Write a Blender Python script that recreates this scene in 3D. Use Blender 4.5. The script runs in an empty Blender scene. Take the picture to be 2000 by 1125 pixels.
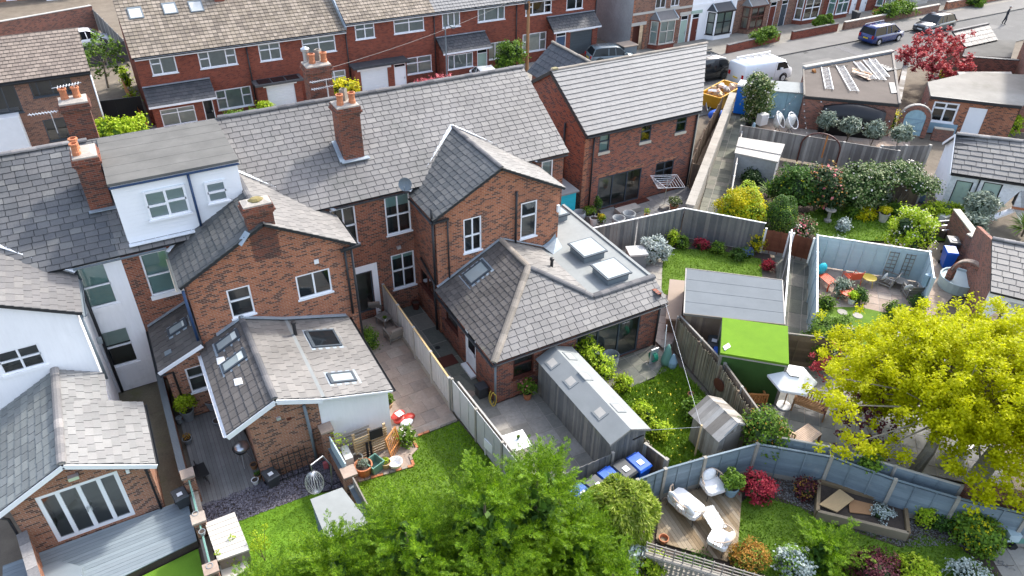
import bpy, math, random
import numpy as np
from mathutils import Vector, Matrix
from mathutils.geometry import tessellate_polygon
random.seed(7); RNG=np.random.default_rng(11)
S=bpy.context.scene
R=math.radians
# ---------------------------------------------------------------- camera
CAMH=21.6; FPX=1440.0; YAW,PITCH,ROLL=0.516275661,0.615925443,-0.0193809742
_f=np.array([math.sin(YAW)*math.cos(PITCH),math.cos(YAW)*math.cos(PITCH),-math.sin(PITCH)])
_r=np.array([math.cos(YAW),-math.sin(YAW),0.0]); _d=np.cross(_f,_r)
_r2=math.cos(ROLL)*_r+math.sin(ROLL)*_d; _d2=-math.sin(ROLL)*_r+math.cos(ROLL)*_d
cam=bpy.data.cameras.new('camera'); co=bpy.data.objects.new('camera',cam); S.collection.objects.link(co)
cam.sensor_width=36.0; cam.lens=FPX/2000*36; cam.clip_end=2000; cam.clip_start=.5
m=Matrix.Identity(4)
for i in range(3): m[i][0]=_r2[i]; m[i][1]=-_d2[i]; m[i][2]=-_f[i]
m[2][3]=CAMH; co.matrix_world=m; S.camera=co
def ray(x,y): return _r2*((x-1000)/FPX)+_d2*((y-562.5)/FPX)+_f
def G(x,y,z=0.0):                       # photo pixel -> point at height z
    v=ray(x,y); t=(z-CAMH)/v[2]; return Vector((v[0]*t,v[1]*t,z))
def G2(x,y,z=0.0): p=G(x,y,z); return (p.x,p.y)
def OY(x,y,Y): v=ray(x,y); t=Y/v[1]; return Vector((v[0]*t,Y,CAMH+v[2]*t))
# ---------------------------------------------------------------- world, sun, exposure
SUN_EL,SUN_AZ=R(43),math.atan2(.95,.31)          # azimuth measured from +Y towards +X
w=bpy.data.worlds.new('World'); S.world=w; w.use_nodes=True
nt=w.node_tree; bg=nt.nodes['Background']; sk=nt.nodes.new('ShaderNodeTexSky'); sk.sky_type='NISHITA'
sk.sun_disc=False; sk.sun_elevation=SUN_EL; sk.sun_rotation=SUN_AZ; sk.air_density=1.0; sk.dust_density=2.5; sk.ozone_density=1.0
_hs=nt.nodes.new('ShaderNodeHueSaturation'); _hs.inputs['Saturation'].default_value=.72; nt.links.new(sk.outputs[0],_hs.inputs['Color']); nt.links.new(_hs.outputs[0],bg.inputs[0]); bg.inputs[1].default_value=.15
sl=bpy.data.lights.new('sun','SUN'); sl.energy=1.4; sl.angle=R(4); sl.color=(1,.95,.87)
so=bpy.data.objects.new('sun',sl); S.collection.objects.link(so)
sd=Vector((math.sin(SUN_AZ)*math.cos(SUN_EL),math.cos(SUN_AZ)*math.cos(SUN_EL),math.sin(SUN_EL)))
so.rotation_euler=sd.to_track_quat('Z','Y').to_euler(); so.location=sd*150
S.view_settings.view_transform='Standard'; S.view_settings.look='None'; S.view_settings.gamma=1; S.view_settings.exposure=1.75
S.render.engine='CYCLES'; S.cycles.max_bounces=6; S.cycles.transparent_max_bounces=8
S.cycles.caustics_reflective=False; S.cycles.caustics_refractive=False
# ---------------------------------------------------------------- materials
MATS={}
def _new(name):
    mt=bpy.data.materials.new(name); mt.use_nodes=True; n=mt.node_tree
    b=n.nodes['Principled BSDF']; MATS[name]=mt; return mt,n,b
def _mth(n,op,a,b=None,clamp=False):
    k=n.nodes.new('ShaderNodeMath'); k.operation=op; k.use_clamp=clamp
    for i,v in enumerate((a,b)):
        if v is None: continue
        if isinstance(v,(int,float)): k.inputs[i].default_value=v
        else: n.links.new(v,k.inputs[i])
    return k.outputs[0]
def _mix(n,fac,a,b,typ='MIX'):
    k=n.nodes.new('ShaderNodeMix'); k.data_type='RGBA'; k.blend_type=typ; k.clamp_factor=True
    for s,v in ((k.inputs[0],fac),(k.inputs[6],a),(k.inputs[7],b)):
        if isinstance(v,(int,float)): s.default_value=v
        elif isinstance(v,tuple): s.default_value=(*v[:3],1)
        else: n.links.new(v,s)
    return k.outputs[2]
def _noise(n,vec,scale,detail=4,rough=.6):
    k=n.nodes.new('ShaderNodeTexNoise'); k.inputs['Scale'].default_value=scale; k.inputs['Detail'].default_value=detail; k.inputs['Roughness'].default_value=rough
    if vec is not None: n.links.new(vec,k.inputs['Vector'])
    return k.outputs[0]
def _pos(n): return n.nodes.new('ShaderNodeNewGeometry').outputs['Position']
def _rand(n):
    g=n.nodes.new('ShaderNodeNewGeometry'); o=n.nodes.new('ShaderNodeObjectInfo')
    return _mth(n,'FRACT',_mth(n,'ADD',g.outputs['Random Per Island'],o.outputs['Random']))
def _uv(n,rand=None,stretch=None):
    t=n.nodes.new('ShaderNodeTexCoord').outputs['UV']
    if rand is not None:
        c=n.nodes.new('ShaderNodeCombineXYZ'); n.links.new(_mth(n,'MULTIPLY',rand,53.),c.inputs[0]); n.links.new(_mth(n,'MULTIPLY',rand,17.),c.inputs[1])
        a=n.nodes.new('ShaderNodeVectorMath'); a.operation='ADD'; n.links.new(t,a.inputs[0]); n.links.new(c.outputs[0],a.inputs[1]); t=a.outputs[0]
    if stretch:
        a=n.nodes.new('ShaderNodeVectorMath'); a.operation='MULTIPLY'; n.links.new(t,a.inputs[0]); a.inputs[1].default_value=(stretch[0],stretch[1],1); t=a.outputs[0]
    return t
def _ramp(n,fac,cols,const=False):
    cols=list(cols)*(2 if len(cols)==1 else 1); k=n.nodes.new('ShaderNodeValToRGB'); e=k.color_ramp; e.interpolation='CONSTANT' if const else 'LINEAR'
    while len(e.elements)<len(cols): e.elements.new(.5)
    for i,c in enumerate(cols):
        e.elements[i].position=(i/len(cols)) if const else (i/max(1,len(cols)-1)); e.elements[i].color=(*c,1)
    n.links.new(fac,k.inputs[0]); return k.outputs[0]
def _bump(n,b,h,strength,dist=.02):
    k=n.nodes.new('ShaderNodeBump'); k.inputs['Strength'].default_value=strength; k.inputs['Distance'].default_value=dist
    n.links.new(h,k.inputs['Height']); n.links.new(k.outputs[0],b.inputs['Normal'])
def _valmul(n,col,fac,amt):
    """multiply colour by 1-amt..1+amt according to fac (0..1)"""
    v=_mth(n,'ADD',_mth(n,'MULTIPLY',_mth(n,'SUBTRACT',fac,.5),2*amt*1.8),1.0)
    c=n.nodes.new('ShaderNodeCombineColor')
    for i in range(3): n.links.new(v,c.inputs[i])
    return _mix(n,1.0,col,c.outputs[0],'MULTIPLY')
def surf(name,cols,rough=.8,island=False,nscale=.6,namt=.2,fine=14.,famt=.15,stretch=None,bump=.15,spec=.3,metal=0,dirt=None,dirtscale=.8,dirtlo=.55):
    mt,n,b=_new(name)
    rnd=_rand(n) if island else None
    uv=_uv(n,rnd,stretch)
    if island: col=_ramp(n,rnd,cols,const=len(cols)>2)
    elif len(cols)>1: col=_ramp(n,_mth(n,'MULTIPLY_ADD',_noise(n,_pos(n),nscale*2.3,3),1.8) if False else _noise(n,_pos(n),nscale*2.3,3),cols)
    else: 
        k=n.nodes.new('ShaderNodeRGB'); k.outputs[0].default_value=(*cols[0],1); col=k.outputs[0]
    col=_valmul(n,col,_noise(n,_pos(n),nscale,5,.65),namt)
    fn=_noise(n,uv,fine,5,.7); col=_valmul(n,col,fn,famt)
    if dirt:
        dn=_noise(n,_pos(n),dirtscale,6,.7)
        k=n.nodes.new('ShaderNodeMapRange'); k.inputs[1].default_value=dirtlo; k.inputs[2].default_value=dirtlo+.18; n.links.new(dn,k.inputs[0])
        col=_mix(n,_mth(n,'MULTIPLY',k.outputs[0],.75),col,dirt)
    n.links.new(col,b.inputs['Base Color']); b.inputs['Roughness'].default_value=rough; b.inputs['Metallic'].default_value=metal
    b.inputs['Specular IOR Level'].default_value=spec
    if bump: _bump(n,b,fn,bump)
    return mt
def brick(name,c1,c2,dark,mortar,soot=None,sootlo=.5,bw=.225,bh=.075):
    mt,n,b=_new(name); uv=_uv(n)
    def bt(ca,cb,mo,bias):
        k=n.nodes.new('ShaderNodeTexBrick'); n.links.new(uv,k.inputs['Vector']); k.inputs['Scale'].default_value=1.0
        k.inputs['Brick Width'].default_value=bw; k.inputs['Row Height'].default_value=bh; k.inputs['Mortar Size'].default_value=.006; k.inputs['Mortar Smooth'].default_value=.2
        k.inputs['Bias'].default_value=bias; k.inputs['Color1'].default_value=(*ca,1); k.inputs['Color2'].default_value=(*cb,1); k.inputs['Mortar'].default_value=(*mo,1); return k
    k1=bt(c1,c2,mortar,0.0); k2=bt((0,0,0),(1,1,1),(0,0,0),0.0)
    # dark headers: threshold on per-brick random
    g=n.nodes.new('ShaderNodeSeparateColor'); n.links.new(k2.outputs['Color'],g.inputs[0])
    sel=_mth(n,'GREATER_THAN',g.outputs[0],.72)
    col=_mix(n,_mth(n,'MULTIPLY',sel,.72),k1.outputs['Color'],dark)
    col=_valmul(n,col,_noise(n,uv,5.,4),.16); col=_valmul(n,col,_noise(n,_pos(n),.5,5),.12)
    if soot:
        dn=_noise(n,_pos(n),.45,5,.6); k=n.nodes.new('ShaderNodeMapRange'); k.inputs[1].default_value=sootlo; k.inputs[2].default_value=sootlo+.2; n.links.new(dn,k.inputs[0])
        col=_mix(n,_mth(n,'MULTIPLY',k.outputs[0],.45),col,soot)
    n.links.new(col,b.inputs['Base Color']); b.inputs['Roughness'].default_value=.88; b.inputs['Specular IOR Level'].default_value=.2
    _bump(n,b,_mth(n,'SUBTRACT',1.0,k1.outputs['Fac']),.5,.01)
    return mt
def leafmat(name,cols,trans=.35,rough=.55,nscale=.9,namt=.28):
    mt,n,b=_new(name); rnd=_rand(n); col=_ramp(n,rnd,cols); col=_valmul(n,col,_noise(n,_pos(n),nscale,3),namt)
    n.links.new(col,b.inputs['Base Color']); b.inputs['Roughness'].default_value=rough; b.inputs['Specular IOR Level'].default_value=.25
    t=n.nodes.new('ShaderNodeBsdfTranslucent'); n.links.new(col,t.inputs[0]); x=n.nodes.new('ShaderNodeMixShader'); x.inputs[0].default_value=trans
    n.links.new(b.outputs[0],x.inputs[1]); n.links.new(t.outputs[0],x.inputs[2]); n.links.new(x.outputs[0],n.nodes['Material Output'].inputs[0]); return mt
def plain(name,c,rough=.5,metal=0,spec=.4,coat=0,var=.06):
    mt,n,b=_new(name)
    k=n.nodes.new('ShaderNodeRGB'); k.outputs[0].default_value=(*c,1)
    n.links.new(_valmul(n,k.outputs[0],_noise(n,_pos(n),2.5,5),var),b.inputs['Base Color'])
    b.inputs['Roughness'].default_value=rough; b.inputs['Metallic'].default_value=metal; b.inputs['Specular IOR Level'].default_value=spec; b.inputs['Coat Weight'].default_value=coat; b.inputs['Coat Roughness'].default_value=.05
    return mt
def glass(name,tint=(.8,.9,.9),ior=1.5):
    mt,n,b=_new(name); n.nodes.remove(b)
    t=n.nodes.new('ShaderNodeBsdfTransparent'); t.inputs[0].default_value=(*tint,1); g=n.nodes.new('ShaderNodeBsdfGlossy'); g.inputs['Roughness'].default_value=.02
    fr=n.nodes.new('ShaderNodeFresnel'); fr.inputs[0].default_value=ior; x=n.nodes.new('ShaderNodeMixShader')
    n.links.new(_mth(n,'MULTIPLY',fr.outputs[0],3.2,True),x.inputs[0]); n.links.new(t.outputs[0],x.inputs[1]); n.links.new(g.outputs[0],x.inputs[2]); n.links.new(x.outputs[0],n.nodes['Material Output'].inputs[0]); return mt
# bricks
brick('brick_old',(.31,.105,.055),(.20,.068,.042),(.055,.036,.032),(.36,.29,.235),soot=(.07,.045,.04))
brick('brick_orange',(.39,.145,.07),(.26,.088,.048),(.06,.038,.033),(.40,.32,.255),soot=(.12,.06,.045),sootlo=.52)
brick('brick_new',(.29,.095,.055),(.20,.066,.047),(.06,.045,.048),(.30,.24,.20))
brick('brick_ext',(.36,.17,.10),(.28,.12,.075),(.05,.036,.034),(.42,.34,.28))
brick('brick_red',(.255,.07,.042),(.20,.055,.036),(.14,.042,.032),(.23,.13,.10))
brick('brick_brown',(.26,.13,.085),(.19,.095,.07),(.10,.06,.05),(.33,.27,.22))
brick('brick_chimney',(.22,.07,.04),(.15,.05,.036),(.06,.04,.036),(.24,.18,.14),soot=(.05,.036,.032),sootlo=.42)
brick('brick_yard',(.30,.12,.08),(.22,.09,.065),(.10,.06,.05),(.30,.25,.22),soot=(.13,.10,.09),sootlo=.45)
brick('brick_white',(.80,.80,.80),(.76,.77,.78),(.72,.73,.75),(.66,.67,.68))
# roofs
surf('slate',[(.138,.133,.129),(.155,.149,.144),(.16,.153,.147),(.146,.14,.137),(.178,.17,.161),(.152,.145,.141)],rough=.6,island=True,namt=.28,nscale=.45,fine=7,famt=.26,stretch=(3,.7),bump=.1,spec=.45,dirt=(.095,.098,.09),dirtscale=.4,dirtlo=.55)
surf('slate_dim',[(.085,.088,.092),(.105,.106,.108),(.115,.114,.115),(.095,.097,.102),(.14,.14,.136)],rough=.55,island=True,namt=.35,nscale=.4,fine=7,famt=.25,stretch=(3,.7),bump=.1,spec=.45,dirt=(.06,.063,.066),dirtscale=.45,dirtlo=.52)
surf('slate_shaded',[(.066,.069,.069),(.08,.082,.081),(.09,.09,.088),(.074,.077,.076),(.102,.102,.098)],rough=.5,island=True,namt=.22,fine=7,famt=.25,stretch=(3,.7),bump=.1,spec=.45)  # left outrigger slopes: their shade is put into the slate colour
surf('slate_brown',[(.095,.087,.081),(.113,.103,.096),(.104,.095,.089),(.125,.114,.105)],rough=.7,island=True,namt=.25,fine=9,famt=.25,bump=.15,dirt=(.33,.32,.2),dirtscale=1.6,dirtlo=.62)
surf('slate_lit',[(.195,.194,.188),(.22,.219,.212),(.208,.204,.198),(.24,.237,.228)],rough=.5,island=True,namt=.2,fine=7,famt=.2,stretch=(3,.7),bump=.1,spec=.5)  # extension slope towards the sun, its brightness put into the colour
surf('slate_pale_lit',[(.165,.157,.147),(.188,.179,.167),(.178,.169,.158),(.205,.194,.18)],rough=.55,island=True,namt=.28,fine=7,famt=.2,stretch=(3,.7),bump=.1,spec=.5)  # right slopes paler, sunlight put into the colour; also a pale outhouse roof
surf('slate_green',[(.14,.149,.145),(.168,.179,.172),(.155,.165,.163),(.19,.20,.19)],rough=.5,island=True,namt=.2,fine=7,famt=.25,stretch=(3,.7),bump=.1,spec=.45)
surf('tile_grey',[(.215,.212,.208),(.225,.222,.218),(.21,.206,.202)],rough=.65,island=True,namt=.1,fine=12,famt=.1,bump=.08)
surf('tile_buff',[(.25,.21,.165),(.21,.175,.135),(.28,.235,.188),(.18,.15,.12)],rough=.8,island=True,namt=.22,fine=10,famt=.2,bump=.15,dirt=(.12,.10,.08),dirtscale=.5,dirtlo=.6)
surf('tile_brown',[(.22,.18,.15),(.19,.155,.13),(.25,.205,.17)],rough=.8,island=True,namt=.15,fine=10,famt=.2,bump=.15)
surf('tile_dark',[(.055,.06,.068),(.075,.078,.085),(.065,.067,.075)],rough=.6,island=True,namt=.15,fine=10,famt=.15,bump=.1)
surf('ridge_grey',[(.20,.19,.185),(.26,.245,.235),(.16,.155,.155)],rough=.75,island=True,namt=.2,famt=.25)
surf('ridge_buff',[(.24,.21,.175),(.21,.185,.155),(.28,.245,.205)],rough=.8,island=True,namt=.2,famt=.25)
surf('ridge_dark',[(.10,.10,.105),(.14,.135,.135),(.08,.08,.085)],rough=.7,island=True,namt=.2,famt=.25)
surf('felt',[(.11,.108,.10),(.15,.146,.136)],rough=.95,nscale=.7,namt=.2,fine=60,famt=.15,bump=.2)
surf('felt_grey',[(.19,.205,.208),(.235,.248,.25)],rough=.9,nscale=.7,namt=.12,fine=70,famt=.12,bump=.15)
surf('felt_pale',[(.235,.25,.247),(.28,.293,.285)],rough=.85,nscale=1.2,namt=.12,fine=70,famt=.1,bump=.1)
surf('felt_blue',[(.135,.152,.165),(.155,.172,.184)],rough=.95,nscale=1.0,namt=.1,fine=90,famt=.12,bump=.15)
surf('felt_brown',[(.095,.078,.066),(.125,.105,.09)],rough=.9,nscale=.5,namt=.2,fine=40,famt=.15,dirt=(.24,.215,.185),dirtscale=.55,dirtlo=.62)
surf('flat_brown',[(.24,.225,.20),(.29,.275,.245)],rough=.9,nscale=.5,namt=.2,fine=40,famt=.15,dirt=(.20,.19,.16),dirtscale=.6,dirtlo=.52)
surf('lead',[(.28,.34,.39),(.36,.41,.45)],rough=.5,nscale=2,namt=.25,fine=20,famt=.2,metal=.2,spec=.5)
surf('lead_white',[(.62,.66,.70),(.72,.74,.76)],rough=.5,nscale=2,namt=.15,fine=20,famt=.15)
surf('mortar',[(.42,.38,.33),(.30,.27,.24)],rough=.95,nscale=3,namt=.25,fine=25,famt=.25,dirt=(.18,.17,.14),dirtscale=3)
surf('terracotta',[(.50,.20,.10),(.42,.155,.075)],rough=.75,nscale=3,namt=.2,fine=15,famt=.2)
surf('lichen',[(.22,.18,.08),(.26,.23,.13),(.16,.14,.08)],rough=1,island=True,nscale=4,namt=.3)
# walls, trims
surf('render_white',[(.86,.86,.87)],rough=.8,nscale=.5,namt=.05,fine=3,famt=.05,stretch=(3,.35),bump=.03,dirt=(.62,.62,.60),dirtscale=.9,dirtlo=.6)
surf('render_grey',[(.30,.31,.31),(.38,.39,.39)],rough=.9,nscale=.35,namt=.2,fine=6,famt=.2,dirt=(.46,.48,.49),dirtscale=.5,dirtlo=.55)
surf('cladding',[(.85,.86,.88)],rough=.45,nscale=.8,namt=.03,fine=20,famt=.02,bump=0)
plain('upvc',(.82,.83,.85),rough=.35,var=.03); plain('fascia_black',(.025,.027,.03),rough=.4); plain('grey_frame',(.055,.07,.085),rough=.4); plain('brown_frame',(.09,.028,.02),rough=.5)
plain('pipe_black',(.02,.021,.024),rough=.4); plain('pipe_navy',(.02,.05,.12),rough=.4); plain('pipe_grey',(.16,.19,.21),rough=.45); plain('door_teal',(.05,.09,.16),rough=.4); plain('door_sage',(.36,.47,.40),rough=.5)
plain('door_black',(.015,.017,.02),rough=.35); plain('door_maroon',(.14,.035,.025),rough=.4); plain('garage_white',(.72,.74,.76),rough=.45); plain('garage_dark',(.07,.085,.095),rough=.45); plain('door_blue',(.30,.46,.53),rough=.6,var=.15); plain('paint_bluegrey',(.24,.36,.44),rough=.6,var=.15)
glass('glass'); plain('room_dark',(.06,.065,.07),rough=.9); plain('room_warm',(.22,.20,.17),rough=.9); plain('blind_pale',(.60,.64,.60),rough=.8,var=.12); plain('blind_teal',(.40,.55,.53),rough=.7,var=.1); plain('net_curtain',(.52,.53,.51),rough=.9,var=.15); plain('sky_glass',(.30,.345,.345),rough=.08,spec=.8)
surf('stone_sill',[(.50,.46,.38)],rough=.85,namt=.15,fine=20,famt=.1)
surf('stone_pale',[(.50,.475,.425)],rough=.85,namt=.12,fine=20,famt=.1)
surf('concrete',[(.28,.26,.225),(.35,.327,.288)],rough=.92,nscale=.9,namt=.2,fine=20,famt=.15,dirt=(.22,.20,.16),dirtscale=1.1,dirtlo=.58)
surf('concrete_pale',[(.42,.40,.365),(.37,.355,.325)],rough=.9,nscale=1.5,namt=.15,fine=30,famt=.1)
# ground
surf('earth',[(.14,.115,.09),(.20,.17,.13)],rough=1,nscale=1.0,namt=.25,fine=40,famt=.3,bump=.4)
surf('soil',[(.055,.042,.034),(.085,.066,.054)],rough=1,nscale=2,namt=.3,fine=40,famt=.4,bump=.6)
surf('asphalt',[(.12,.118,.112),(.15,.147,.14)],rough=.92,nscale=.35,namt=.15,fine=60,famt=.15,bump=.2,dirt=(.19,.185,.175),dirtscale=.3,dirtlo=.55)
surf('pavement_tar',[(.17,.163,.152),(.20,.193,.182)],rough=.92,nscale=.4,namt=.15,fine=60,famt=.12)
surf('kerb_stone',[(.17,.163,.15)],rough=.9,island=True,namt=.2,fine=20,famt=.15)
surf('slab',[(.24,.225,.195),(.28,.26,.23),(.22,.21,.185),(.31,.29,.26)],rough=.9,island=True,nscale=.9,namt=.25,fine=8,famt=.2,dirt=(.15,.14,.11),dirtscale=1.3,dirtlo=.58)
surf('slab_pink',[(.33,.255,.205),(.37,.29,.235),(.30,.24,.20),(.36,.30,.25)],rough=.9,island=True,nscale=1.2,namt=.2,fine=10,famt=.2,dirt=(.26,.24,.20),dirtscale=1.4,dirtlo=.56)
surf('slab_pale',[(.31,.29,.25),(.35,.325,.285),(.28,.265,.235)],rough=.85,island=True,nscale=1,namt=.15,fine=10,famt=.15)
surf('slab_grey',[(.20,.20,.20),(.23,.23,.225),(.27,.265,.255)],rough=.8,island=True,nscale=1,namt=.12,fine=10,famt=.12)
surf('slab_green',[(.15,.155,.125),(.19,.19,.155),(.13,.135,.115),(.21,.20,.17)],rough=.9,island=True,nscale=.9,namt=.2,fine=9,famt=.2)
surf('patio_resin',[(.31,.245,.20),(.37,.30,.255)],rough=.9,nscale=.8,namt=.16,fine=12,famt=.15,dirt=(.30,.28,.23),dirtscale=1.1,dirtlo=.55)
surf('mossy_concrete',[(.14,.125,.09),(.19,.17,.12)],rough=.95,nscale=.7,namt=.3,fine=14,famt=.25,dirt=(.13,.14,.05),dirtscale=.9,dirtlo=.56)
surf('deck_grey',[(.20,.24,.265),(.23,.275,.30),(.215,.255,.28)],rough=.7,island=True,nscale=.5,namt=.1,fine=10,famt=.12,stretch=(.3,8),bump=.15)
surf('deck_dark',[(.17,.17,.165),(.20,.195,.185),(.15,.15,.15),(.225,.22,.21)],rough=.85,island=True,nscale=.8,namt=.22,fine=8,famt=.2,stretch=(.3,8),bump=.2)
surf('deck_brown',[(.20,.145,.085),(.25,.19,.12),(.17,.125,.08),(.29,.235,.165)],rough=.85,island=True,nscale=.9,namt=.25,fine=8,famt=.25,stretch=(.3,8),bump=.2)
surf('turf_base',[(.11,.22,.018),(.14,.27,.022)],rough=1,nscale=.8,namt=.25,fine=40,famt=.25,bump=.4)
surf('lawn_base',[(.08,.14,.016),(.11,.19,.02)],rough=1,nscale=.9,namt=.3,fine=40,famt=.3,bump=.4)
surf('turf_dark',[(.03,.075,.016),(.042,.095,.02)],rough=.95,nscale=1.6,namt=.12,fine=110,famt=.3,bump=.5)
surf('gravel',[(.13,.12,.145),(.22,.21,.24),(.08,.075,.09),(.17,.155,.18)],rough=.9,island=True,namt=.2,fine=20)
surf('fake_turf',[(.10,.21,.008),(.13,.25,.010)],rough=.9,nscale=1.6,namt=.1,fine=110,famt=.3,bump=.5)
# timber
surf('fence_grey',[(.205,.195,.18),(.25,.24,.225),(.17,.16,.15),(.28,.265,.245)],rough=.9,island=True,nscale=.8,namt=.22,fine=9,famt=.25,stretch=(8,.4),bump=.2,dirt=(.16,.17,.09),dirtscale=.7,dirtlo=.6)
surf('fence_weather',[(.155,.155,.15),(.19,.188,.178),(.13,.135,.135),(.22,.212,.195)],rough=.9,island=True,nscale=.8,namt=.22,fine=9,famt=.28,stretch=(8,.4),bump=.2,dirt=(.17,.19,.10),dirtscale=.7,dirtlo=.6)
surf('fence_brown',[(.17,.125,.09),(.22,.165,.115),(.14,.105,.08)],rough=.9,island=True,nscale=.8,namt=.22,fine=9,famt=.25,stretch=(8,.4),bump=.2)
surf('fence_red',[(.16,.055,.03),(.20,.075,.04)],rough=.85,island=True,namt=.2,fine=9,famt=.25,stretch=(.4,8))
surf('fence_blue',[(.155,.20,.23),(.18,.225,.255),(.14,.18,.21)],rough=.85,island=True,nscale=.9,namt=.15,fine=9,famt=.25,stretch=(.4,8),bump=.2,dirt=(.24,.255,.25),dirtscale=1.5,dirtlo=.6)
surf('fence_pale',[(.46,.46,.45),(.50,.495,.48),(.43,.43,.42)],rough=.85,island=True,nscale=.8,namt=.08,fine=9,famt=.08,stretch=(8,.4))
surf('fence_duck',[(.42,.52,.55),(.46,.56,.59)],rough=.8,island=True,nscale=.8,namt=.08,fine=9,famt=.1,stretch=(.4,8))
surf('bamboo',[(.22,.185,.125),(.27,.23,.16),(.17,.145,.10),(.24,.22,.16)],rough=.9,island=True,nscale=1.2,namt=.25,fine=9,famt=.2,stretch=(8,.4))
surf('wood_new',[(.52,.36,.17),(.58,.41,.21)],rough=.8,island=True,namt=.12,fine=9,famt=.2,stretch=(.4,8))
surf('wood_pallet',[(.50,.36,.20),(.56,.42,.25),(.44,.31,.17)],rough=.85,island=True,namt=.15,fine=9,famt=.2,stretch=(.4,8))
surf('wood_teak',[(.30,.16,.075),(.36,.20,.10)],rough=.7,island=True,namt=.15,fine=9,famt=.2,stretch=(.4,8))
surf('wood_pink',[(.60,.43,.32),(.65,.48,.37)],rough=.7,island=True,namt=.1,fine=9,famt=.15,stretch=(.4,8))
surf('wood_orange',[(.46,.19,.06),(.52,.23,.08)],rough=.7,island=True,namt=.12,fine=9,famt=.15)
surf('wood_grey',[(.22,.20,.175),(.27,.245,.215)],rough=.85,island=True,namt=.2,fine=9,famt=.2,stretch=(.4,8))
surf('wood_old',[(.30,.28,.25),(.36,.34,.31),(.24,.22,.195),(.19,.17,.145)],rough=.95,island=True,namt=.25,fine=9,famt=.3,stretch=(8,.4))
surf('bark',[(.11,.085,.06),(.16,.13,.095)],rough=.95,nscale=3,namt=.25,fine=20,famt=.3)
surf('bark_grey',[(.22,.19,.15),(.28,.25,.20)],rough=.95,nscale=3,namt=.25,fine=20,famt=.3)
# misc
plain('white_paint',(.80,.80,.80),rough=.5,var=.03); plain('white_fabric',(.78,.78,.78),rough=.9,var=.03); plain('rattan',(.52,.40,.30),rough=.7); plain('black_metal',(.018,.018,.02),rough=.4); plain('steel',(.55,.57,.6),rough=.3,metal=.9); plain('alu',(.70,.72,.74),rough=.35,metal=.6)
plain('bin_blue',(.012,.10,.52),rough=.4); plain('bin_grey',(.055,.06,.065),rough=.45); plain('paper',(.75,.76,.78),rough=.8); plain('rubber',(.015,.015,.016),rough=.7); plain('red_plastic',(.50,.05,.035),rough=.4); plain('yellow',(.58,.42,.06),rough=.5); plain('skip_yellow',(.62,.33,.02),rough=.5,var=.15); plain('orange_red',(.60,.09,.035),rough=.45); plain('pot_grey',(.27,.29,.30),rough=.7,var=.12); plain('pot_green',(.13,.27,.22),rough=.6); plain('teal_bright',(.02,.42,.52),rough=.5); plain('green_hose',(.02,.22,.14),rough=.4); plain('taupe',(.30,.24,.19),rough=.9); plain('blue_door',(.01,.12,.45),rough=.5); plain('loo_blue',(.01,.16,.62),rough=.35)
plain('car_white',(.78,.79,.80),rough=.25,coat=.8,var=.02); plain('car_navy',(.012,.035,.16),rough=.22,coat=1,var=.02); plain('car_slate',(.045,.055,.065),rough=.22,coat=1,var=.02); plain('car_black',(.015,.017,.019),rough=.25,coat=.8,var=.02); plain('car_grey',(.13,.17,.19),rough=.25,coat=.8,var=.02); plain('car_glass',(.010,.013,.016),rough=.08,spec=.35,var=0); plain('plate_yellow',(.70,.50,.02),rough=.4); plain('plate_white',(.75,.75,.72),rough=.4); plain('lamp_red',(.40,.01,.01),rough=.2); plain('lamp_clear',(.6,.62,.65),rough=.1); plain('skin',(.45,.26,.19),rough=.6); plain('hair_grey',(.45,.43,.40),rough=.8); plain('cloth_black',(.018,.019,.022),rough=.9); plain('cloth_dark',(.035,.037,.045),rough=.9)
# foliage
leafmat('leaf_conifer',[(.06,.135,.004),(.105,.21,.005),(.16,.29,.007),(.24,.37,.014)],trans=.4,namt=.25)
leafmat('leaf_maple',[(.42,.46,.003),(.56,.58,.004),(.67,.67,.006),(.50,.53,.004)],trans=.58,namt=.15)
leafmat('leaf_lime',[(.24,.38,.012),(.38,.52,.02),(.50,.58,.05)],trans=.4)
leafmat('leaf_green',[(.03,.075,.012),(.06,.14,.018),(.11,.21,.03)],trans=.3)
leafmat('leaf_mid',[(.06,.13,.012),(.12,.22,.018),(.20,.32,.03)],trans=.3)
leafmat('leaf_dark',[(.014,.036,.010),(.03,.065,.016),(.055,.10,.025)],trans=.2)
leafmat('leaf_bamboo',[(.10,.17,.01),(.18,.27,.014),(.30,.38,.03),(.44,.50,.12)],trans=.4)
leafmat('leaf_yellow',[(.56,.50,.006),(.66,.56,.010),(.30,.38,.010)],trans=.35)
leafmat('leaf_purple',[(.05,.014,.018),(.10,.02,.03),(.16,.035,.05)],trans=.3)
leafmat('leaf_red',[(.24,.015,.03),(.40,.03,.06),(.50,.07,.08)],trans=.35)
leafmat('leaf_mapleR',[(.30,.035,.04),(.45,.065,.075),(.55,.14,.13)],trans=.35)
leafmat('leaf_olive',[(.13,.17,.12),(.22,.27,.20),(.33,.38,.30)],trans=.2)
leafmat('leaf_silver',[(.28,.34,.31),(.40,.46,.43),(.52,.57,.54)],trans=.15)
leafmat('leaf_mix',[(.03,.07,.015),(.07,.14,.03),(.14,.20,.06),(.40,.42,.22)],trans=.25)
leafmat('leaf_orange',[(.40,.17,.03),(.52,.27,.05),(.30,.26,.04)],trans=.35)
leafmat('leaf_grass',[(.08,.165,.008),(.13,.24,.009),(.20,.31,.014)],trans=.3,nscale=.8,namt=.5)
leafmat('leaf_grassB',[(.13,.25,.006),(.19,.34,.008),(.27,.42,.012)],trans=.3,nscale=.9,namt=.35)
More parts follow.
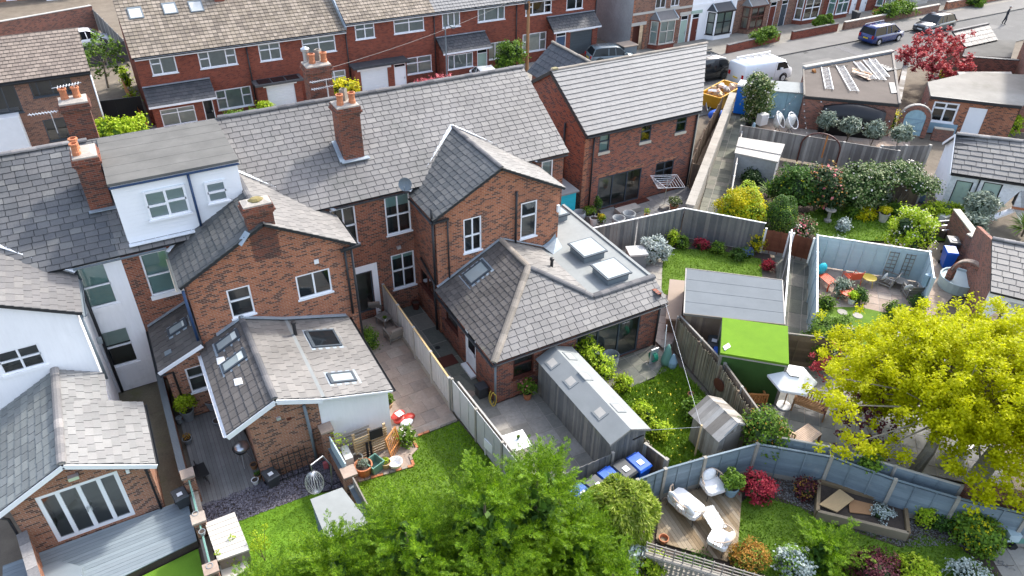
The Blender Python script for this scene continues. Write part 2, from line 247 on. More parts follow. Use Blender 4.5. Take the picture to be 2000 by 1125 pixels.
leafmat('petal_pink',[(.62,.12,.16),(.70,.25,.25)],trans=.3); leafmat('petal_white',[(.75,.75,.65),(.8,.72,.68)],trans=.3); leafmat('petal_yellow',[(.7,.55,.02),(.75,.62,.05)],trans=.3); leafmat('petal_blue',[(.10,.16,.5),(.2,.25,.6)],trans=.3)
# ---------------------------------------------------------------- geometry helpers
COL=S.collection
def V(*a): return Vector(a)
class MB:
    def __init__(s): s.v=[]; s.f=[]
    def quad(s,*p):
        i=len(s.v); s.v+= [tuple(q) for q in p]; s.f.append(tuple(range(i,i+len(p)))); return s
    def poly(s,ps): return s.quad(*ps)
    def box(s,x0,x1,y0,y1,z0,z1,M=None):
        if x0>x1:x0,x1=x1,x0
        if y0>y1:y0,y1=y1,y0
        if z0>z1:z0,z1=z1,z0
        P=[(x0,y0,z0),(x1,y0,z0),(x1,y1,z0),(x0,y1,z0),(x0,y0,z1),(x1,y0,z1),(x1,y1,z1),(x0,y1,z1)]
        if M is not None: P=[tuple(M@Vector(p)) for p in P]
        i=len(s.v); s.v+=P
        for f in ((0,3,2,1),(4,5,6,7),(0,1,5,4),(1,2,6,5),(2,3,7,6),(3,0,4,7)): s.f.append(tuple(i+k for k in f))
        return s
    def bar(s,a,b,w,h,up=(0,0,1)):
        """rectangular bar from a to b, width w (sideways) height h (along up), centred"""
        a=Vector(a);b=Vector(b);d=(b-a);L=d.length
        if L<1e-6: return s
        d/=L; u=Vector(up); sd=d.cross(u)
        if sd.length<1e-4: sd=d.cross(Vector((1,0,0)))
        sd.normalize(); u=sd.cross(d)
        P=[]
        for q in (a,b):
            for i,j in ((-1,-1),(1,-1),(1,1),(-1,1)): P.append(tuple(q+sd*(i*w/2)+u*(j*h/2)))
        i=len(s.v); s.v+=P
        for f in ((3,2,1,0),(4,5,6,7),(0,1,5,4),(1,2,6,5),(2,3,7,6),(3,0,4,7)): s.f.append(tuple(i+k for k in f))
        return s
    def tube(s,pts,r,n=8,cap=True):
        pts=[Vector(p) for p in pts]; rs=r if isinstance(r,(list,tuple)) else [r]*len(pts)
        base=len(s.v); pd=None
        for k,p in enumerate(pts):
            d=(pts[min(k+1,len(pts)-1)]-pts[max(k-1,0)]);
            if d.length<1e-9: d=Vector((0,0,1))
            d.normalize(); a=d.cross(Vector((0,0,1)))
            if a.length<.05: a=d.cross(Vector((0,1,0)))
            a.normalize()
            if pd is not None and a.dot(pd)<0: a=-a
            pd=a; b=d.cross(a)
            for j in range(n):
                t=2*math.pi*j/n; s.v.append(tuple(p+a*(math.cos(t)*rs[k])+b*(math.sin(t)*rs[k])))
        for k in range(len(pts)-1):
            for j in range(n):
                a0=base+k*n+j; a1=base+k*n+(j+1)%n; s.f.append((a0,a0+n,a1+n,a1))
        if cap:
            s.f.append(tuple(base+j for j in range(n))); s.f.append(tuple(base+(len(pts)-1)*n+j for j in reversed(range(n))))
        return s
    def lathe(s,c,prof,n=14,sx=1,sy=1):
        base=len(s.v); c=Vector(c)
        for r,z in prof:
            for j in range(n): t=2*math.pi*j/n; s.v.append((c.x+math.cos(t)*r*sx,c.y+math.sin(t)*r*sy,c.z+z))
        for k in range(len(prof)-1):
            for j in range(n): a0=base+k*n+j; a1=base+k*n+(j+1)%n; s.f.append((a0,a1,a1+n,a0+n))
        s.f.append(tuple(base+j for j in reversed(range(n)))); s.f.append(tuple(base+(len(prof)-1)*n+j for j in range(n))); return s
    def prism(s,pts,z0,z1):
        n=len(pts); ar=sum(pts[i][0]*pts[(i+1)%n][1]-pts[(i+1)%n][0]*pts[i][1] for i in range(n))
        if ar<0: pts=pts[::-1]
        tri=tessellate_polygon([[Vector((p[0],p[1],0)) for p in pts]])
        b=len(s.v); s.v+=[(p[0],p[1],z0) for p in pts]+[(p[0],p[1],z1) for p in pts]
        if n<=4: s.f.append(tuple(b+n+i for i in range(n))); s.f.append(tuple(b+i for i in reversed(range(n))))
        else:
            for t in tri:
                t=list(t); a,bb,c=[pts[i] for i in t]
                if (bb[0]-a[0])*(c[1]-a[1])-(bb[1]-a[1])*(c[0]-a[0])<0: t=t[::-1]
                s.f.append(tuple(b+n+i for i in t)); s.f.append(tuple(b+i for i in reversed(t)))
        for i in range(n): j=(i+1)%n; s.f.append((b+i,b+j,b+n+j,b+n+i))
        return s
    def slab3(s,poly,n,t):
        """extrude planar 3d polygon by -n*t"""
        n=Vector(n).normalized(); k=len(poly); b=len(s.v); P=[Vector(p) for p in poly]
        nn=Vector((0,0,0))
        for i in range(k): nn+=P[i].cross(P[(i+1)%k])
        if nn.dot(n)<0: P=P[::-1]
        s.v+=[tuple(p) for p in P]+[tuple(p-n*t) for p in P]
        s.f.append(tuple(b+i for i in range(k))); s.f.append(tuple(b+k+i for i in reversed(range(k))))
        for i in range(k): j=(i+1)%k; s.f.append((b+j,b+i,b+k+i,b+k+j))
        return s
    def sphere(s,c,r,n=10,m=6,sq=(1,1,1)):
        prof=[]; 
        base=len(s.v); c=Vector(c)
        for i in range(m+1):
            ph=math.pi*i/m-math.pi/2
            for j in range(n): t=2*math.pi*j/n; s.v.append((c.x+math.cos(ph)*math.cos(t)*r*sq[0],c.y+math.cos(ph)*math.sin(t)*r*sq[1],c.z+math.sin(ph)*r*sq[2]))
        for i in range(m):
            for j in range(n): a0=base+i*n+j; a1=base+i*n+(j+1)%n; s.f.append((a0,a1,a1+n,a0+n))
        return s
    def mesh(s,name):
        me=bpy.data.meshes.new(name); me.from_pydata(s.v,[],s.f); 
        # metre UVs per face, u along the horizontal tangent
        uvl=me.uv_layers.new(name='UVMap'); co=np.array(s.v,dtype=np.float64) if s.v else np.zeros((0,3))
        uv=np.zeros((len(me.loops),2),dtype=np.float32); i=0
        for f in s.f:
            p=co[list(f)]; a=np.roll(p,-1,axis=0); nx=((p[:,1]-a[:,1])*(p[:,2]+a[:,2])).sum(); ny=((p[:,2]-a[:,2])*(p[:,0]+a[:,0])).sum(); nz=((p[:,0]-a[:,0])*(p[:,1]+a[:,1])).sum()
            h=math.hypot(nx,ny); L=math.sqrt(nx*nx+ny*ny+nz*nz) or 1
            if h/L<.02: uv[i:i+len(f),0]=p[:,0]; uv[i:i+len(f),1]=p[:,1]
            else:
                tx,ty=-ny/h,nx/h
                if abs(tx)>=abs(ty):
                    if tx<0: tx,ty=-tx,-ty
                elif ty<0: tx,ty=-tx,-ty
                u=p[:,0]*tx+p[:,1]*ty; bz=h/L; bx,by=-nx/h*nz/L,-ny/h*nz/L
                uv[i:i+len(f),0]=u; uv[i:i+len(f),1]=p[:,0]*bx+p[:,1]*by+p[:,2]*bz
            i+=len(f)
        uvl.data.foreach_set('uv',uv.ravel()); return me
    def build(s,name,mat,parent=None,world=True,smooth=False):
        me=s.mesh(name); me.materials.append(MATS[mat] if isinstance(mat,str) else mat)
        if smooth: me.polygons.foreach_set('use_smooth',[True]*len(me.polygons))
        return link(name,me,parent,world)
def link(name,me,parent=None,world=True):
    o=bpy.data.objects.new(name,me); COL.objects.link(o)
    if parent is not None:
        o.parent=parent
        if world: o.location=-WL.get(parent.name,Vector((0,0,0)))
    return o
WL={}                                    # world location of Empties (their meshes are written in world coordinates)
def thing(name,label,cat,loc=(0,0,0),rz=0,group=None):
    o=bpy.data.objects.new(name,None); COL.objects.link(o); o.location=loc; o.rotation_euler=(0,0,rz); o.empty_display_size=.2
    o['label']=label; o['category']=cat
    if group: o['group']=group
    WL[o.name]=Vector(loc); return o
def tag(o,label,cat,group=None):
    o['label']=label; o['category']=cat
    if group: o['group']=group
    return o
def struct(o,kind='structure'): o['kind']=kind; return o
def dup(root,loc,rz,label=None,group=None,scale=None):
    r=root.copy(); COL.objects.link(r); r.location=loc; r.rotation_euler=(0,0,rz)
    if scale: r.scale=scale
    if label: r['label']=label
    if group: r['group']=group
    for ch in list(root.children):
        c=ch.copy(); COL.objects.link(c); c.parent=r
        for g in list(ch.children):
            d=g.copy(); COL.objects.link(d); d.parent=c
    return r
def clip(poly,inside):
    """clip 2d polygon 'poly' against convex ccw polygon 'inside'"""
    out=poly
    for i in range(len(inside)):
        a=inside[i]; b=inside[(i+1)%len(inside)]; src=out; out=[]
        if not src: return []
        def sd(p): return (b[0]-a[0])*(p[1]-a[1])-(b[1]-a[1])*(p[0]-a[0])
        for k in range(len(src)):
            p=src[k]; q=src[(k+1)%len(src)]; sp=sd(p); sq=sd(q)
            if sp>=-1e-9: out.append(p)
            if (sp>1e-9 and sq<-1e-9) or (sp<-1e-9 and sq>1e-9):
                t=sp/(sp-sq); out.append((p[0]+(q[0]-p[0])*t,p[1]+(q[1]-p[1])*t))
    return out
def area(p): return abs(sum(p[i][0]*p[(i+1)%len(p)][1]-p[(i+1)%len(p)][0]*p[i][1] for i in range(len(p))))/2
CAMP=Vector((0,0,CAMH))
_unit={}
def unit_slate(var,t):
    k=(var,t)
    if k in _unit: return _unit[k]
    rr=random.Random(var*7+1); b=MB(); j=lambda a:rr.uniform(-a,a)
    # local: x 0..1 width, y 0..1 up-slope, z height in metres (bottom edge lifted)
    P=[(0+j(.01),0+j(.03),t*2.2),(1+j(.01),0+j(.03),t*2.2),(1,1,t*.9),(0,1,t*.9)]
    b.v=[*P,*[(p[0],p[1],p[2]-t*.95) for p in P]]
    b.f=[(0,1,2,3),(7,6,5,4),(0,4,5,1),(1,5,6,2),(2,6,7,3),(3,7,4,0)]
    me=b.mesh('slate'); _unit[k]=me; return me
def tiles(roof,poly,mat,cw=.42,ch=.27,jit=.12,t=.02,quota=300,name='slate',lap=1.1,stagger=True,under=None,eave=None,gap=.011):
    """roof: part object to parent to; poly: planar convex 3d polygon, first edge = eave"""
    P=[Vector(p) for p in poly]; e=eave or (P[1]-P[0]); u=Vector(e); u.z=0; u.normalize()
    n=Vector((0,0,0))
    for i in range(len(P)): n+=P[i].cross(P[(i+1)%len(P)])
    n.normalize()
    if n.z<0: n=-n
    v=n.cross(u); 
    if v.z<0: v=-v; 
    if u.cross(v).dot(n)<0: u=-u
    O=P[0]; uv=[((p-O).dot(u),(p-O).dot(v)) for p in P]
    if sum(uv[i][0]*uv[(i+1)%len(uv)][1]-uv[(i+1)%len(uv)][0]*uv[i][1] for i in range(len(uv)))<0: uv=uv[::-1]
    umin=min(a for a,_ in uv); umax=max(a for a,_ in uv); vmin=min(b for _,b in uv); vmax=max(b for _,b in uv)
    full=[]; rest=MB(); row=0; vv=vmin-.03
    def add(pl,v0,hh):
        k=len(pl); b=len(rest.v)
        for a,c in pl:
            lift=t*2.2-(c-v0)/hh*(t*1.3); q=O+u*a+v*c+n*lift; rest.v.append(tuple(q))
        for a,c in pl:
            lift=t*1.2-(c-v0)/hh*(t*1.3); q=O+u*a+v*c+n*lift; rest.v.append(tuple(q))
        rest.f.append(tuple(b+i for i in range(k)))
        for i in range(k): j=(i+1)%k; rest.f.append((b+j,b+i,b+k+i,b+k+j))
    while vv<vmax:
        uu=umin-cw*random.random()*(1 if jit>.02 else 0)-(cw/2 if (row%2 and stagger) else 0)
        while uu<umax:
            wd=cw*(1+random.uniform(-jit,jit)); dv=random.uniform(-.014,.014) if jit>.02 else 0
            q=[(uu+gap,vv+dv),(uu+wd-gap,vv+dv),(uu+wd-gap,vv+dv+ch*lap),(uu+gap,vv+dv+ch*lap)]
            c=clip(q,uv)
            if len(c)>=3:
                fr=area(c)/area(q)
                if fr>.97: full.append((uu+gap,vv+dv,wd-2*gap,ch*lap))
                elif fr>.02: add(c,vv+dv,ch*lap)
            uu+=wd
        vv+=ch; row+=1
    if quota>0 and len(full)>0:
        full.sort(key=lambda s:(O+u*s[0]+v*s[1]-CAMP).length)
    for i,(a,b,ww,hh) in enumerate(full):
        if i<quota:
            me=unit_slate(random.randrange(4),t)
            if mat not in [m_.name for m_ in me.materials]:
                key=(id(me),mat)
                if key not in _unit:
                    c=me.copy(); c.materials.clear(); c.materials.append(MATS[mat]); _unit[key]=c
                me=_unit[key]
            o=bpy.data.objects.new(name,me); COL.objects.link(o); o.parent=roof
            q=O+u*a+v*b; tl=random.uniform(-.006,.006) if jit>.02 else 0
            M=Matrix(((u.x*ww,v.x*hh,n.x,q.x),(u.y*ww,v.y*hh,n.y,q.y),(u.z*ww,v.z*hh,n.z+tl,q.z),(0,0,0,1)))
            o.matrix_basis=M
        else: add([(a,b),(a+ww,b),(a+ww,b+hh),(a,b+hh)],b,hh)
    if rest.f:
        o=rest.build(name+'_field',mat,roof); o['kind']='stuff'
def roofpart(house,poly,mat,name='roof',under='fascia_black',thick=.1,quota=120,**kw):
    P=[Vector(p) for p in poly]; n=Vector((0,0,0))
    for i in range(len(P)): n+=P[i].cross(P[(i+1)%len(P)])
    n.normalize()
    if n.z<0:n=-n
    r=MB().slab3(P,n,thick).build(name,under,house)
    tiles(r,poly,mat,quota=quota,**kw); return r
def ridge(house,a,b,mat='ridge_grey',L=.42,r=.13,name='ridge_tile',lift=.03,jitter=.01):
    a=Vector(a);b=Vector(b);d=b-a;n=max(1,int(d.length/L+.5)); d/=n
    par=MB().bar(a+Vector((0,0,-.03)),b+Vector((0,0,-.03)),.12,.06).build('ridge_bed','mortar',house)
    for i in range(n):
        p=a+d*i; q=a+d*(i+1); dn=(q-p).normalized(); sd=dn.cross(Vector((0,0,1))).normalized(); up=sd.cross(dn)
        m_=MB(); base=0; z=lift+random.uniform(-jitter,jitter)
        for k,pt in enumerate((p+dn*.004,q+dn*.02)):
            rr=r*(1.06 if k else 1.0)
            for j in range(6):
                t=math.pi*(j/5); m_.v.append(tuple(pt+sd*(math.cos(t)*rr)+up*(math.sin(t)*rr*.7+z-.05)))
        for j in range(5): m_.f.append((j,j+1,j+7,j+6))
        m_.f.append((5,4,3,2,1,0)); m_.f.append((6,7,8,9,10,11))
        m_.build(name,mat,par)
    return par
def wall(parent,p0,p1,z0,z1,mat,holes=(),top=None,depth=.11,name='wall',reveal=None,thick=.2):
    """vertical wall p0->p1 seen from outside left to right; holes (u0,u1,z0,z1); top = list of (u,z) of gable points between the ends"""
    a=Vector((p0[0],p0[1],0)); b=Vector((p1[0],p1[1],0)); d=b-a; L=d.length; d/=L; nrm=Vector((d.y,-d.x,0))
    out=[(0,z0),(L,z0),(L,z1)]+list(reversed(top or []))+[(0,z1)]
    loops=[out]+[[(h[0],h[2]),(h[0],h[3]),(h[1],h[3]),(h[1],h[2])] for h in holes]
    flat=[q for l in loops for q in l]
    tri=tessellate_polygon([[Vector((q[0],q[1],0)) for q in l] for l in loops])
    m_=MB(); P=lambda q,o=0: tuple(a+d*q[0]-nrm*o+Vector((0,0,q[1])))
    m_.v=[P(q) for q in flat]
    for t in tri:
        t=list(t); A,B,C=[flat[i] for i in t]
        if (B[0]-A[0])*(C[1]-A[1])-(B[1]-A[1])*(C[0]-A[0])<0: t=t[::-1]
        m_.f.append(tuple(t))
    for h in holes:
        c=[(h[0],h[2]),(h[1],h[2]),(h[1],h[3]),(h[0],h[3])]
        for i in range(4): q,r_=c[i],c[(i+1)%4]; m_.quad(P(q),P(r_),P(r_,depth),P(q,depth))
    # solid edge: back and rim
    for i in range(2,len(out)-1): q,r_=out[i],out[i+1]; m_.quad(P(r_),P(q),P(q,thick),P(r_,thick))
    o=m_.build(name,mat,parent); 
    return (a,d,nrm)
BLIND={'dark':'room_dark','warm':'room_warm','pale':'blind_pale','teal':'blind_teal','net':'net_curtain'}
def window(parent,fr,u0,u1,z0,z1,cols=(1,),rows=((1,),),frame='upvc',bar=.065,depth=.1,sill='upvc',back='dark',glassm='glass',name='window',sillz=.05,proud=.02,blind=None,backd=.45):
    """fr: frame from wall(); cols = widths; rows = per-column heights bottom to top"""
    a,d,nrm=fr; P=lambda u,z,o=0: a+d*u-nrm*o+Vector((0,0,z))
    dep=depth-.03
    def bx(m_,ua,ub,za,zb,o0,o1):
        c=[P(ua,za,o0),P(ub,za,o0),P(ub,zb,o0),P(ua,zb,o0)]; e=[P(ua,za,o1),P(ub,za,o1),P(ub,zb,o1),P(ua,zb,o1)]
        b=len(m_.v); m_.v+=[tuple(q) for q in c+e]
        for f in ((0,1,2,3),(7,6,5,4),(0,4,5,1),(1,5,6,2),(2,6,7,3),(3,7,4,0)): m_.f.append(tuple(b+k for k in f))
    f=MB(); o0,o1=dep-.05,dep+.02
    bx(f,u0,u1,z0,z0+bar,o0,o1); bx(f,u0,u1,z1-bar,z1,o0,o1); bx(f,u0,u0+bar,z0+bar,z1-bar,o0,o1); bx(f,u1-bar,u1,z0+bar,z1-bar,o0,o1)
    W=u1-u0; tot=sum(cols); panes=[]; acc=0
    for i,c in enumerate(cols):
        ua=u0+W*acc/tot; acc+=c; ub=u0+W*acc/tot
        if i<len(cols)-1: bx(f,ub-bar/2,ub+bar/2,z0+bar,z1-bar,o0,o1)
        rs=rows[min(i,len(rows)-1)]; tr=sum(rs); za=z0; ac2=0
        for j,r_ in enumerate(rs):
            zb=z0+(z1-z0)*(ac2+r_)/tr; ac2+=r_
            if j<len(rs)-1: bx(f,ua+bar/2,ub-bar/2,zb-bar/2,zb+bar/2,o0,o1)
            panes.append((ua+bar*.5,ub-bar*.5,za+bar*.4,zb-bar*.4)); za=zb
    w_=f.build(name,frame,parent)
    for (ua,ub,za,zb) in panes:
        g=MB(); g.quad(P(ua,za,dep-.01),P(ub,za,dep-.01),P(ub,zb,dep-.01),P(ua,zb,dep-.01)); g.build('pane',glassm,w_)
    g=MB(); B=dep+backd
    if back in ('pale','teal','net') : B=dep+.06
    g.quad(P(u0,z0,B),P(u1,z0,B),P(u1,z1,B),P(u0,z1,B))
    for q in (((u0,z0),(u1,z0)),((u1,z0),(u1,z1)),((u1,z1),(u0,z1)),((u0,z1),(u0,z0))): g.quad(P(*q[0],dep+.02),P(*q[1],dep+.02),P(*q[1],B),P(*q[0],B))
    g.build({'dark':'room','warm':'room'}.get(back,'blind'),BLIND[back],w_)
    if blind:   # (fraction from top, material)
        g=MB(); zt=z1-(z1-z0)*blind[0]; g.quad(P(u0+.04,zt,dep+.05),P(u1-.04,zt,dep+.05),P(u1-.04,z1-.03,dep+.05),P(u0+.04,z1-.03,dep+.05)); g.build('blind',blind[1],w_)
    if sill:
        s_=MB(); bx(s_,u0-.05,u1+.05,z0-sillz,z0+.012,-.06,dep-.05); s_.build('sill',sill,w_)
    return w_
def glazed(parent,fr,u0,u1,z0,z1,n,frame='grey_frame',bar=.07,back='warm',name='patio_door',depth=.1,handle=None):
    """row of n full-height glazed leaves"""
    return window(parent,fr,u0,u1,z0,z1,cols=(1,)*n,rows=((1,),),frame=frame,bar=bar,sill=None,back=back,name=name,depth=depth,backd=.9)
def door(parent,fr,u0,u1,z0,z1,mat,frame='upvc',fan=0,depth=.1,glaze=None,name='door',knob='steel'):
    a,d,nrm=fr; P=lambda u,z,o=0: a+d*u-nrm*o+Vector((0,0,z))
    def bx(m_,ua,ub,za,zb,o0,o1):
        c=[P(ua,za,o0),P(ub,za,o0),P(ub,zb,o0),P(ua,zb,o0)]; e=[P(ua,za,o1),P(ub,za,o1),P(ub,zb,o1),P(ua,zb,o1)]
        b=len(m_.v); m_.v+=[tuple(q) for q in c+e]
        for f in ((0,1,2,3),(7,6,5,4),(0,4,5,1),(1,5,6,2),(2,6,7,3),(3,7,4,0)): m_.f.append(tuple(b+k for k in f))
    m_=MB(); dp=depth-.03; bar=.06
    bx(m_,u0,u0+bar,z0,z1,dp-.05,dp+.02); bx(m_,u1-bar,u1,z0,z1,dp-.05,dp+.02); bx(m_,u0+bar,u1-bar,z1-bar,z1,dp-.05,dp+.02)
    if fan: bx(m_,u0+bar,u1-bar,z1-fan-bar,z1-fan,dp-.05,dp+.02)
    o=m_.build(name,frame,parent); zt=z1-bar-(fan if fan else 0)
    l=MB(); bx(l,u0+bar,u1-bar,z0,zt,dp-.01,dp+.03)
    W=u1-u0-2*bar
    for (ca,cb,ra,rb) in ((.12,.46,.08,.42),(.54,.88,.08,.42),(.12,.46,.5,.9),(.54,.88,.5,.9)) if not glaze else ((.14,.86,.08,.38),):
        bx(l,u0+bar+W*ca,u0+bar+W*cb,z0+(zt-z0)*ra,z0+(zt-z0)*rb,dp-.022,dp-.005)
    l.build('door_leaf',mat,o)
    if glaze: g=MB(); bx(g,u0+bar+W*.14,u1-bar-W*.14,z0+(zt-z0)*glaze,zt-.1,dp-.014,dp); g.build('pane','car_glass',o)
    if fan: g=MB(); bx(g,u0+bar,u1-bar,z1-fan,z1-bar,dp-.005,dp+.005); g.build('pane','car_glass',o)
    k=MB(); bx(k,u1-bar-.12,u1-bar-.07,z0+(zt-z0)*.45,z0+(zt-z0)*.53,dp-.06,dp-.01); k.build('handle',knob,o)
    return o
def pipe(parent,pts,r=.05,mat='pipe_black',name='downpipe'):
    return MB().tube(pts,r,8).build(name,mat,parent,smooth=True)
def gutter(parent,a,b,mat='fascia_black',name='gutter',r=.06):
    m_=MB(); a=Vector(a);b=Vector(b); d=(b-a).normalized(); sd=d.cross(Vector((0,0,1))).normalized()
    base=0
    for p in (a,b):
        for j in range(7): t=math.pi*j/6; m_.v.append(tuple(p+sd*(math.cos(t)*r)-Vector((0,0,math.sin(t)*r))))
    for j in range(6): m_.f.append((j,j+7,j+8,j+1)); 
    n0=len(m_.v)
    for p in (a,b):
        for j in range(7): t=math.pi*j/6; m_.v.append(tuple(p+sd*(math.cos(t)*r*.8)-Vector((0,0,math.sin(t)*r*.8))))
    for j in range(6): m_.f.append((n0+j+1,n0+j+8,n0+j+7,n0+j))
    m_.f.append((0,7,n0+7,n0)); m_.f.append((6,n0+6,n0+13,13))
    return m_.build(name,mat,parent)
def velux(parent,c,u,n,w,h,mat='grey_frame',pane='glass',name='skylight',lift=.06,blind=None,pmat=None):
    """roof window lying on the roof plane: centre c, u along eave, n normal, w along u, h up slope"""
    c=Vector(c);u=Vector(u).normalized();n=Vector(n).normalized();v=n.cross(u)
    if v.z<0: v=-v
    def bx(m_,ua,ub,va,vb,z0,z1):
        P=lambda a,b,z: tuple(c+u*a+v*b+n*z)
        b0=len(m_.v); m_.v+=[P(ua,va,z0),P(ub,va,z0),P(ub,vb,z0),P(ua,vb,z0),P(ua,va,z1),P(ub,va,z1),P(ub,vb,z1),P(ua,vb,z1)]
        for f in ((0,3,2,1),(4,5,6,7),(0,1,5,4),(1,2,6,5),(2,3,7,6),(3,0,4,7)): m_.f.append(tuple(b0+k for k in f))
    m_=MB(); t=.08
    bx(m_,-w/2,w/2,-h/2,-h/2+t,0,lift+.03); bx(m_,-w/2,w/2,h/2-t*1.6,h/2,0,lift+.03); bx(m_,-w/2,-w/2+t,-h/2+t,h/2-t*1.6,0,lift+.03); bx(m_,w/2-t,w/2,-h/2+t,h/2-t*1.6,0,lift+.03)
    o=m_.build(name,mat,parent); m_=MB(); bx(m_,-w/2-.12,w/2+.12,-h/2-.14,h/2+.1,.018,.034); m_.build('flashing','lead',o)
    m_=MB(); bx(m_,-w/2+t,w/2-t,-h/2+t,h/2-t*1.6,lift,lift+.012); m_.build('pane',pmat or 'sky_glass',o)
    if blind: m_=MB(); bx(m_,-w/2+t,w/2-t,h/2-t*1.6-h*blind,h/2-t*1.6,lift+.012,lift+.02); m_.build('blind','blind_pale',o)
    return o
def chimney(house,x0,x1,y0,y1,z0,z1,pots,mat='brick_chimney',cap=.1,name='chimney'):
    c=MB().box(x0,x1,y0,y1,z0,z1-.42).build(name,mat,house)
    b=MB()
    for k,(e,h0,h1) in enumerate(((cap*.45,.42,.34),(cap,.34,.26),(cap*.55,.26,.1))): b.box(x0-e,x1+e,y0-e,y1+e,z1-h0,z1-h1)
    b.build('corbel',mat,c)
    f=MB(); f.box(x0-.02,x1+.02,y0-.02,y1+.02,z1-.1,z1-.04)
    f.quad((x0,y0,z1-.04),(x1,y0,z1-.04),(x1-.18,y0+.18,z1+.03),(x0+.18,y0+.18,z1+.03)); f.quad((x1,y0,z1-.04),(x1,y1,z1-.04),(x1-.18,y1-.18,z1+.03),(x1-.18,y0+.18,z1+.03)); f.quad((x1,y1,z1-.04),(x0,y1,z1-.04),(x0+.18,y1-.18,z1+.03),(x1-.18,y1-.18,z1+.03)); f.quad((x0,y1,z1-.04),(x0,y0,z1-.04),(x0+.18,y0+.18,z1+.03),(x0+.18,y1-.18,z1+.03)); f.quad((x0+.18,y0+.18,z1+.03),(x1-.18,y0+.18,z1+.03),(x1-.18,y1-.18,z1+.03),(x0+.18,y1-.18,z1+.03))
    f.build('flaunching','mortar',c)
    for (px,py,kind) in pots:
        if kind=='pot': MB().lathe((px,py,z1),[(.155,-.06),(.15,.12),(.13,.16),(.13,.36),(.165,.39),(.165,.45),(.12,.46),(.11,.2)],12).build('chimney_pot','terracotta',c,smooth=False)
        elif kind=='square': MB().lathe((px,py,z1),[(.2,-.06),(.17,.5),(.13,.5),(.13,.1)],4).build('chimney_pot','ridge_buff',c)
        elif kind=='cowl': MB().lathe((px,py,z1),[(.13,-.06),(.13,.45),(.2,.5),(.2,.6),(.05,.68)],12).build('chimney_cowl','steel',c)
    l=MB(); l.box(x0-.06,x1+.06,y0-.16,y0-.01,z0+.02,z0+.1); 
    return c
def aerial(house,c,d,n=9,name='aerial'):
    c=Vector(c); d=Vector(d).normalized(); sd=d.cross(Vector((0,0,1))).normalized(); m_=MB(); m_.tube([c,c+d*1.1],.014,5)
    for i in range(n): p=c+d*(.12+i*.11); m_.tube([p-sd*.16,p+sd*.16],.012,4)
    m_.tube([c+d*.3,c+d*.3-Vector((0,0,.9))],.018,5); return m_.build(name,'alu',house)
def dish(house,c,d,r=.3):
    c=Vector(c); q=Vector(d).to_track_quat('Z','Y').to_matrix().to_4x4(); b=MB()
    b.lathe((0,0,0),[(.02,0),(r*.5,.03),(r,.12),(r,.13),(r*.5,.045),(.02,.015)],14); b.tube([(0,-r,.1),(0,-r*.3,r*1.1)],.015,5); b.box(-.03,.03,-r*.3-.03,-r*.3+.03,r*1.05,r*1.2)
    M=Matrix.Translation(c)@q; b.v=[tuple(M@Vector(p)) for p in b.v]; b.tube([c,c+Vector((0,.12,-.35))],.02,5)
    return b.build('satellite_dish','pipe_grey',house)
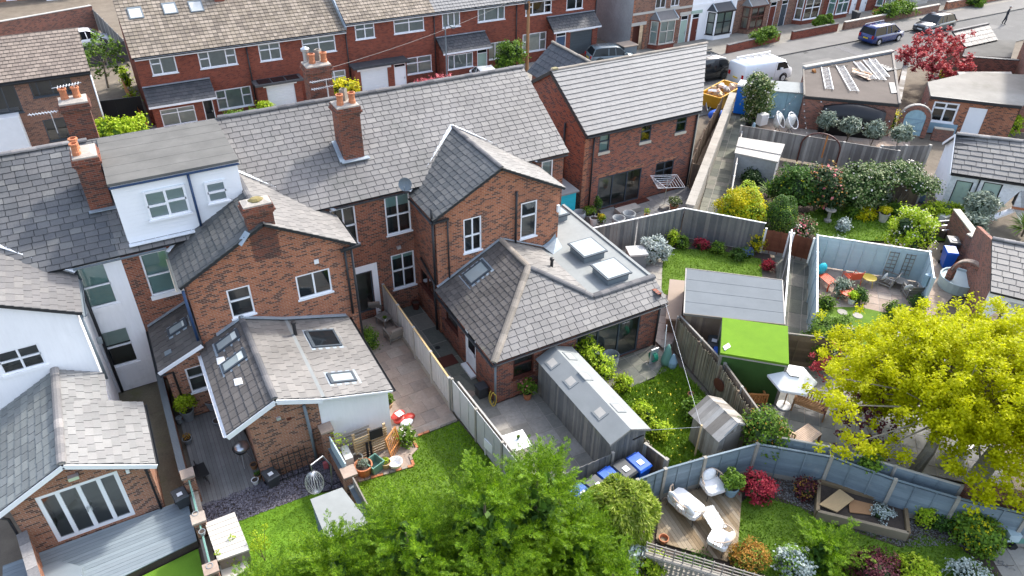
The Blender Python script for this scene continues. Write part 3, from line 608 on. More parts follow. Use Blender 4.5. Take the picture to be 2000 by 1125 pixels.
# ================================================================ ground sheets
def sheet(name,pts,mat,z,kind='structure',thick=.02):
    o=MB().prism([(p[0],p[1]) for p in pts],z-thick,z).build(name,mat); struct(o,kind); return o
def GP(*px,z=0): return [G2(x,y,z) for x,y in px]
o=MB().quad((-300,-80,-.12),(400,-80,-.12),(400,420,-.12),(-300,420,-.12)).build('ground','earth'); struct(o)
sheet('road',[(-40,38.6),(160,41.8),(160,47.68),(-40,47.68)],'asphalt',-.06)
def paving(parent_name,poly,mat,size,ang,z,name='paving_slab',sy=None,quota=300,gap=.012,base='mortar',label=None,jit=0,th=.03,offs=0.0):
    """base sheet + clipped slabs; slabs are parts of the sheet"""
    b=sheet(parent_name,poly,base,z-.012)
    sy=sy or size; ca,sa=math.cos(ang),math.sin(ang); L=[(p[0]*ca+p[1]*sa,-p[0]*sa+p[1]*ca) for p in poly]
    if sum(L[i][0]*L[(i+1)%len(L)][1]-L[(i+1)%len(L)][0]*L[i][1] for i in range(len(L)))<0: L=L[::-1]
    tri=[[L[i] for i in t] for t in tessellate_polygon([[Vector((q[0],q[1],0)) for q in L]])]
    u0=min(q[0] for q in L);u1=max(q[0] for q in L);v0=min(q[1] for q in L);v1=max(q[1] for q in L)
    full=[];rest=MB(); v=v0; r=0
    def inpoly(x,y):
        c=False
        for i in range(len(L)):
            a=L[i];b_=L[(i+1)%len(L)]
            if (a[1]>y)!=(b_[1]>y) and x<(b_[0]-a[0])*(y-a[1])/(b_[1]-a[1])+a[0]: c=not c
        return c
    while v<v1:
        u=u0-size*offs*(r%2)
        while u<u1:
            w_=size*(1+random.uniform(-jit,jit)); q=[(u+gap,v+gap),(u+w_-gap,v+gap),(u+w_-gap,v+sy-gap),(u+gap,v+sy-gap)]
            ins=[inpoly(*k) for k in q]
            if all(ins): full.append(q)
            elif any(ins) or inpoly(u+w_/2,v+sy/2):
                for t in tri:
                    tt=t if (t[1][0]-t[0][0])*(t[2][1]-t[0][1])-(t[1][1]-t[0][1])*(t[2][0]-t[0][0])>0 else t[::-1]
                    c=clip(q,tt)
                    if len(c)>2 and area(c)>.003: rest.poly([(x*ca-y*sa,x*sa+y*ca,z) for x,y in c])
            u+=w_
        v+=sy; r+=1
    full.sort(key=lambda q:(Vector((q[0][0]*ca-q[0][1]*sa,q[0][0]*sa+q[0][1]*ca,0))-CAMP).length)
    W=lambda k:(k[0]*ca-k[1]*sa,k[0]*sa+k[1]*ca)
    for i,q in enumerate(full):
        if i<quota:
            m_=MB(); dz=random.uniform(-.004,.004); p=[W(k) for k in q]
            m_.v=[(x,y,z+dz) for x,y in p]+[(x,y,z-th) for x,y in p]; m_.f=[(0,1,2,3),(0,4,5,1),(1,5,6,2),(2,6,7,3),(3,7,4,0)]
            m_.build(name,mat,b)
        else: rest.poly([(*W(k),z) for k in q])
    if rest.f: o=rest.build(name+'_edge',mat,b); o['kind']='stuff'
    return b
def grass(label,poly,mat,n,h=.06,w=.022,z=0,name='grass',lean=.6):
    P=[(p[0],p[1]) for p in poly]; tr=tessellate_polygon([[Vector((q[0],q[1],0)) for q in P]]); T=np.array([[P[i] for i in t] for t in tr]); ar=np.abs((T[:,1,0]-T[:,0,0])*(T[:,2,1]-T[:,0,1])-(T[:,1,1]-T[:,0,1])*(T[:,2,0]-T[:,0,0]))
    k=RNG.choice(len(T),n,p=ar/ar.sum()); a=RNG.random(n);b=RNG.random(n); f=a+b>1; a[f]=1-a[f]; b[f]=1-b[f]
    p=T[k,0]+(T[k,1]-T[k,0])*a[:,None]+(T[k,2]-T[k,0])*b[:,None]
    t=RNG.random(n)*2*np.pi; hh=h*RNG.uniform(.5,1.3,n); ln=RNG.normal(0,lean,(n,2))*hh[:,None]
    dx=np.stack([np.cos(t),np.sin(t)],1)*(w*RNG.uniform(.6,1.3,n))[:,None]
    v=np.zeros((n,3,3)); v[:,0,:2]=p-dx; v[:,1,:2]=p+dx; v[:,2,:2]=p+ln; v[:,:2,2]=z; v[:,2,2]=z+hh
    me=rawmesh(name,v.reshape(-1,3),3); me.materials.append(MATS[mat]); o=bpy.data.objects.new(name,me); COL.objects.link(o); o['kind']='stuff'; o['label']=label; o['category']='grass'; return o
def rawmesh(name,v,k):
    """mesh of n separate k-gons from an (n*k,3) array"""
    n=len(v)//k; me=bpy.data.meshes.new(name); me.vertices.add(n*k); me.vertices.foreach_set('co',np.asarray(v,dtype=np.float32).ravel()); me.loops.add(n*k); me.loops.foreach_set('vertex_index',np.arange(n*k,dtype=np.int32)); me.polygons.add(n); me.polygons.foreach_set('loop_start',np.arange(0,n*k,k,dtype=np.int32)); me.update(calc_edges=True); return me
# street: kerb, pavement, forecourts
pv=sheet('pavement',[(-40,47.82),(160,47.82),(160,50.3),(-40,50.3)],'pavement_tar',.05,thick=.2)
for k in range(62): MB().box(38+k*.92,38.915+k*.92,47.68,47.82,-.2,.055).build('kerb_stone','kerb_stone',pv)
sheet('forecourt',[(-40,50.32),(44,50.32),(44,56.4),(-40,56.4)],'concrete',-.02); sheet('front_garden',[(44,50.32),(160,50.32),(160,54.98),(44,54.98)],'slab',-.02)
# gardens, left to right
paving('side_yard',[(-3.15,19.9),(-1.5,19.9),(-1.5,27.5),(-3.15,27.5)],'mossy_concrete',1.6,0,.0,sy=1.9,gap=.006,name='concrete_bay')
def decking(parent_name,poly,mat,bw,ang,z,base='soil',maxlen=None,ht=.2,name='deck_board'):
    b=sheet(parent_name,poly,base,z-.045,thick=ht); ca,sa=math.cos(ang),math.sin(ang); L=[(p[0]*ca+p[1]*sa,-p[0]*sa+p[1]*ca) for p in poly]
    if sum(L[i][0]*L[(i+1)%len(L)][1]-L[(i+1)%len(L)][0]*L[i][1] for i in range(len(L)))<0: L=L[::-1]
    v=min(q[1] for q in L); v1=max(q[1] for q in L); u0=min(q[0] for q in L);u1=max(q[0] for q in L)
    while v<v1:
        c=clip([(u0,v+.004),(u1,v+.004),(u1,v+bw-.004),(u0,v+bw-.004)],L)
        if len(c)>2 and area(c)>.01: MB().prism([(x*ca-y*sa,x*sa+y*ca) for x,y in c],z-.035,z+random.uniform(-.002,.002)).build(name,mat,b)
        v+=bw
    return b
decking('garden_deck',[(-7.2,17.6),(-1.55,18.3),(-1.55,20.25),(-7.2,20.25)],'deck_grey',.145,R(1.5),.28,ht=.35)
sheet('artificial_lawn',[(-6.5,12),(-1.6,12),(-1.6,18.2),(-6.5,17.6)],'turf_base',-.01)
decking('back_deck',GP((352,822),(392,992),(518,947),(502,895))+[(1.0,22.2),(1.0,24.65),(-1.1,24.65)],'deck_dark',.14,R(90),.02,ht=.1)
sheet('gravel_bed',GP((385,990),(640,895),(675,950),(607,966),(467,1018),(405,1035)),'soil',-.01)
TURF=GP((467,1017),(607,965),(652,960),(700,1010),(705,1200),(440,1200)); sheet('artificial_lawn',TURF,'turf_base',0.0)
paving('left_patio',[(6.1,20.0),(3.6,20.0),(3.55,17.9),*GP((700,938),(806,908),(799,888),(813,874),(803,854),(893,820)),(8.6,27.5),(6.6,27.5)],'slab_pink',.62,R(2),.01,gap=.004,jit=.02,offs=.5)
LAWN=GP((893,822),(805,856),(815,876),(801,890),(808,910),(700,941),(684,905),(730,1035),(760,1130))+[(9.1,11),(8.95,15.5),(8.66,19.4)]; sheet('left_lawn',LAWN,'lawn_base',0.0)
paving('side_path',[(8.72,19.5),(10.4,19.5),(10.4,27.5),(8.72,27.5)],'slab_green',.85,0,.005,sy=1.2,jit=.1)
paving('slab_patio',[(8.95,14.3),(12.3,14.3),(12.3,19.55),(8.85,19.55)],'slab',.78,R(-4),.008,sy=.78)
paving('rear_patio',[(13.9,17.6),(18.7,17.9),(18.65,19.55),(13.9,19.55)],'slab_green',.6,0,.012)
LAWNC=[(13.7,12.9),(18.2,12.6),(18.8,18.6),(17.2,17.7),(15.2,17.8),(13.9,17.2)]; sheet('wild_lawn',LAWNC,'lawn_base',0.0)
paving('courtyard',[(18.9,19.2),(24.5,19.5),(28.6,22.9),(25.9,26.5),(18.9,27.2)],'slab_pale',.6,R(40),-.004)
LAWNB=GP((1298,486),(1400,488),(1486,506),(1489,545),(1380,560),(1345,600),(1292,570),(1294,520)); sheet('back_lawn',LAWNB,'lawn_base',.01)
sheet('flower_bed',GP((1285,468),(1350,462),(1500,488),(1510,515),(1484,515),(1400,489),(1296,489)),'soil',.006)
paving('house_patio',[(18.6,27.4),(25.8,26.7),(30.2,30.6),(30.3,31.15),(18.6,31.15)],'slab_grey',.62,R(-2),.0,sy=.8)
ALY=GP((1340,470),(1372,415),(1400,330),(1440,215),(1470,230),(1452,300),(1420,400),(1395,470)); paving('alley_path',[(26.6,26.3),(28.4,25.2),(42.6,37.6),(40.7,38.9)],'slab_green',.62,R(41),.0,sy=.8)
paving('back_alley',[(22.6,15.2),(24.6,15.6),(31.0,21.4),(29.3,22.6)],'slab_green',1.2,R(41),.0,sy=.6)
paving('terrace_patio',GP((1480,760),(1540,660),(1580,690),(1680,610),(1950,700),(1960,960),(1830,930),(1700,905),(1590,875),(1480,860)),'slab_grey',.8,R(43),.0,sy=.6)
LAWNR=GP((1445,985),(1470,960),(1560,985),(1600,1010),(1760,1060),(1800,1035),(1870,1060),(1960,1130),(1960,1250),(1400,1250)); sheet('right_lawn',LAWNR,'lawn_base',0.0)
sheet('flower_bed',GP((1440,930),(1600,935),(1760,985),(1850,1015),(1960,1060),(1990,1125),(1960,1140),(1870,1065),(1800,1045),(1760,1070),(1600,1015),(1560,990),(1470,965)),'soil',.006)
decking('corner_deck',GP((1290,985),(1452,925),(1440,1070),(1420,1100),(1280,1060)),'deck_brown',.14,R(83),.1,ht=.25)
paving('corner_paving',GP((1930,1080),(2000,1040),(2060,1160),(1990,1180)),'slab_pale',.7,R(-30),.012)
sheet('dark_border',GP((880,1060),(1300,1040),(1500,1125),(1500,1300),(700,1300)),'soil',.002)
GARK=GP((1560,420),(1600,408),(1800,425),(1850,470),(1600,470)); sheet('shady_lawn',GARK,'lawn_base',0.0); sheet('camellia_bed',GP((1400,440),(1450,330),(1840,370),(1850,430),(1560,420),(1600,470)),'soil',-.01)
paving('olive_patio',GP((1450,250),(1480,215),(1780,262),(1775,300)),'slab_pink',.7,R(-40),.0)
paving('blue_fence_patio',GP((1600,580),(1605,470),(1815,495),(1880,560),(1800,640),(1640,620)),'slab_pink',.6,R(42),.0); sheet('stepping_lawn',GP((1595,600),(1680,600),(1790,625),(1700,680),(1590,690)),'lawn_base',.012)
grass('bright mown grass of the lawn beside the pale panel fence',LAWN,'leaf_grassB',15000); grass('long unmown grass with dandelions behind the long garden shed',LAWNC,'leaf_grass',14000,h=.14,w=.02); grass('short grass of the small lawn under the tall weathered fence',LAWNB,'leaf_grass',9000); grass('mown grass beside the brown corner deck',LAWNR,'leaf_grass',16000); grass('shaded dark grass between the camellias and blue fence',GARK,'leaf_grass',4000,h=.08,w=.03)
grass('bright artificial grass beside the slate gravel strip',TURF,'leaf_grassB',12000,h=.035,w=.018); 
def pebbles(label,poly,mat,n,r,z=0,name='gravel'):
    P=[(p[0],p[1]) for p in poly]; tr=tessellate_polygon([[Vector((q[0],q[1],0)) for q in P]]); T=np.array([[P[i] for i in t] for t in tr]); ar=np.abs((T[:,1,0]-T[:,0,0])*(T[:,2,1]-T[:,0,1])-(T[:,1,1]-T[:,0,1])*(T[:,2,0]-T[:,0,0]))
    k=RNG.choice(len(T),n,p=ar/ar.sum()); a=RNG.random(n);b=RNG.random(n); f=a+b>1; a[f]=1-a[f]; b[f]=1-b[f]
    p=T[k,0]+(T[k,1]-T[k,0])*a[:,None]+(T[k,2]-T[k,0])*b[:,None]; th=RNG.random(n)*6.28; s=r*RNG.uniform(.5,1.4,n); v=np.zeros((n,4,3))
    for j in range(4):
        v[:,j,0]=p[:,0]+np.cos(th+j*1.57)*s*(1 if j%2 else .6); v[:,j,1]=p[:,1]+np.sin(th+j*1.57)*s*(1 if j%2 else .6); v[:,j,2]=z+.01+RNG.random(n)*.03
    me=rawmesh(name,v.reshape(-1,3),4); me.materials.append(MATS[mat]); o=bpy.data.objects.new(name,me); COL.objects.link(o); o['kind']='stuff'; o['label']=label; o['category']='gravel'
pebbles('purple slate gravel strip below the dark deck',GP((385,990),(640,895),(675,950),(607,966),(467,1018),(405,1035)),'gravel',7000,.035)
pebbles('dark bark mulch of the bed under the blue-grey fence',GP((1440,930),(1600,935),(1850,1015),(1990,1120),(1870,1065),(1760,1070),(1560,990)),'deck_dark',5000,.03,name='bark_mulch')

def patch(nm,x0,x1,y0,y1,mat): struct(sheet(nm,[(x0,y0),(x1,y0+.1),(x1-.1,y1),(x0+.05,y1-.05)],mat,-.054,thick=.004))
patch('tarmac_patch',55.5,59.2,44.3,45.4,'pavement_tar'); patch('tarmac_patch',62,63.2,43,47.4,'tile_dark'); patch('tarmac_patch',80,84,44.2,45.3,'pavement_tar'); patch('drain_cover',58.0,58.6,47.2,47.6,'rubber'); patch('drain_cover',71.5,72.1,47.2,47.6,'rubber')
# ================================================================ terrace of three houses (X along the terrace, rear faces -Y)
EZ,EY,RZ,RY=6.42,27.28,9.19,31.94; MS=(RZ-EZ)/(RY-EY); WY=27.55
mz=lambda Y: EZ+(Y-EY)*MS
def nrm(poly):
    P=[Vector(p) for p in poly]; n=Vector((0,0,0))
    for i in range(len(P)): n+=P[i].cross(P[(i+1)%len(P)])
    n.normalize(); return n if n.z>0 else -n
def PL(x,y,poly):
    n=nrm(poly); v=Vector(ray(x,y)); p0=Vector(poly[0]); t=(p0-CAMP).dot(n)/v.dot(n); return CAMP+v*t
def rearslope(x0,x1): return [(x0,EY,EZ),(x1,EY,EZ),(x1,RY,RZ),(x0,RY,RZ)]
def frontslope(x0,x1): return [(x1,2*RY-EY,EZ),(x0,2*RY-EY,EZ),(x0,RY,RZ),(x1,RY,RZ)]
def strip(house,a,b,mat,w=.16,name='valley_lining',h=.03,lift=.05): return MB().bar(Vector(a)+Vector((0,0,lift)),Vector(b)+Vector((0,0,lift)),w,h).build(name,mat,house)
def barge(house,pts,mat='upvc',h=.2,t=.03,name='bargeboard',off=0):
    m_=MB()
    for a,b in zip(pts,pts[1:]): m_.bar(Vector(a)-Vector((0,0,h/2)),Vector(b)-Vector((0,0,h/2)),t,h)
    return m_.build(name,mat,house)
# ---------------------------------------------------------------- house D: white rendered
hD=thing('terraced_house','white rendered terraced house at the left edge with brick garden extension','house',(-5.4,27.5,0))
fr=wall(hD,(-9.5,WY),(-1.42,WY),0,6.36,'render_white',holes=[(6.43,7.52,4.28,6.14),(6.43,7.5,1.3,3.12)])
window(hD,fr,6.43,7.52,4.28,6.14,rows=((1,1),),back='teal',sill='render_white',sillz=.16); window(hD,fr,6.43,7.5,1.3,3.12,rows=((1.15,1),),back='dark',blind=(.42,'blind_pale'),sill='render_white',sillz=.16)
wall(hD,(-1.42,36.3),(-9.5,36.3),0,6.4,'brick_old'); wall(hD,(-9.5,36.3),(-9.5,WY),0,6.4,'brick_old')
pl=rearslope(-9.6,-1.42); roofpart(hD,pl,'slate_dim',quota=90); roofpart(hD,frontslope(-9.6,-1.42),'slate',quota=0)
ridge(hD,(-9.6,RY,RZ+.05),(-1.42,RY,RZ+.05),'ridge_grey')
gutter(hD,(-3.0,EY-.05,EZ-.08),(-1.42,EY-.05,EZ-.08),'pipe_grey')
# outrigger E
OY0=24.92
fr=wall(hD,(-8.6,OY0),(-3.15,OY0),0,5.95,'render_white',holes=[(2.72,4.03,4.2,5.16)],top=[(2.35,7.42)])
window(hD,fr,2.72,4.03,4.2,5.16,cols=(1,1),rows=((1.1,1),),sill='render_white',sillz=.1)
wall(hD,(-3.15,OY0),(-3.15,WY),0,5.95,'render_white')
pl=[(-2.95,24.78,5.97),(-2.95,27.3,6.05),(-6.25,29.3,7.62),(-6.25,24.78,7.62)]; pl[1]=(-2.95,27.3,5.97)
roofpart(hD,pl,'slate',quota=70,cw=.4,ch=.25); roofpart(hD,[(-9.4,27.3,6.1),(-9.4,24.78,6.1),(-6.25,24.78,7.62),(-6.25,29.3,7.62)],'slate',quota=0)
strip(hD,(-2.93,27.22,6.2),(-6.2,29.32,7.7),'lead_white',.2)
gutter(hD,(-2.9,24.7,5.9),(-2.9,27.25,5.9),'pipe_grey'); pipe(hD,[(-3.02,24.86,5.85),(-3.02,24.86,2.9)],.05,'pipe_grey'); pipe(hD,[(-2.98,27.42,6.2),(-2.98,27.42,.1)],.06,'pipe_black')
MB().box(-3.02,-2.85,26.1,26.3,3.6,3.8).build('vent_box','pipe_grey',hD)
# extension E
YB=20.3
fr=wall(hD,(-6.3,YB),(-2.3,YB),0,2.62,'brick_ext',holes=[(.73,3.1,.36,2.6)],top=[(1.9,3.72)],name='extension_wall')
w_=glazed(hD,fr,.73,3.1,.36,2.6,4,frame='upvc',bar=.13)
MB().box(-4.42,-4.38,YB-.1,YB-.02,1.35,1.5).build('handle','steel',w_); MB().box(-4.3,-4.26,YB-.1,YB-.02,1.35,1.5).build('handle','steel',w_)
wall(hD,(-2.3,YB),(-2.3,23.2),0,2.62,'brick_ext',name='extension_wall'); wall(hD,(-2.3,23.2),(-3.2,23.2),0,2.62,'brick_ext',name='extension_wall'); wall(hD,(-3.2,23.2),(-3.2,24.92),0,2.8,'render_white',name='extension_wall'); wall(hD,(-6.3,24.9),(-6.3,YB),0,2.62,'brick_ext',name='extension_wall')
pk=-4.43; s_=(3.88-2.62)/(pk+2.05)*-1
RE=lambda X: 3.88-(abs(X-pk))*.53
pl=[(-2.05,20.0,RE(-2.05)),(-2.05,23.25,RE(-2.05)),(pk,23.25,3.88),(pk,20.0,3.88)]; roofpart(hD,pl,'slate_lit',quota=70,cw=.4,ch=.25,name='extension_roof')
roofpart(hD,[(-3.05,23.25,RE(-3.05)),(-3.05,24.9,RE(-3.05)),(pk,24.9,3.88),(pk,23.25,3.88)],'slate_lit',quota=20,cw=.4,ch=.25,name='extension_roof')
roofpart(hD,[(-6.6,24.9,RE(-6.6)),(-6.6,20.0,RE(-6.6)),(pk,20.0,3.88),(pk,24.9,3.88)],'slate_green',quota=80,cw=.42,ch=.27,name='extension_roof')
ridge(hD,(pk,19.98,3.93),(pk,24.88,3.93),'ridge_grey',r=.14)
barge(hD,[(-6.62,19.97,RE(-6.62)-.02),(pk,19.97,3.86),(-2.03,19.97,RE(-2.03)-.02)],h=.17); gutter(hD,(-2.0,20.0,2.55),(-2.0,23.2,2.55)); pipe(hD,[(-2.1,20.15,2.5),(-2.4,20.22,2.3),(-2.4,20.22,.3)],.045)
MB().box(-4.5,-4.2,20.12,20.28,2.95,3.08).build('wall_light','alu',hD); MB().box(-2.95,-2.85,20.15,20.28,2.45,2.62).build('wall_light','white_paint',hD)
gutter(hD,(-6.65,20.0,2.62),(-6.65,24.8,2.62)); pipe(hD,[(-6.62,20.1,2.55),(-6.4,20.2,2.2),(-6.4,20.2,.1)],.045)
# ---------------------------------------------------------------- house L: dormer, brick outrigger, low slate extension
hL=thing('terraced_house','brick terraced house with white boarded dormer and lone chimney on its rear gable','house',(3.5,27.4,0))
fr=wall(hL,(-1.42,WY),(8.6,WY),0,6.36,'brick_old',holes=[(.62,1.77,4.18,6.12),(8.1,9.2,4.23,6.12),(8.84,9.62,.4,2.62)])
window(hL,fr,.62,1.77,4.18,6.12,rows=((1,1.15),),back='teal',sill='render_white',sillz=.18); window(hL,fr,8.1,9.2,4.23,6.12,cols=(1,1),rows=((1,1),),sill='upvc')
window(hL,fr,8.84,9.62,.4,2.62,frame='grey_frame',sill=None,back='warm',name='patio_door',backd=.9)
MB().box(6.72,7.41,WY-.03,WY-.003,.0,2.75).box(8.21,8.48,WY-.03,WY-.003,.0,2.98).box(7.41,8.21,WY-.03,WY-.003,2.64,2.98).build('render_surround','render_white',hL)
wall(hL,(8.6,36.3),(-1.42,36.3),0,6.4,'brick_old')
roofpart(hL,rearslope(-1.42,8.6),'slate',quota=60); roofpart(hL,frontslope(-1.42,8.6),'slate',quota=0); ridge(hL,(3.6,RY,RZ+.05),(8.6,RY,RZ+.05),'ridge_dark')
gutter(hL,(-1.42,EY-.05,EZ-.08),(.2,EY-.05,EZ-.08),'pipe_grey'); gutter(hL,(6.9,EY-.05,EZ-.08),(8.6,EY-.05,EZ-.08))
# dormer
dm=MB().box(-.98,3.42,27.62,31.9,6.6,9.08).build('dormer','cladding',hL)
for k in range(15): 
    if k: MB().box(-1.0,3.44,27.606,27.62,6.6+k*.165,6.6+k*.165+.162).build('cladding_board','cladding',dm)
MB().box(-1.06,3.52,27.52,32.0,9.09,9.2).build('dormer_roof','felt',dm)
for k in range(5): MB().box(-1.05,3.51,28.2+k*.8,28.26+k*.8,9.2,9.206).build('felt_lap','felt',dm)
fd=(Vector((-1.0,27.6,0)),Vector((1,0,0)),Vector((0,-1,0)))
def dwin(u0,u1,z0,z1,cols,rows,bk):
    w_=window(hL,(fd[0]+Vector((0,-.10,0)),fd[1],fd[2]),u0,u1,z0,z1,cols=cols,rows=rows,back=bk,sill='upvc',bar=.09); return w_
dwin(.95,2.42,7.45,8.62,(1,1),((1,1.1),(1.15,1)),'teal'); dwin(3.1,3.88,7.62,8.5,(1,),((1,1),),'teal')
gutter(hL,(-1.05,27.47,9.06),(3.5,27.47,9.06),'pipe_navy'); pipe(hL,[(1.63,27.5,9.0),(1.63,27.5,6.7)],.05,'pipe_navy')
strip(hL,(-1.0,27.55,6.58),(3.4,27.55,6.58),'lead_white',.35,name='lead_apron')
# chimneys on the party walls
c1=chimney(hL,-1.93,-1.13,29.14,30.3,7.4,9.72,[(-1.75,29.4,'pot'),(-1.75,29.9,'pot')]); strip(hL,(-2.0,29.05,7.5),(-1.0,29.05,7.5),'lead',.25,name='lead_apron')
chimney(hL,-2.0,-1.0,33.4,34.3,8.1,10.3,[(-1.75,33.85,'pot'),(-1.3,33.85,'pot')]); aerial(hL,(-2.1,33.5,10.0),(-1,-.25,.1)); aerial(hL,(-1.0,33.8,10.9),(-1,.1,-.1),8)
# outrigger L
LZ,LPX,LPZ=6.0,3.53,7.78; OUT=24.75
fr=wall(hL,(.45,OY0),(6.7,OY0),0,LZ,'brick_orange',holes=[(1.28,2.15,3.93,5.27),(3.88,5.26,3.95,5.08)],top=[(3.08,LPZ-.06)],name='outrigger_wall')
window(hL,fr,1.28,2.15,3.93,5.27,rows=((1.35,1),)); window(hL,fr,3.88,5.26,3.95,5.08,cols=(1,1))
wall(hL,(6.7,OY0),(6.7,WY),0,LZ,'brick_old',name='outrigger_wall'); wall(hL,(.45,WY),(.45,OY0),0,LZ,'brick_old',name='outrigger_wall')
RL=lambda X: LPZ-abs(X-LPX)*.545
ay=EY+(LPZ-EZ)/MS
pl=[(.2,27.3,RL(.2)),(.2,OUT,RL(.2)),(LPX,OUT,LPZ),(LPX,ay,LPZ)]; roofpart(hL,pl,'slate_shaded',quota=30,cw=.4,ch=.27)
pl=[(6.87,OUT,RL(6.87)),(6.87,27.3,RL(6.87)),(LPX,ay,LPZ),(LPX,OUT,LPZ)]; roofpart(hL,pl,'slate_pale_lit',quota=30,cw=.4,ch=.27)
ridge(hL,(LPX,25.4,LPZ+.04),(LPX,ay,LPZ+.04),'ridge_dark'); strip(hL,(6.87,27.28,6.2),(LPX,ay,LPZ+.03),'lead_white',.14); strip(hL,(.2,27.25,6.1),(LPX,ay,LPZ),'lead_white',.14)
gutter(hL,(.13,OUT,5.9),(.13,27.2,5.9),'stone_sill'); gutter(hL,(6.93,OUT,5.92),(6.93,27.2,5.92))
chimney(hL,3.0,3.98,OY0-.02,25.5,6.2,8.55,[]); 
m_=MB(); m_.sphere((3.5,25.2,8.55),.3,9,5,(1,.7,.45)); m_.build('moss','lichen',hL)
strip(hL,(2.55,24.7,7.15),(2.95,24.85,7.5),'lead',.3,name='lead_apron'); MB().box(5.15,5.33,24.86,24.91,5.45,5.63).build('vent','white_paint',hL)
pipe(hL,[(6.4,24.84,5.9),(6.4,24.84,2.6)],.05); pipe(hL,[(6.66,24.8,5.9),(6.68,24.8,.1)],.05); MB().bar((6.2,24.72,5.84),(7.05,24.72,5.9),.1,.1).build('gutter','fascia_black',hL)
pipe(hL,[(.3,24.8,5.8),(.32,24.8,3.4)],.055,'pipe_navy')
# low extension L
YL=20.0
LP=[(.32,3.0),(2.03,3.86),(3.6,3.22),(6.13,2.5)]
fr=wall(hL,(1.02,YL),(3.45,YL),0,3.1,'brick_ext',top=[(.03,3.1),(1.0,3.72),(2.4,3.15)],name='extension_wall')
fw=wall(hL,(3.45,YL+.02),(6.05,YL+.02),0,2.45,'render_white',top=[(.0,3.15)],name='extension_wall')
wall(hL,(6.05,YL+.02),(6.05,OY0),0,2.5,'render_white',name='extension_wall'); wall(hL,(1.02,24.9),(1.02,YL),0,3.0,'brick_ext',name='extension_wall')
y0,y1=19.8,24.95
pa=[(.28,y1,3.0),(.28,y0,3.0),(2.03,y0,3.86),(2.03,y1,3.86)]; roofpart(hL,pa,'slate_brown',quota=60,cw=.36,ch=.33,t=.025,jit=.02,stagger=False,name='extension_roof')
pb=[(3.6,y0,3.22),(3.6,y1,3.22),(2.03,y1,3.86),(2.03,y0,3.86)]; roofpart(hL,pb,'slate_pale_lit',quota=45,cw=.38,ch=.28,name='extension_roof')
pc=[(6.17,y0,2.49),(6.17,y1,2.49),(3.6,y1,3.22),(3.6,y0,3.22)]; roofpart(hL,pc,'slate_pale_lit',quota=60,cw=.38,ch=.28,name='extension_roof')
ridge(hL,(2.03,y0,3.9),(2.03,y1,3.9),'ridge_dark',r=.12); strip(hL,(3.6,y0,3.2),(3.6,y1,3.2),'felt_pale',.22,name='lead_strip')
barge(hL,[(.26,y0-.03,2.98),(2.03,y0-.03,3.85),(3.6,y0-.03,3.2)],h=.2); gutter(hL,(.2,y0,2.95),(.2,24.6,2.95),'upvc'); gutter(hL,(6.25,y0,2.42),(6.25,y1,2.42)); barge(hL,[(3.6,y0-.02,3.2),(6.17,y0-.02,2.47)],mat='render_white',h=.07)
def vel(house,poly,px,w,h,**k):
    n=nrm(poly); u=Vector(poly[1])-Vector(poly[0]); return velux(house,PL(*px,poly),u,n,w,h,**k)
vel(hL,pa,(446,667),.6,1.05,pmat='sky_glass',blind=.2); vel(hL,pa,(459,706),.6,1.05,pmat='sky_glass',blind=.22)
vel(hL,pc,(631,663),1.15,1.2,pmat='car_glass'); vel(hL,pc,(667,739),.6,1.0,pmat='sky_glass')
for q in ((430,707),(464,748)):
    n=nrm(pa); MB().slab3([PL(q[0]-6,q[1]-6,pa)+n*.06,PL(q[0]+9,q[1]-9,pa)+n*.06,PL(q[0]+12,q[1]+3,pa)+n*.06,PL(q[0]-3,q[1]+7,pa)+n*.06],n,.04).build('roof_vent','white_paint',hL)
fl=PL(578,656,pb); MB().lathe(fl,[(.1,-.05),(.07,.05),(.07,.6),(.1,.62),(.1,.7),(.02,.72)],10).build('flue','pipe_black',hL)
strip(hL,(1.0,24.85,3.42),(2.03,24.85,3.92),'lead',.2,name='lead_apron'); strip(hL,(2.03,24.85,3.92),(3.6,24.85,3.3),'lead',.2,name='lead_apron'); strip(hL,(3.6,24.85,3.3),(6.1,24.85,2.58),'lead',.2,name='lead_apron')
pipe(hL,[(2.95,YL-.06,3.05),(3.0,YL-.06,1.4),(3.02,YL-.06,.2)],.06,'pipe_grey'); MB().box(1.95,2.1,YL-.08,YL-.003,2.75,2.87).build('wall_light','alu',hL); pipe(hL,[(.98,22.9,2.95),(.98,22.9,.1)],.05)
MB().box(2.3,2.45,YL-.02,YL-.003,2.55,2.65).build('vent','brown_frame',hL)
# lean-to between the outrigger and the white house
pt=[(-1.3,27.5,2.78),(-1.3,24.5,2.78),(.42,24.5,3.5),(.42,27.5,3.5)]; roofpart(hL,pt,'slate_brown',quota=40,cw=.34,ch=.31,jit=.03,stagger=False,name='lean_to_roof')
fr=wall(hL,(-1.1,24.68),(.45,24.68),0,2.72,'brick_ext',holes=[(.66,1.32,1.18,2.42)],top=[(1.54,3.36)],name='lean_to_wall'); window(hL,fr,.66,1.32,1.18,2.42,rows=((1.4,1),),back='warm')
wall(hL,(-1.1,27.5),(-1.1,24.68),0,2.7,'brick_ext',name='lean_to_wall'); barge(hL,[(-1.32,24.47,2.78),(.4,24.47,3.5)],h=.16); gutter(hL,(-1.36,24.5,2.74),(-1.36,27.4,2.74)); pipe(hL,[(-1.3,24.45,2.6),(-.85,24.6,2.5),(-.8,24.6,.2)],.045)
vel(hL,pt,(348,641),.55,.85,pmat='sky_glass',blind=.1); strip(hL,(-1.3,27.48,2.85),(.4,27.48,3.58),'lead',.14,name='lead_apron')
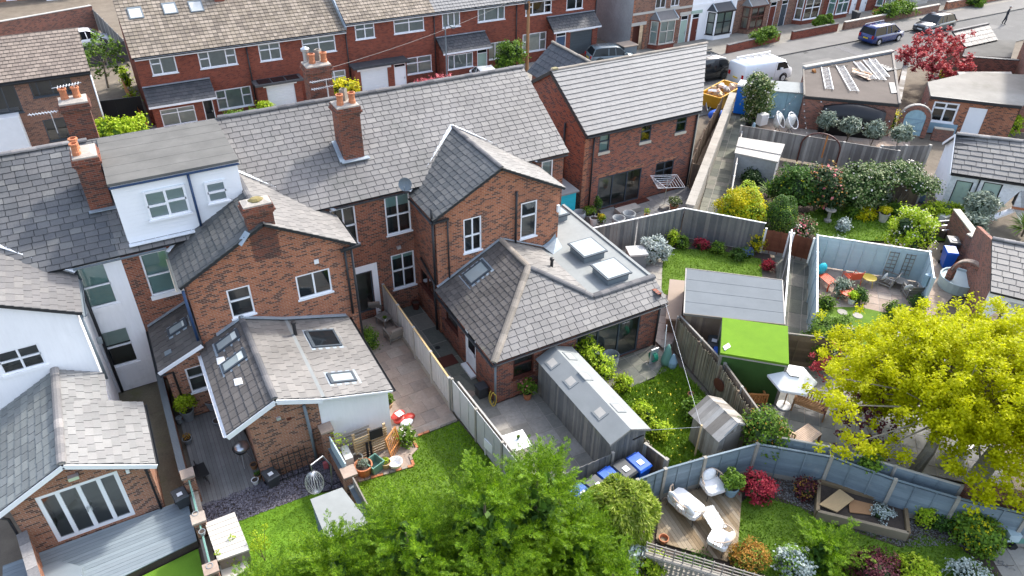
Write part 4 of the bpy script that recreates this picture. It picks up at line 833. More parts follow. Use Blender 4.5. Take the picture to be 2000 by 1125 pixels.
n=nrm(pt); MB().slab3([PL(x,y,pt)+n*.06 for x,y in ((322,689),(335,683),(337,690),(324,697))],n,.04).build('roof_vent','pipe_grey',hL)
# ---------------------------------------------------------------- house C: end of terrace
hC=thing('terraced_house','end-of-terrace brick house with hip-roofed slate extension and two flat-roof skylights','house',(13.5,27.4,0))
fr=wall(hC,(8.6,WY),(18.4,WY),0,6.36,'brick_old',holes=[(.52,1.7,4.2,6.14),(.58,1.72,1.19,3.1),(8.55,9.2,4.9,6.1)])
window(hC,fr,.52,1.7,4.2,6.14,cols=(1,1),rows=((1,1.05),),blind=(.3,'blind_teal')); window(hC,fr,.58,1.72,1.19,3.1,cols=(1,1),rows=((1.1,1),),blind=(.16,'blind_teal')); window(hC,fr,8.55,9.2,4.9,6.1,back='net')
wall(hC,(18.4,WY),(18.4,36.3),0,6.36,'brick_old',top=[(RY-WY,RZ-.08)]); wall(hC,(18.4,36.3),(8.6,36.3),0,6.4,'brick_old')
roofpart(hC,rearslope(8.6,18.5),'slate',quota=60); roofpart(hC,frontslope(8.6,18.5),'slate',quota=0); ridge(hC,(8.6,RY,RZ+.05),(18.5,RY,RZ+.05),'ridge_dark')
gutter(hC,(8.6,EY-.05,EZ-.08),(10.2,EY-.05,EZ-.08)); gutter(hC,(16.7,EY-.05,EZ-.08),(18.45,EY-.05,EZ-.08))
chimney(hC,7.98,8.92,29.05,29.95,7.3,9.92,[(8.2,29.3,'pot'),(8.72,29.3,'pot'),(8.5,29.72,'square')]); strip(hC,(7.85,28.95,7.46),(9.1,28.95,7.46),'lead',.3,name='lead_apron'); strip(hC,(7.9,28.95,7.46),(7.9,29.95,8.05),'lead',.22,name='lead_apron')
chimney(hC,8.0,9.1,33.3,34.2,8.2,10.35,[(8.35,33.6,'pot'),(8.9,33.6,'pot'),(8.75,33.95,'square'),(8.2,34.0,'cowl')]); aerial(hC,(9.0,33.0,9.75),(-1,-.15,.02)); aerial(hC,(9.0,32.9,9.45),(-1,-.15,.02))
dish(hC,(10.05,27.2,6.75),(-.55,-.75,.35))
# outrigger C
CZ,CPX,CPZ=6.1,13.45,7.82; RC=lambda X: CPZ-abs(X-CPX)*.525
fr=wall(hC,(10.38,OY0),(16.55,OY0),0,CZ,'brick_orange',holes=[(1.3,2.17,3.99,5.7),(4.15,4.99,3.92,5.77)],top=[(3.07,CPZ-.06)],name='outrigger_wall')
window(hC,fr,1.3,2.17,3.99,5.7,cols=(1,1),rows=((1,1.1),)); window(hC,fr,4.15,4.99,3.92,5.77,rows=((1.6,1),))
fs=wall(hC,(10.38,WY),(10.38,OY0),0,CZ,'brick_old',holes=[(.5,2.25,1.5,2.45)],name='outrigger_wall'); window(hC,fs,.5,2.25,1.5,2.45,frame='brown_frame',sill='brown_frame',cols=(1,1.2))
wall(hC,(16.55,OY0),(16.55,WY),0,CZ,'brick_old',name='outrigger_wall'); ay=EY+(CPZ-EZ)/MS
pl=[(10.2,27.3,RC(10.2)),(10.2,OUT,RC(10.2)),(CPX,OUT,CPZ),(CPX,ay,CPZ)]; roofpart(hC,pl,'slate_shaded',quota=40,cw=.42,ch=.28)
pl=[(16.73,OUT,RC(16.73)),(16.73,27.3,RC(16.73)),(CPX,ay,CPZ),(CPX,OUT,CPZ)]; roofpart(hC,pl,'slate_pale_lit',quota=15,cw=.4,ch=.27)
ridge(hC,(CPX,OUT,CPZ+.03),(CPX,ay,CPZ+.03),'ridge_dark',r=.11); strip(hC,(10.2,27.28,6.28),(CPX,ay,CPZ+.03),'lead_white',.18); strip(hC,(16.73,27.28,6.28),(CPX,ay,CPZ+.03),'lead_white',.1)
gutter(hC,(10.13,OUT,6.04),(10.13,27.25,6.04)); pipe(hC,[(10.27,24.98,6.0),(10.27,24.98,2.75)],.06); pipe(hC,[(10.9,24.84,6.0),(10.9,24.84,3.0)],.04); MB().bar((10.2,24.78,5.98),(10.95,24.78,6.02),.09,.09).build('gutter','fascia_black',hC)
pipe(hC,[(10.22,24.9,5.9),(10.22,24.9,6.6)],.055); pipe(hC,[(14.23,24.82,6.5),(14.23,24.82,3.75)],.055); pipe(hC,[(10.25,26.5,3.3),(10.25,25.1,2.75),(10.25,25.0,.2)],.06); MB().box(9.5,9.68,WY-.12,WY-.003,3.42,3.55).build('wall_light','alu',hC)
MB().box(16.4,16.52,OY0-.12,OY0-.003,4.9,5.25).build('vent','white_paint',hC)
# extension C
YC=19.6; E2=2.5; AP=(13.5,22.42,4.2)
fr=wall(hC,(10.45,YC),(18.65,YC),0,2.42,'brick_new',holes=[(.8,1.78,1.0,2.13),(3.85,7.22,.02,2.16)],name='extension_wall')
window(hC,fr,.8,1.78,1.0,2.13,frame='brown_frame',sill='brown_frame',rows=((1.5,1),)); glazed(hC,fr,3.85,7.22,.02,2.16,3)
fs=wall(hC,(10.45,OY0),(10.45,YC),0,2.45,'brick_new',holes=[(.5,1.78,1.1,2.06),(2.5,3.52,.12,2.08)],name='extension_wall'); window(hC,fs,.5,1.78,1.1,2.06,frame='brown_frame',sill='brown_frame'); door(hC,fs,2.5,3.52,.12,2.08,'upvc',glaze=.5)
MB().box(10.2,10.46,21.38,22.42,0,.11).build('step','white_paint',hC)
wall(hC,(18.65,YC),(18.65,27.9),0,2.9,'brick_new',name='extension_wall')
pl=[(10.2,24.92,E2-.02),(10.2,19.33,E2-.02),AP,(13.5,24.92,4.2)]; pcl=pl; roofpart(hC,pl,'slate_brown',quota=80,cw=.36,ch=.26,jit=.05,name='extension_roof')
FZ=3.14; FY=19.33+(FZ-E2+.02)/(4.2-E2+.02)*(22.42-19.33)
pf=[(10.2,19.33,E2-.02),(18.88,19.33,E2-.02),(18.88,FY,FZ),(15.62,FY,FZ),AP]; xm=10.2+(15.62-10.2); rF=roofpart(hC,[pf[0],(15.62,19.33,E2-.02),pf[3],AP],'slate',quota=70,cw=.39,ch=.275,name='extension_roof'); roofpart(hC,[(15.62,19.33,E2-.02),pf[1],pf[2],pf[3]],'slate',quota=25,cw=.39,ch=.275,name='extension_roof')
roofpart(hC,[(15.62,FY,FZ),(15.62,24.92,FZ),(13.5,24.92,4.2),AP],'slate_pale_lit',quota=20,cw=.38,ch=.27,name='extension_roof')
fl=MB(); fl.box(15.3,18.86,FY-.02,24.9,2.95,FZ-.03); fl.box(16.57,18.86,24.9,27.95,2.95,FZ-.031); fl.build('flat_roof','felt_pale',hC)
MB().bar((18.8,FY,FZ),(18.8,27.95,FZ),.14,.09).build('kerb_trim','felt_pale',hC)
ridge(hC,(10.22,19.35,E2+.03),(13.5,22.42,4.24),'ridge_buff',L=.42,r=.15); ridge(hC,(13.5,22.42,4.24),(13.5,24.9,4.24),'ridge_buff',L=.45); ridge(hC,(13.5,22.42,4.24),(15.62,FY,FZ+.04),'ridge_dark',L=.4,r=.14); ridge(hC,(15.62,FY,FZ+.04),(18.88,FY,FZ+.04),'ridge_dark',L=.42,r=.15)
strip(hC,(10.3,24.88,2.62),(13.5,24.88,4.26),'lead',.14,name='lead_apron'); strip(hC,(13.5,24.88,4.26),(15.7,24.88,3.2),'lead',.14,name='lead_apron')
MB().quad((15.6,24.86,3.2),(16.5,24.86,3.15),(16.4,24.86,3.75),(16.1,24.86,3.45)).quad((15.9,24.2,3.12),(16.6,24.5,3.12),(16.5,24.88,3.5),(15.7,24.88,3.25)).build('lead_apron','lead',hC)
gutter(hC,(10.12,19.3,E2-.08),(10.12,24.85,E2-.08)); gutter(hC,(10.12,19.26,E2-.08),(18.85,19.26,E2-.08)); pipe(hC,[(10.38,19.5,2.4),(10.38,19.5,.05)],.05,'pipe_grey'); pipe(hC,[(18.6,19.5,2.4),(18.6,19.5,.05)],.05)
vel(hC,pcl,(932,533),.9,1.15,pmat='sky_glass')
fl=PL(1090,526,[(0,0,3.3),(1,0,3.3),(1,1,3.3)]); MB().lathe((15.0,22.9,3.4),[(.09,-.1),(.07,.05),(.07,.4),(.1,.42),(.1,.52),(.03,.55)],10).build('flue','pipe_black',hC)
def rooflight(par,c4,z,label=None):
    P=[G(x,y,z) for x,y in c4]; cx=sum((p for p in P),Vector())/4
    a=(P[1]-P[0]+P[2]-P[3])/2; b=(P[3]-P[0]+P[2]-P[1])/2; W=a.length;D=b.length
    o=MB().box(cx.x-.55,cx.x+.55,cx.y-.6,cx.y+.6,FZ-.05,z-.04).build('rooflight','pipe_grey',par)
    MB().box(cx.x-.66,cx.x+.66,cx.y-.7,cx.y+.7,z-.04,z+.02).build('rooflight_frame','grey_frame',o); MB().box(cx.x-.58,cx.x+.58,cx.y-.62,cx.y+.62,z+.02,z+.04).build('pane','sky_glass',o)
rooflight(hC,((1115,479),(1153,467),(1180,488),(1142,499)),3.5); rooflight(hC,((1162,517),(1192,508),(1230,531),(1189,544)),3.5)
o=MB().box(17.0,18.2,26.6,27.6,FZ-.05,3.42).build('rooflight','pipe_grey',hC); MB().box(16.9,18.3,26.5,27.7,3.42,3.5).build('rooflight_frame','grey_frame',o); MB().box(17.0,18.2,26.6,27.6,3.5,3.52).build('pane','sky_glass',o)
# ================================================================ new detached house N
NY=31.2; NX0,NX1=22.2,30.3; NB=38.8; NRY,NRZ,NEZ=35.0,7.5,5.12
hN=thing('detached_house','newly built detached brick house with pale grey tiled roof and grey bifold doors','house',(26.5,33.5,0))
fr=wall(hN,(NX0,NY),(NX1,NY),0,NEZ-.05,'brick_new',holes=[(.97,1.68,3.78,5.0),(3.87,4.63,3.82,5.03),(6.47,7.25,3.9,5.05),(1.15,4.3,.05,2.16),(5.35,6.75,.9,2.16)])
for a,b,z0,z1 in ((.97,1.68,3.78,5.0),(3.87,4.63,3.82,5.03),(6.47,7.25,3.9,5.05)): window(hN,fr,a,b,z0,z1,rows=((1,.9),),frame='grey_frame',sill='stone_sill',sillz=.14,back='teal' if a<1 else 'dark')
glazed(hN,fr,1.15,4.3,.05,2.16,3); window(hN,fr,5.35,6.75,.9,2.16,cols=(1,1),rows=((1,.8),),frame='grey_frame',sill='grey_frame',back='dark')
MB().box(23.2,26.6,NY-.012,NY-.002,2.18,2.4).build('door_lintel','brick_orange',hN); MB().box(27.5,29.05,NY-.012,NY-.002,2.18,2.38).build('window_lintel','brick_orange',hN)
NXR=lambda Y: NX1+(Y-NY)*.86
wall(hN,(NX0,NB),(NX0,NY),0,NEZ-.05,'brick_new',top=[(NB-NRY,NRZ-.1)]); wall(hN,(NX1,NY),(NXR(NB),NB),0,NEZ-.05,'brick_new',top=[(5.0,NRZ-.15)]); wall(hN,(NXR(NB),NB),(NX0,NB),0,NEZ-.05,'brick_new')
n1=[(NX0-.08,NY-.25,NEZ-.02),(NX1-.05,NY-.25,NEZ-.02),(NXR(NRY)+.1,NRY,NRZ),(NX0-.08,NRY,NRZ)]
roofpart(hN,n1,'tile_grey',quota=300,cw=.33,ch=.322,jit=.0,t=.036,name='roof',gap=.002)
roofpart(hN,[(NXR(NB),NB+.25,NEZ-.05),(NX0-.08,NB+.25,NEZ-.05),(NX0-.08,NRY,NRZ),(NXR(NRY)+.1,NRY,NRZ)],'tile_grey',quota=0,cw=.33,ch=.322,jit=0)
ridge(hN,(NX0-.08,NRY,NRZ+.05),(NXR(NRY)+.1,NRY,NRZ+.05),'ridge_buff',L=.45,r=.12); barge(hN,[(NX0-.1,NB+.2,NEZ),(NX0-.1,NRY,NRZ-.02),(NX0-.1,NY-.25,NEZ-.02)],'fascia_black',h=.18); MB().box(NX0,NX0+.35,NRY-.12,NRY+.12,NRZ+.05,NRZ+.14).build('moss','lichen',hN)
gutter(hN,(NX0-.05,NY-.32,NEZ-.09),(NX1,NY-.32,NEZ-.09)); MB().bar((NX0-.05,NY-.22,NEZ-.12),(NX1-.05,NY-.22,NEZ-.12),.04,.18).build('fascia','fascia_black',hN)
pipe(hN,[(22.75,NY-.08,NEZ-.1),(22.75,NY-.08,.05)],.05); pipe(hN,[(NX1-.15,NY-.1,NEZ-.1),(NX1-.15,NY-.1,.05)],.05); pipe(hN,[(NX0-.08,33.2,5.0),(NX0-.08,33.2,1.2)],.06); MB().box(NX1-.12,NX1+.02,NY-.06,NY-.012,0.05,4.9).build('corner_trim','stone_sill',hN)
MB().box(NX0-.03,NX0+.25,NY-.02,NY-.003,0,4.9).build('corner_quoin','brick_orange',hN)
dish(hN,(31.0,31.5,5.0),(.7,-.6,.3),.28)
# front cross gable
pg=[(24.1,41.0,5.3),(24.1,36.4,5.3),(25.95,36.4,6.95),(25.95,41.0,6.95)]; roofpart(hN,pg,'tile_dark',quota=0,cw=.5,ch=.4,jit=0,t=.02); roofpart(hN,[(27.8,36.4,5.3),(27.8,41.0,5.3),(25.95,41.0,6.95),(25.95,36.4,6.95)],'tile_dark',quota=0,cw=.5,ch=.4,jit=0,t=.02)
ridge(hN,(25.95,36.6,7.0),(25.95,41.0,7.0),'ridge_buff',L=.45,r=.12); wall(hN,(27.6,40.7),(24.3,40.7),0,5.3,'brick_new',top=[(1.65,6.8)]); wall(hN,(24.3,40.7),(24.3,38.8),0,5.3,'brick_new')
# turquoise bin store by the side passage
o=thing('garden_store','turquoise boarded garden store with flat grey top beside the new house','shed',(20.6,31.2,0))
for k in range(10): MB().box(19.9,21.55,30.78,30.8,.02+k*.19,.2+k*.19).build('board','teal_bright',o)
MB().box(19.92,21.53,30.81,33.4,0,1.92).build('body','teal_bright',o); MB().box(19.8,21.68,30.65,33.5,1.93,2.02).build('roof','felt_grey',o)
# ================================================================ 1960s red brick row
TY=56.5
def rowhouse(X0,W,dz,label,wins,tile,roofq=0,left=False,right=False):
    h=thing('terraced_house',label,'house',(X0+W/2,TY+4,0)); holes=[(a,b,z0,z1) for (a,b,z0,z1,c,r,bk) in wins]
    fr=wall(h,(X0,TY),(X0+W,TY),-.1,4.95+dz,'brick_red',holes=holes)
    for (a,b,z0,z1,c,r,bk) in wins: window(h,fr,a,b,z0,z1,cols=c,rows=r,back=bk,bar=.085)
    wall(h,(X0+W,66),(X0,66),-.1,4.95+dz,'brick_red')
    if left: wall(h,(X0,66),(X0,TY),-.1,4.95+dz,'brick_red',top=[(4.9,7.5+dz)])
    if right: wall(h,(X0+W,TY),(X0+W,66),-.1,4.95+dz,'brick_red',top=[(4.6,7.5+dz)])
    roofpart(h,[(X0-(.15 if left else 0),TY-.3,4.9+dz),(X0+W,TY-.3,4.9+dz),(X0+W,61.1,7.6+dz),(X0-(.15 if left else 0),61.1,7.6+dz)],tile,quota=roofq,cw=.30,ch=.345,jit=0,t=.035,stagger=False,name='roof')
    roofpart(h,[(X0+W,66.0,4.9+dz),(X0,66.0,4.9+dz),(X0,61.1,7.6+dz),(X0+W,61.1,7.6+dz)],tile,quota=0,cw=.30,ch=.345,jit=0,t=.03,stagger=False)
    MB().bar((X0,TY-.25,4.78+dz),(X0+W,TY-.25,4.78+dz),.05,.2).build('fascia','upvc',h); gutter(h,(X0,TY-.34,4.84+dz),(X0+W,TY-.34,4.84+dz)); pipe(h,[(X0+W-.02,TY-.08,4.8+dz),(X0+W-.02,TY-.08,0)],.05)
    return h,fr
cas=lambda: ((1.2,.8),(1,)) 
A=((1,1.45),((1.5,.9),(1,))); B3=((1,1.7,1),((1.3,1),(1,),(1.3,1)))
B2=((1,1),((1.6,.9),(1.6,.9)))
h1,f1=rowhouse(1.9,7.5,0,'red brick terraced house with three skylights in its buff tiled roof','' or [(.9,2.58,3.48,4.72,*A,'net'),(4.1,6.7,3.46,4.66,*B3,'net'),(4.7,7.27,.25,1.75,*B3,'pale')],'tile_buff',left=True)
for q in ((265,27),(332,18),(383,14)):
    rp=[(0,TY-.3,4.9),(1,TY-.3,4.9),(1,61.1,7.6)]; velux(h1,PL(*q,rp),(1,0,0),nrm(rp),.95,1.1,mat='pipe_grey',pmat='net_curtain',lift=.1)
chimney(h1,8.4,9.1,60.0,60.9,6.8,8.6,[],mat='brick_red',cap=.05)
h2,f2=rowhouse(9.4,7.5,0,'red brick terraced house with white garage door under glazed flat canopy','' or [(.84,2.43,3.38,4.64,*B2,'net'),(4.06,6.63,3.4,4.64,*B2,'net'),(5.3,7.15,.5,1.87,*B2,'net')],'tile_buff')
h3,f3=rowhouse(16.9,7.42,.48,'red brick terraced house with white garage and white front door under dark canopy','' or [(.77,2.36,4.0,5.2,*B2,'net'),(3.96,6.55,4.03,5.26,*B2,'net'),(4.54,7.06,.6,2.0,*B2,'net')],'tile_buff')
MB().bar((16.88,TY-.3,5.0),(16.88,61.1,8.1),.12,.45).build('verge_flashing','lead',h3)
h4,f4=rowhouse(24.32,7.66,.48,'red brick terraced house with dark tiled porch and pale green front door','' or [(.73,2.35,3.98,5.22,(1,1,1),((1,),),'net'),(3.97,6.54,4.05,5.26,(1,2,1),((1,),),'net'),(4.9,7.04,.75,2.2,(1,1,1),((1,),),'net')],'tile_grey')
h5,f5=rowhouse(31.98,8.2,.48,'red brick terraced house with dark garage door and navy front door','' or [(.9,3.52,4.05,5.25,*B3,'dark'),(5.05,6.79,4.05,5.25,(1.4,1),((1,),),'dark'),(.68,3.1,.9,2.5,*B3,'net')],'tile_grey',right=True)
# ground-floor projections
def proj(h,x0,x1,y0,zt,mat,holes,roof,zr,name='porch',rm='tile_dark'):
    fr=wall(h,(x0,y0),(x1,y0),-.1,zt,mat,holes=holes,name=name+'_wall'); wall(h,(x0,TY-.003),(x0,y0),-.1,zt,mat,name=name+'_wall'); wall(h,(x1,y0),(x1,TY-.003),-.1,zt,mat,name=name+'_wall')
    if roof=='tile': 
        roofpart(h,[(x0-.2,y0-.25,zt),(x1+.2,y0-.25,zt),(x1+.2,TY-.02,zr),(x0-.2,TY-.02,zr)],rm,quota=0,cw=.4,ch=.3,jit=0,t=.02,name=name+'_roof'); barge(h,[(x0-.2,y0-.28,zt),(x1+.2,y0-.28,zt)],'upvc',h=.14); strip(h,(x0-.2,TY-.1,zr),(x1+.2,TY-.1,zr),'lead',.22,name='lead_apron')
    else: MB().box(x0-.15,x1+.15,y0-.3,TY-.01,zt,zt+.16).build(name+'_roof','tile_dark',h)
    return fr
fr=proj(h1,2.1,6.25,55.2,1.85,'brick_red',[(.45,2.75,.2,1.45),(3.35,4.05,-.05,1.7)],'tile',2.75); window(h1,fr,.45,2.75,.2,1.45,cols=(1,1),rows=((1.8,.7),(1.8,.7)),back='net'); door(h1,fr,3.35,4.05,-.05,1.7,'door_black',glaze=.4)
fr=proj(h2,9.45,12.75,55.5,1.95,'brick_red',[(.65,2.75,-.08,1.75)],'flat',0,'garage')
def gdoor(h,fr,u0,u1,z0,z1,mat):
    a,d,nr=fr; g=None
    P=lambda u,o: a+d*u-nr*o
    m_=MB(); p=P(u0,.06); q=P(u1,.1); o=m_.box(p.x,q.x,p.y,q.y,z0,z1).build('garage_door',mat,h)
    for k in range(9): z=z0+(z1-z0)*k/9; MB().box(p.x+.02,q.x-.02,p.y-.015,p.y,z+.012,z+(z1-z0)/9-.012).build('slat',mat,o)
gdoor(h2,fr,.65,2.75,-.08,1.75,'garage_white'); MB().box(9.9,12.4,55.44,55.49,1.77,1.9).build('lintel','upvc',h2)
for k in range(3): MB().box(9.6+k*1.05,10.55+k*1.05,55.35,56.3,2.12,2.14).build('canopy_pane','car_glass',h2)
fr=proj(h3,17.0,21.35,55.5,2.1,'brick_red',[(.45,2.7,-.08,1.85),(3.25,4.25,-.05,2.0)],'flat',0,'garage'); gdoor(h3,fr,.45,2.7,-.08,1.85,'garage_white'); door(h3,fr,3.25,4.25,-.05,2.0,'upvc',fan=.25); MB().box(17.2,20.0,55.44,55.49,1.87,2.02).build('lintel','upvc',h3)
for k in range(4): MB().bar((17.3+k*1.05,55.3,2.28),(17.6+k*1.05,56.4,2.28),.08,.06).build('roof_batten','tile_dark',h3)
fr=proj(h4,24.6,28.7,55.3,2.4,'brick_red',[(.3,2.6,.9,2.1),(3.0,3.95,.1,2.2)],'tile',3.3); window(h4,fr,.3,2.6,.9,2.1,cols=(1,2,1),back='net'); door(h4,fr,3.0,3.95,.1,2.2,'door_sage',fan=.3)
fr=proj(h5,35.2,39.8,55.4,2.75,'brick_red',[(.2,1.25,.4,2.55),(1.7,4.05,.35,2.45)],'tile',3.7); door(h5,fr,.2,1.25,.4,2.55,'door_teal',fan=.3); gdoor(h5,fr,1.7,4.05,.35,2.45,'garage_dark'); MB().box(36.7,39.5,55.33,55.39,2.48,2.66).build('lintel','upvc',h5)
# ================================================================ brown brick house, top left
hT=thing('detached_house','modern brown brick house with wide dark-framed windows and brown tiled roof','house',(-5,56,0)); KY=54.5
x_=lambda px,py: OY(px,py,KY)
a=x_(52,155);b=x_(146,180);c=x_(82,235);d_=x_(140,270)
fr=wall(hT,(-12,KY),(-1.05,KY),-.1,5.05,'brick_brown',holes=[(a.x+12,b.x+12,b.z,a.z),(c.x+12,d_.x+12,d_.z,c.z),(5.2,6.7,3.0,a.z)])
window(hT,fr,a.x+12,b.x+12,b.z,a.z,cols=(1,2,2,1),frame='grey_frame',sill='grey_frame',back='dark'); window(hT,fr,c.x+12,d_.x+12,d_.z,c.z,cols=(1,1),frame='grey_frame',sill='grey_frame',back='dark'); window(hT,fr,5.2,6.7,3.0,a.z,cols=(1,1),frame='grey_frame',sill='grey_frame',back='dark')
wall(hT,(-1.05,KY),(-1.05,62),-.1,5.05,'brick_brown',top=[(3.6,6.75)]); wall(hT,(-1.05,62),(-12,62),-.1,5.05,'brick_brown')
roofpart(hT,[(-12,KY-.3,5.05),(-.9,KY-.3,5.05),(-.9,58.1,6.8),(-12,58.1,6.8)],'tile_brown',quota=0,cw=.33,ch=.33,jit=0,t=.035,stagger=True); roofpart(hT,[(-.9,62,5.05),(-12,62,5.05),(-12,58.1,6.8),(-.9,58.1,6.8)],'tile_brown',quota=0,cw=.33,ch=.33,jit=0)
MB().bar((-12,KY-.28,4.95),(-.9,KY-.28,4.95),.06,.22).build('fascia','fascia_black',hT); gutter(hT,(-12,KY-.38,4.98),(-.9,KY-.38,4.98)); pipe(hT,[(-.95,KY-.05,4.9),(-.98,KY-.05,2.4),(-1.0,KY+.2,1.2)],.05,'upvc'); pipe(hT,[(-1.0,54.8,4.9),(-1.0,54.8,.2)],.05)
o=MB().box(-12,-5.6,KY-.9,KY-.003,-.1,3.05).build('garage_door','garage_white',hT)
# ================================================================ Victorian terrace along the street
VY=55.0
def vic(X0,X1,label,mat,feats,trim='stone_pale',upz=3.55):
    h=thing('terraced_house',label,'house',((X0+X1)/2,VY+4,0)); holes=[];doors=[]
    for f in feats:
        if f[0]=='door': holes.append((f[1]-X0,f[2]-X0,-.25,2.55))
        if f[0]=='pass': holes.append((f[1]-X0,f[2]-X0,-.25,2.25))
        if f[0]=='up': holes.append((f[1]-X0,f[2]-X0,upz,upz+1.7))
    fr=wall(h,(X0,VY),(X1,VY),-.3,6.2,mat,holes=holes)
    for f in feats:
        if f[0]=='door': door(h,fr,f[1]-X0,f[2]-X0,-.25,2.55,f[3],fan=.4,frame='upvc'); MB().box(f[1]-.22,f[2]+.22,VY-.06,VY-.003,2.57,2.86).build('door_lintel',f[4] if len(f)>4 else trim,h)
        if f[0]=='pass': MB().box(f[1]-.2,f[2]+.2,VY-.06,VY-.003,2.27,2.55).build('lintel',trim,h); MB().box(f[1],f[2],VY+.6,VY+.65,-.3,2.3).build('passage_gate','brown_frame',h)
        if f[0]=='up': window(h,fr,f[1]-X0,f[2]-X0,upz,upz+1.7,cols=(1,1),rows=((1,1),),sill=trim,sillz=.2)
        if f[0]=='bay':
            x0,x1,fm,bk,rfm,base=f[1:7]; dpt=.75; z0,z1=.45,2.55
            pts=[(x0,VY-.003),(x0+.55,VY-dpt),(x1-.55,VY-dpt),(x1,VY-.003)]
            for (p,q) in zip(pts,pts[1:]):
                L=math.hypot(q[0]-p[0],q[1]-p[1]); fb=wall(h,p,q,-.3,z1+.12,base,holes=[(.1,L-.1,z0,z1)],name='bay_wall',depth=.08)
                n_=2 if L>1.3 else 1; window(h,fb,.1,L-.1,z0,z1,cols=(1,)*n_,rows=((1.2,1),),frame=fm,bar=.09,sill=fm,back=bk,depth=.08)
            ap=[Vector((x0+.5,VY-.01,3.3)),Vector((x1-.5,VY-.01,3.3))]; e=[Vector((p[0]+(-.12 if i<2 else .12),p[1]-(.12 if 0<i<3 else 0),z1+.12)) for i,p in enumerate(pts)]
            m_=MB(); m_.quad(e[0],e[1],ap[0]); m_.quad(e[1],e[2],ap[1],ap[0]); m_.quad(e[2],e[3],ap[1]); m_.quad(e[3],e[2],e[1],e[0]); br=m_.build('bay_roof',rfm,h)
            for p,q in ((e[1],ap[0]),(e[2],ap[1])): MB().bar(p+Vector((0,0,.03)),q+Vector((0,0,.03)),.1,.04).build('hip_lead','lead',br)
            MB().bar(e[1]+Vector((0,0,-.06)),e[2]+Vector((0,0,-.06)),.06,.14).build('bay_fascia',fm,br)
    MB().box(X0,X1,VY-.05,VY-.004,3.22,3.42).build('string_course',trim,h)
    roofpart(h,[(X0,VY-.3,6.2),(X1,VY-.3,6.2),(X1,60,9.2),(X0,60,9.2)],'slate',quota=0,cw=.5,ch=.4); wall(h,(X1,65),(X0,65),-.3,6.2,mat)
    return h
v=vic(43.3,50.3,'Victorian brick house with grey rendered side wall, white bay and sage green door','brick_brown',[('pass',43.45,44.75),('bay',45.4,48.5,'stone_pale','pale','slate','brick_red'),('door',49.1,50.0,'door_sage'),('up',45.8,47.0),('up',47.6,48.6)])
wall(v,(43.3,65),(43.3,VY),-.3,6.2,'render_grey',top=[(5,9.1)],name='side_wall'); MB().box(43.28,43.5,VY-.02,VY-.004,-.3,6.1).box(44.8,45.05,VY-.02,VY-.004,-.3,3.2).build('quoin','brick_orange',v)
vic(50.3,56.0,'Victorian house painted white with black-framed bay and brown front door','render_white',[('door',50.5,51.4,'door_maroon','door_sage'),('bay',52.3,55.6,'black_metal','net','tile_dark','render_white'),('up',52.8,54.6)],trim='render_white')
vic(56.0,62.0,'Victorian brick house with dark brown framed bay and maroon front door','brick_brown',[('bay',56.8,59.9,'brown_frame','warm','slate','brick_brown'),('door',60.7,61.6,'door_maroon')])
vic(62.0,68.6,'Victorian brick house with white bay behind a round bush and dark front door','brick_brown',[('door',62.3,63.2,'grey_frame'),('bay',64.3,67.9,'upvc','warm','slate','brick_red')])
vic(68.6,74.0,'Victorian brick house with teal-shaded white bay and white front door','brick_red',[('bay',69.2,72.3,'upvc','teal','slate','brick_red'),('door',73.0,73.9,'upvc')])
vic(74.0,81.0,'Victorian brick house with white door and bay behind a clipped hedge','brick_red',[('door',74.6,75.6,'upvc'),('bay',77.0,80.4,'upvc','teal','slate','brick_red')])
vic(81.0,88.0,'Victorian brick house with pale stone bay at the far end of the terrace','brick_red',[('bay',82.2,85.8,'stone_pale','dark','slate','stone_pale'),('door',86.4,87.4,'upvc')])
vic(88.0,97.0,'Victorian brick house at the top right edge beyond the dark parked car','brick_brown',[('door',88.6,89.5,'door_black'),('bay',90.5,94,'stone_pale','dark','slate','stone_pale')])
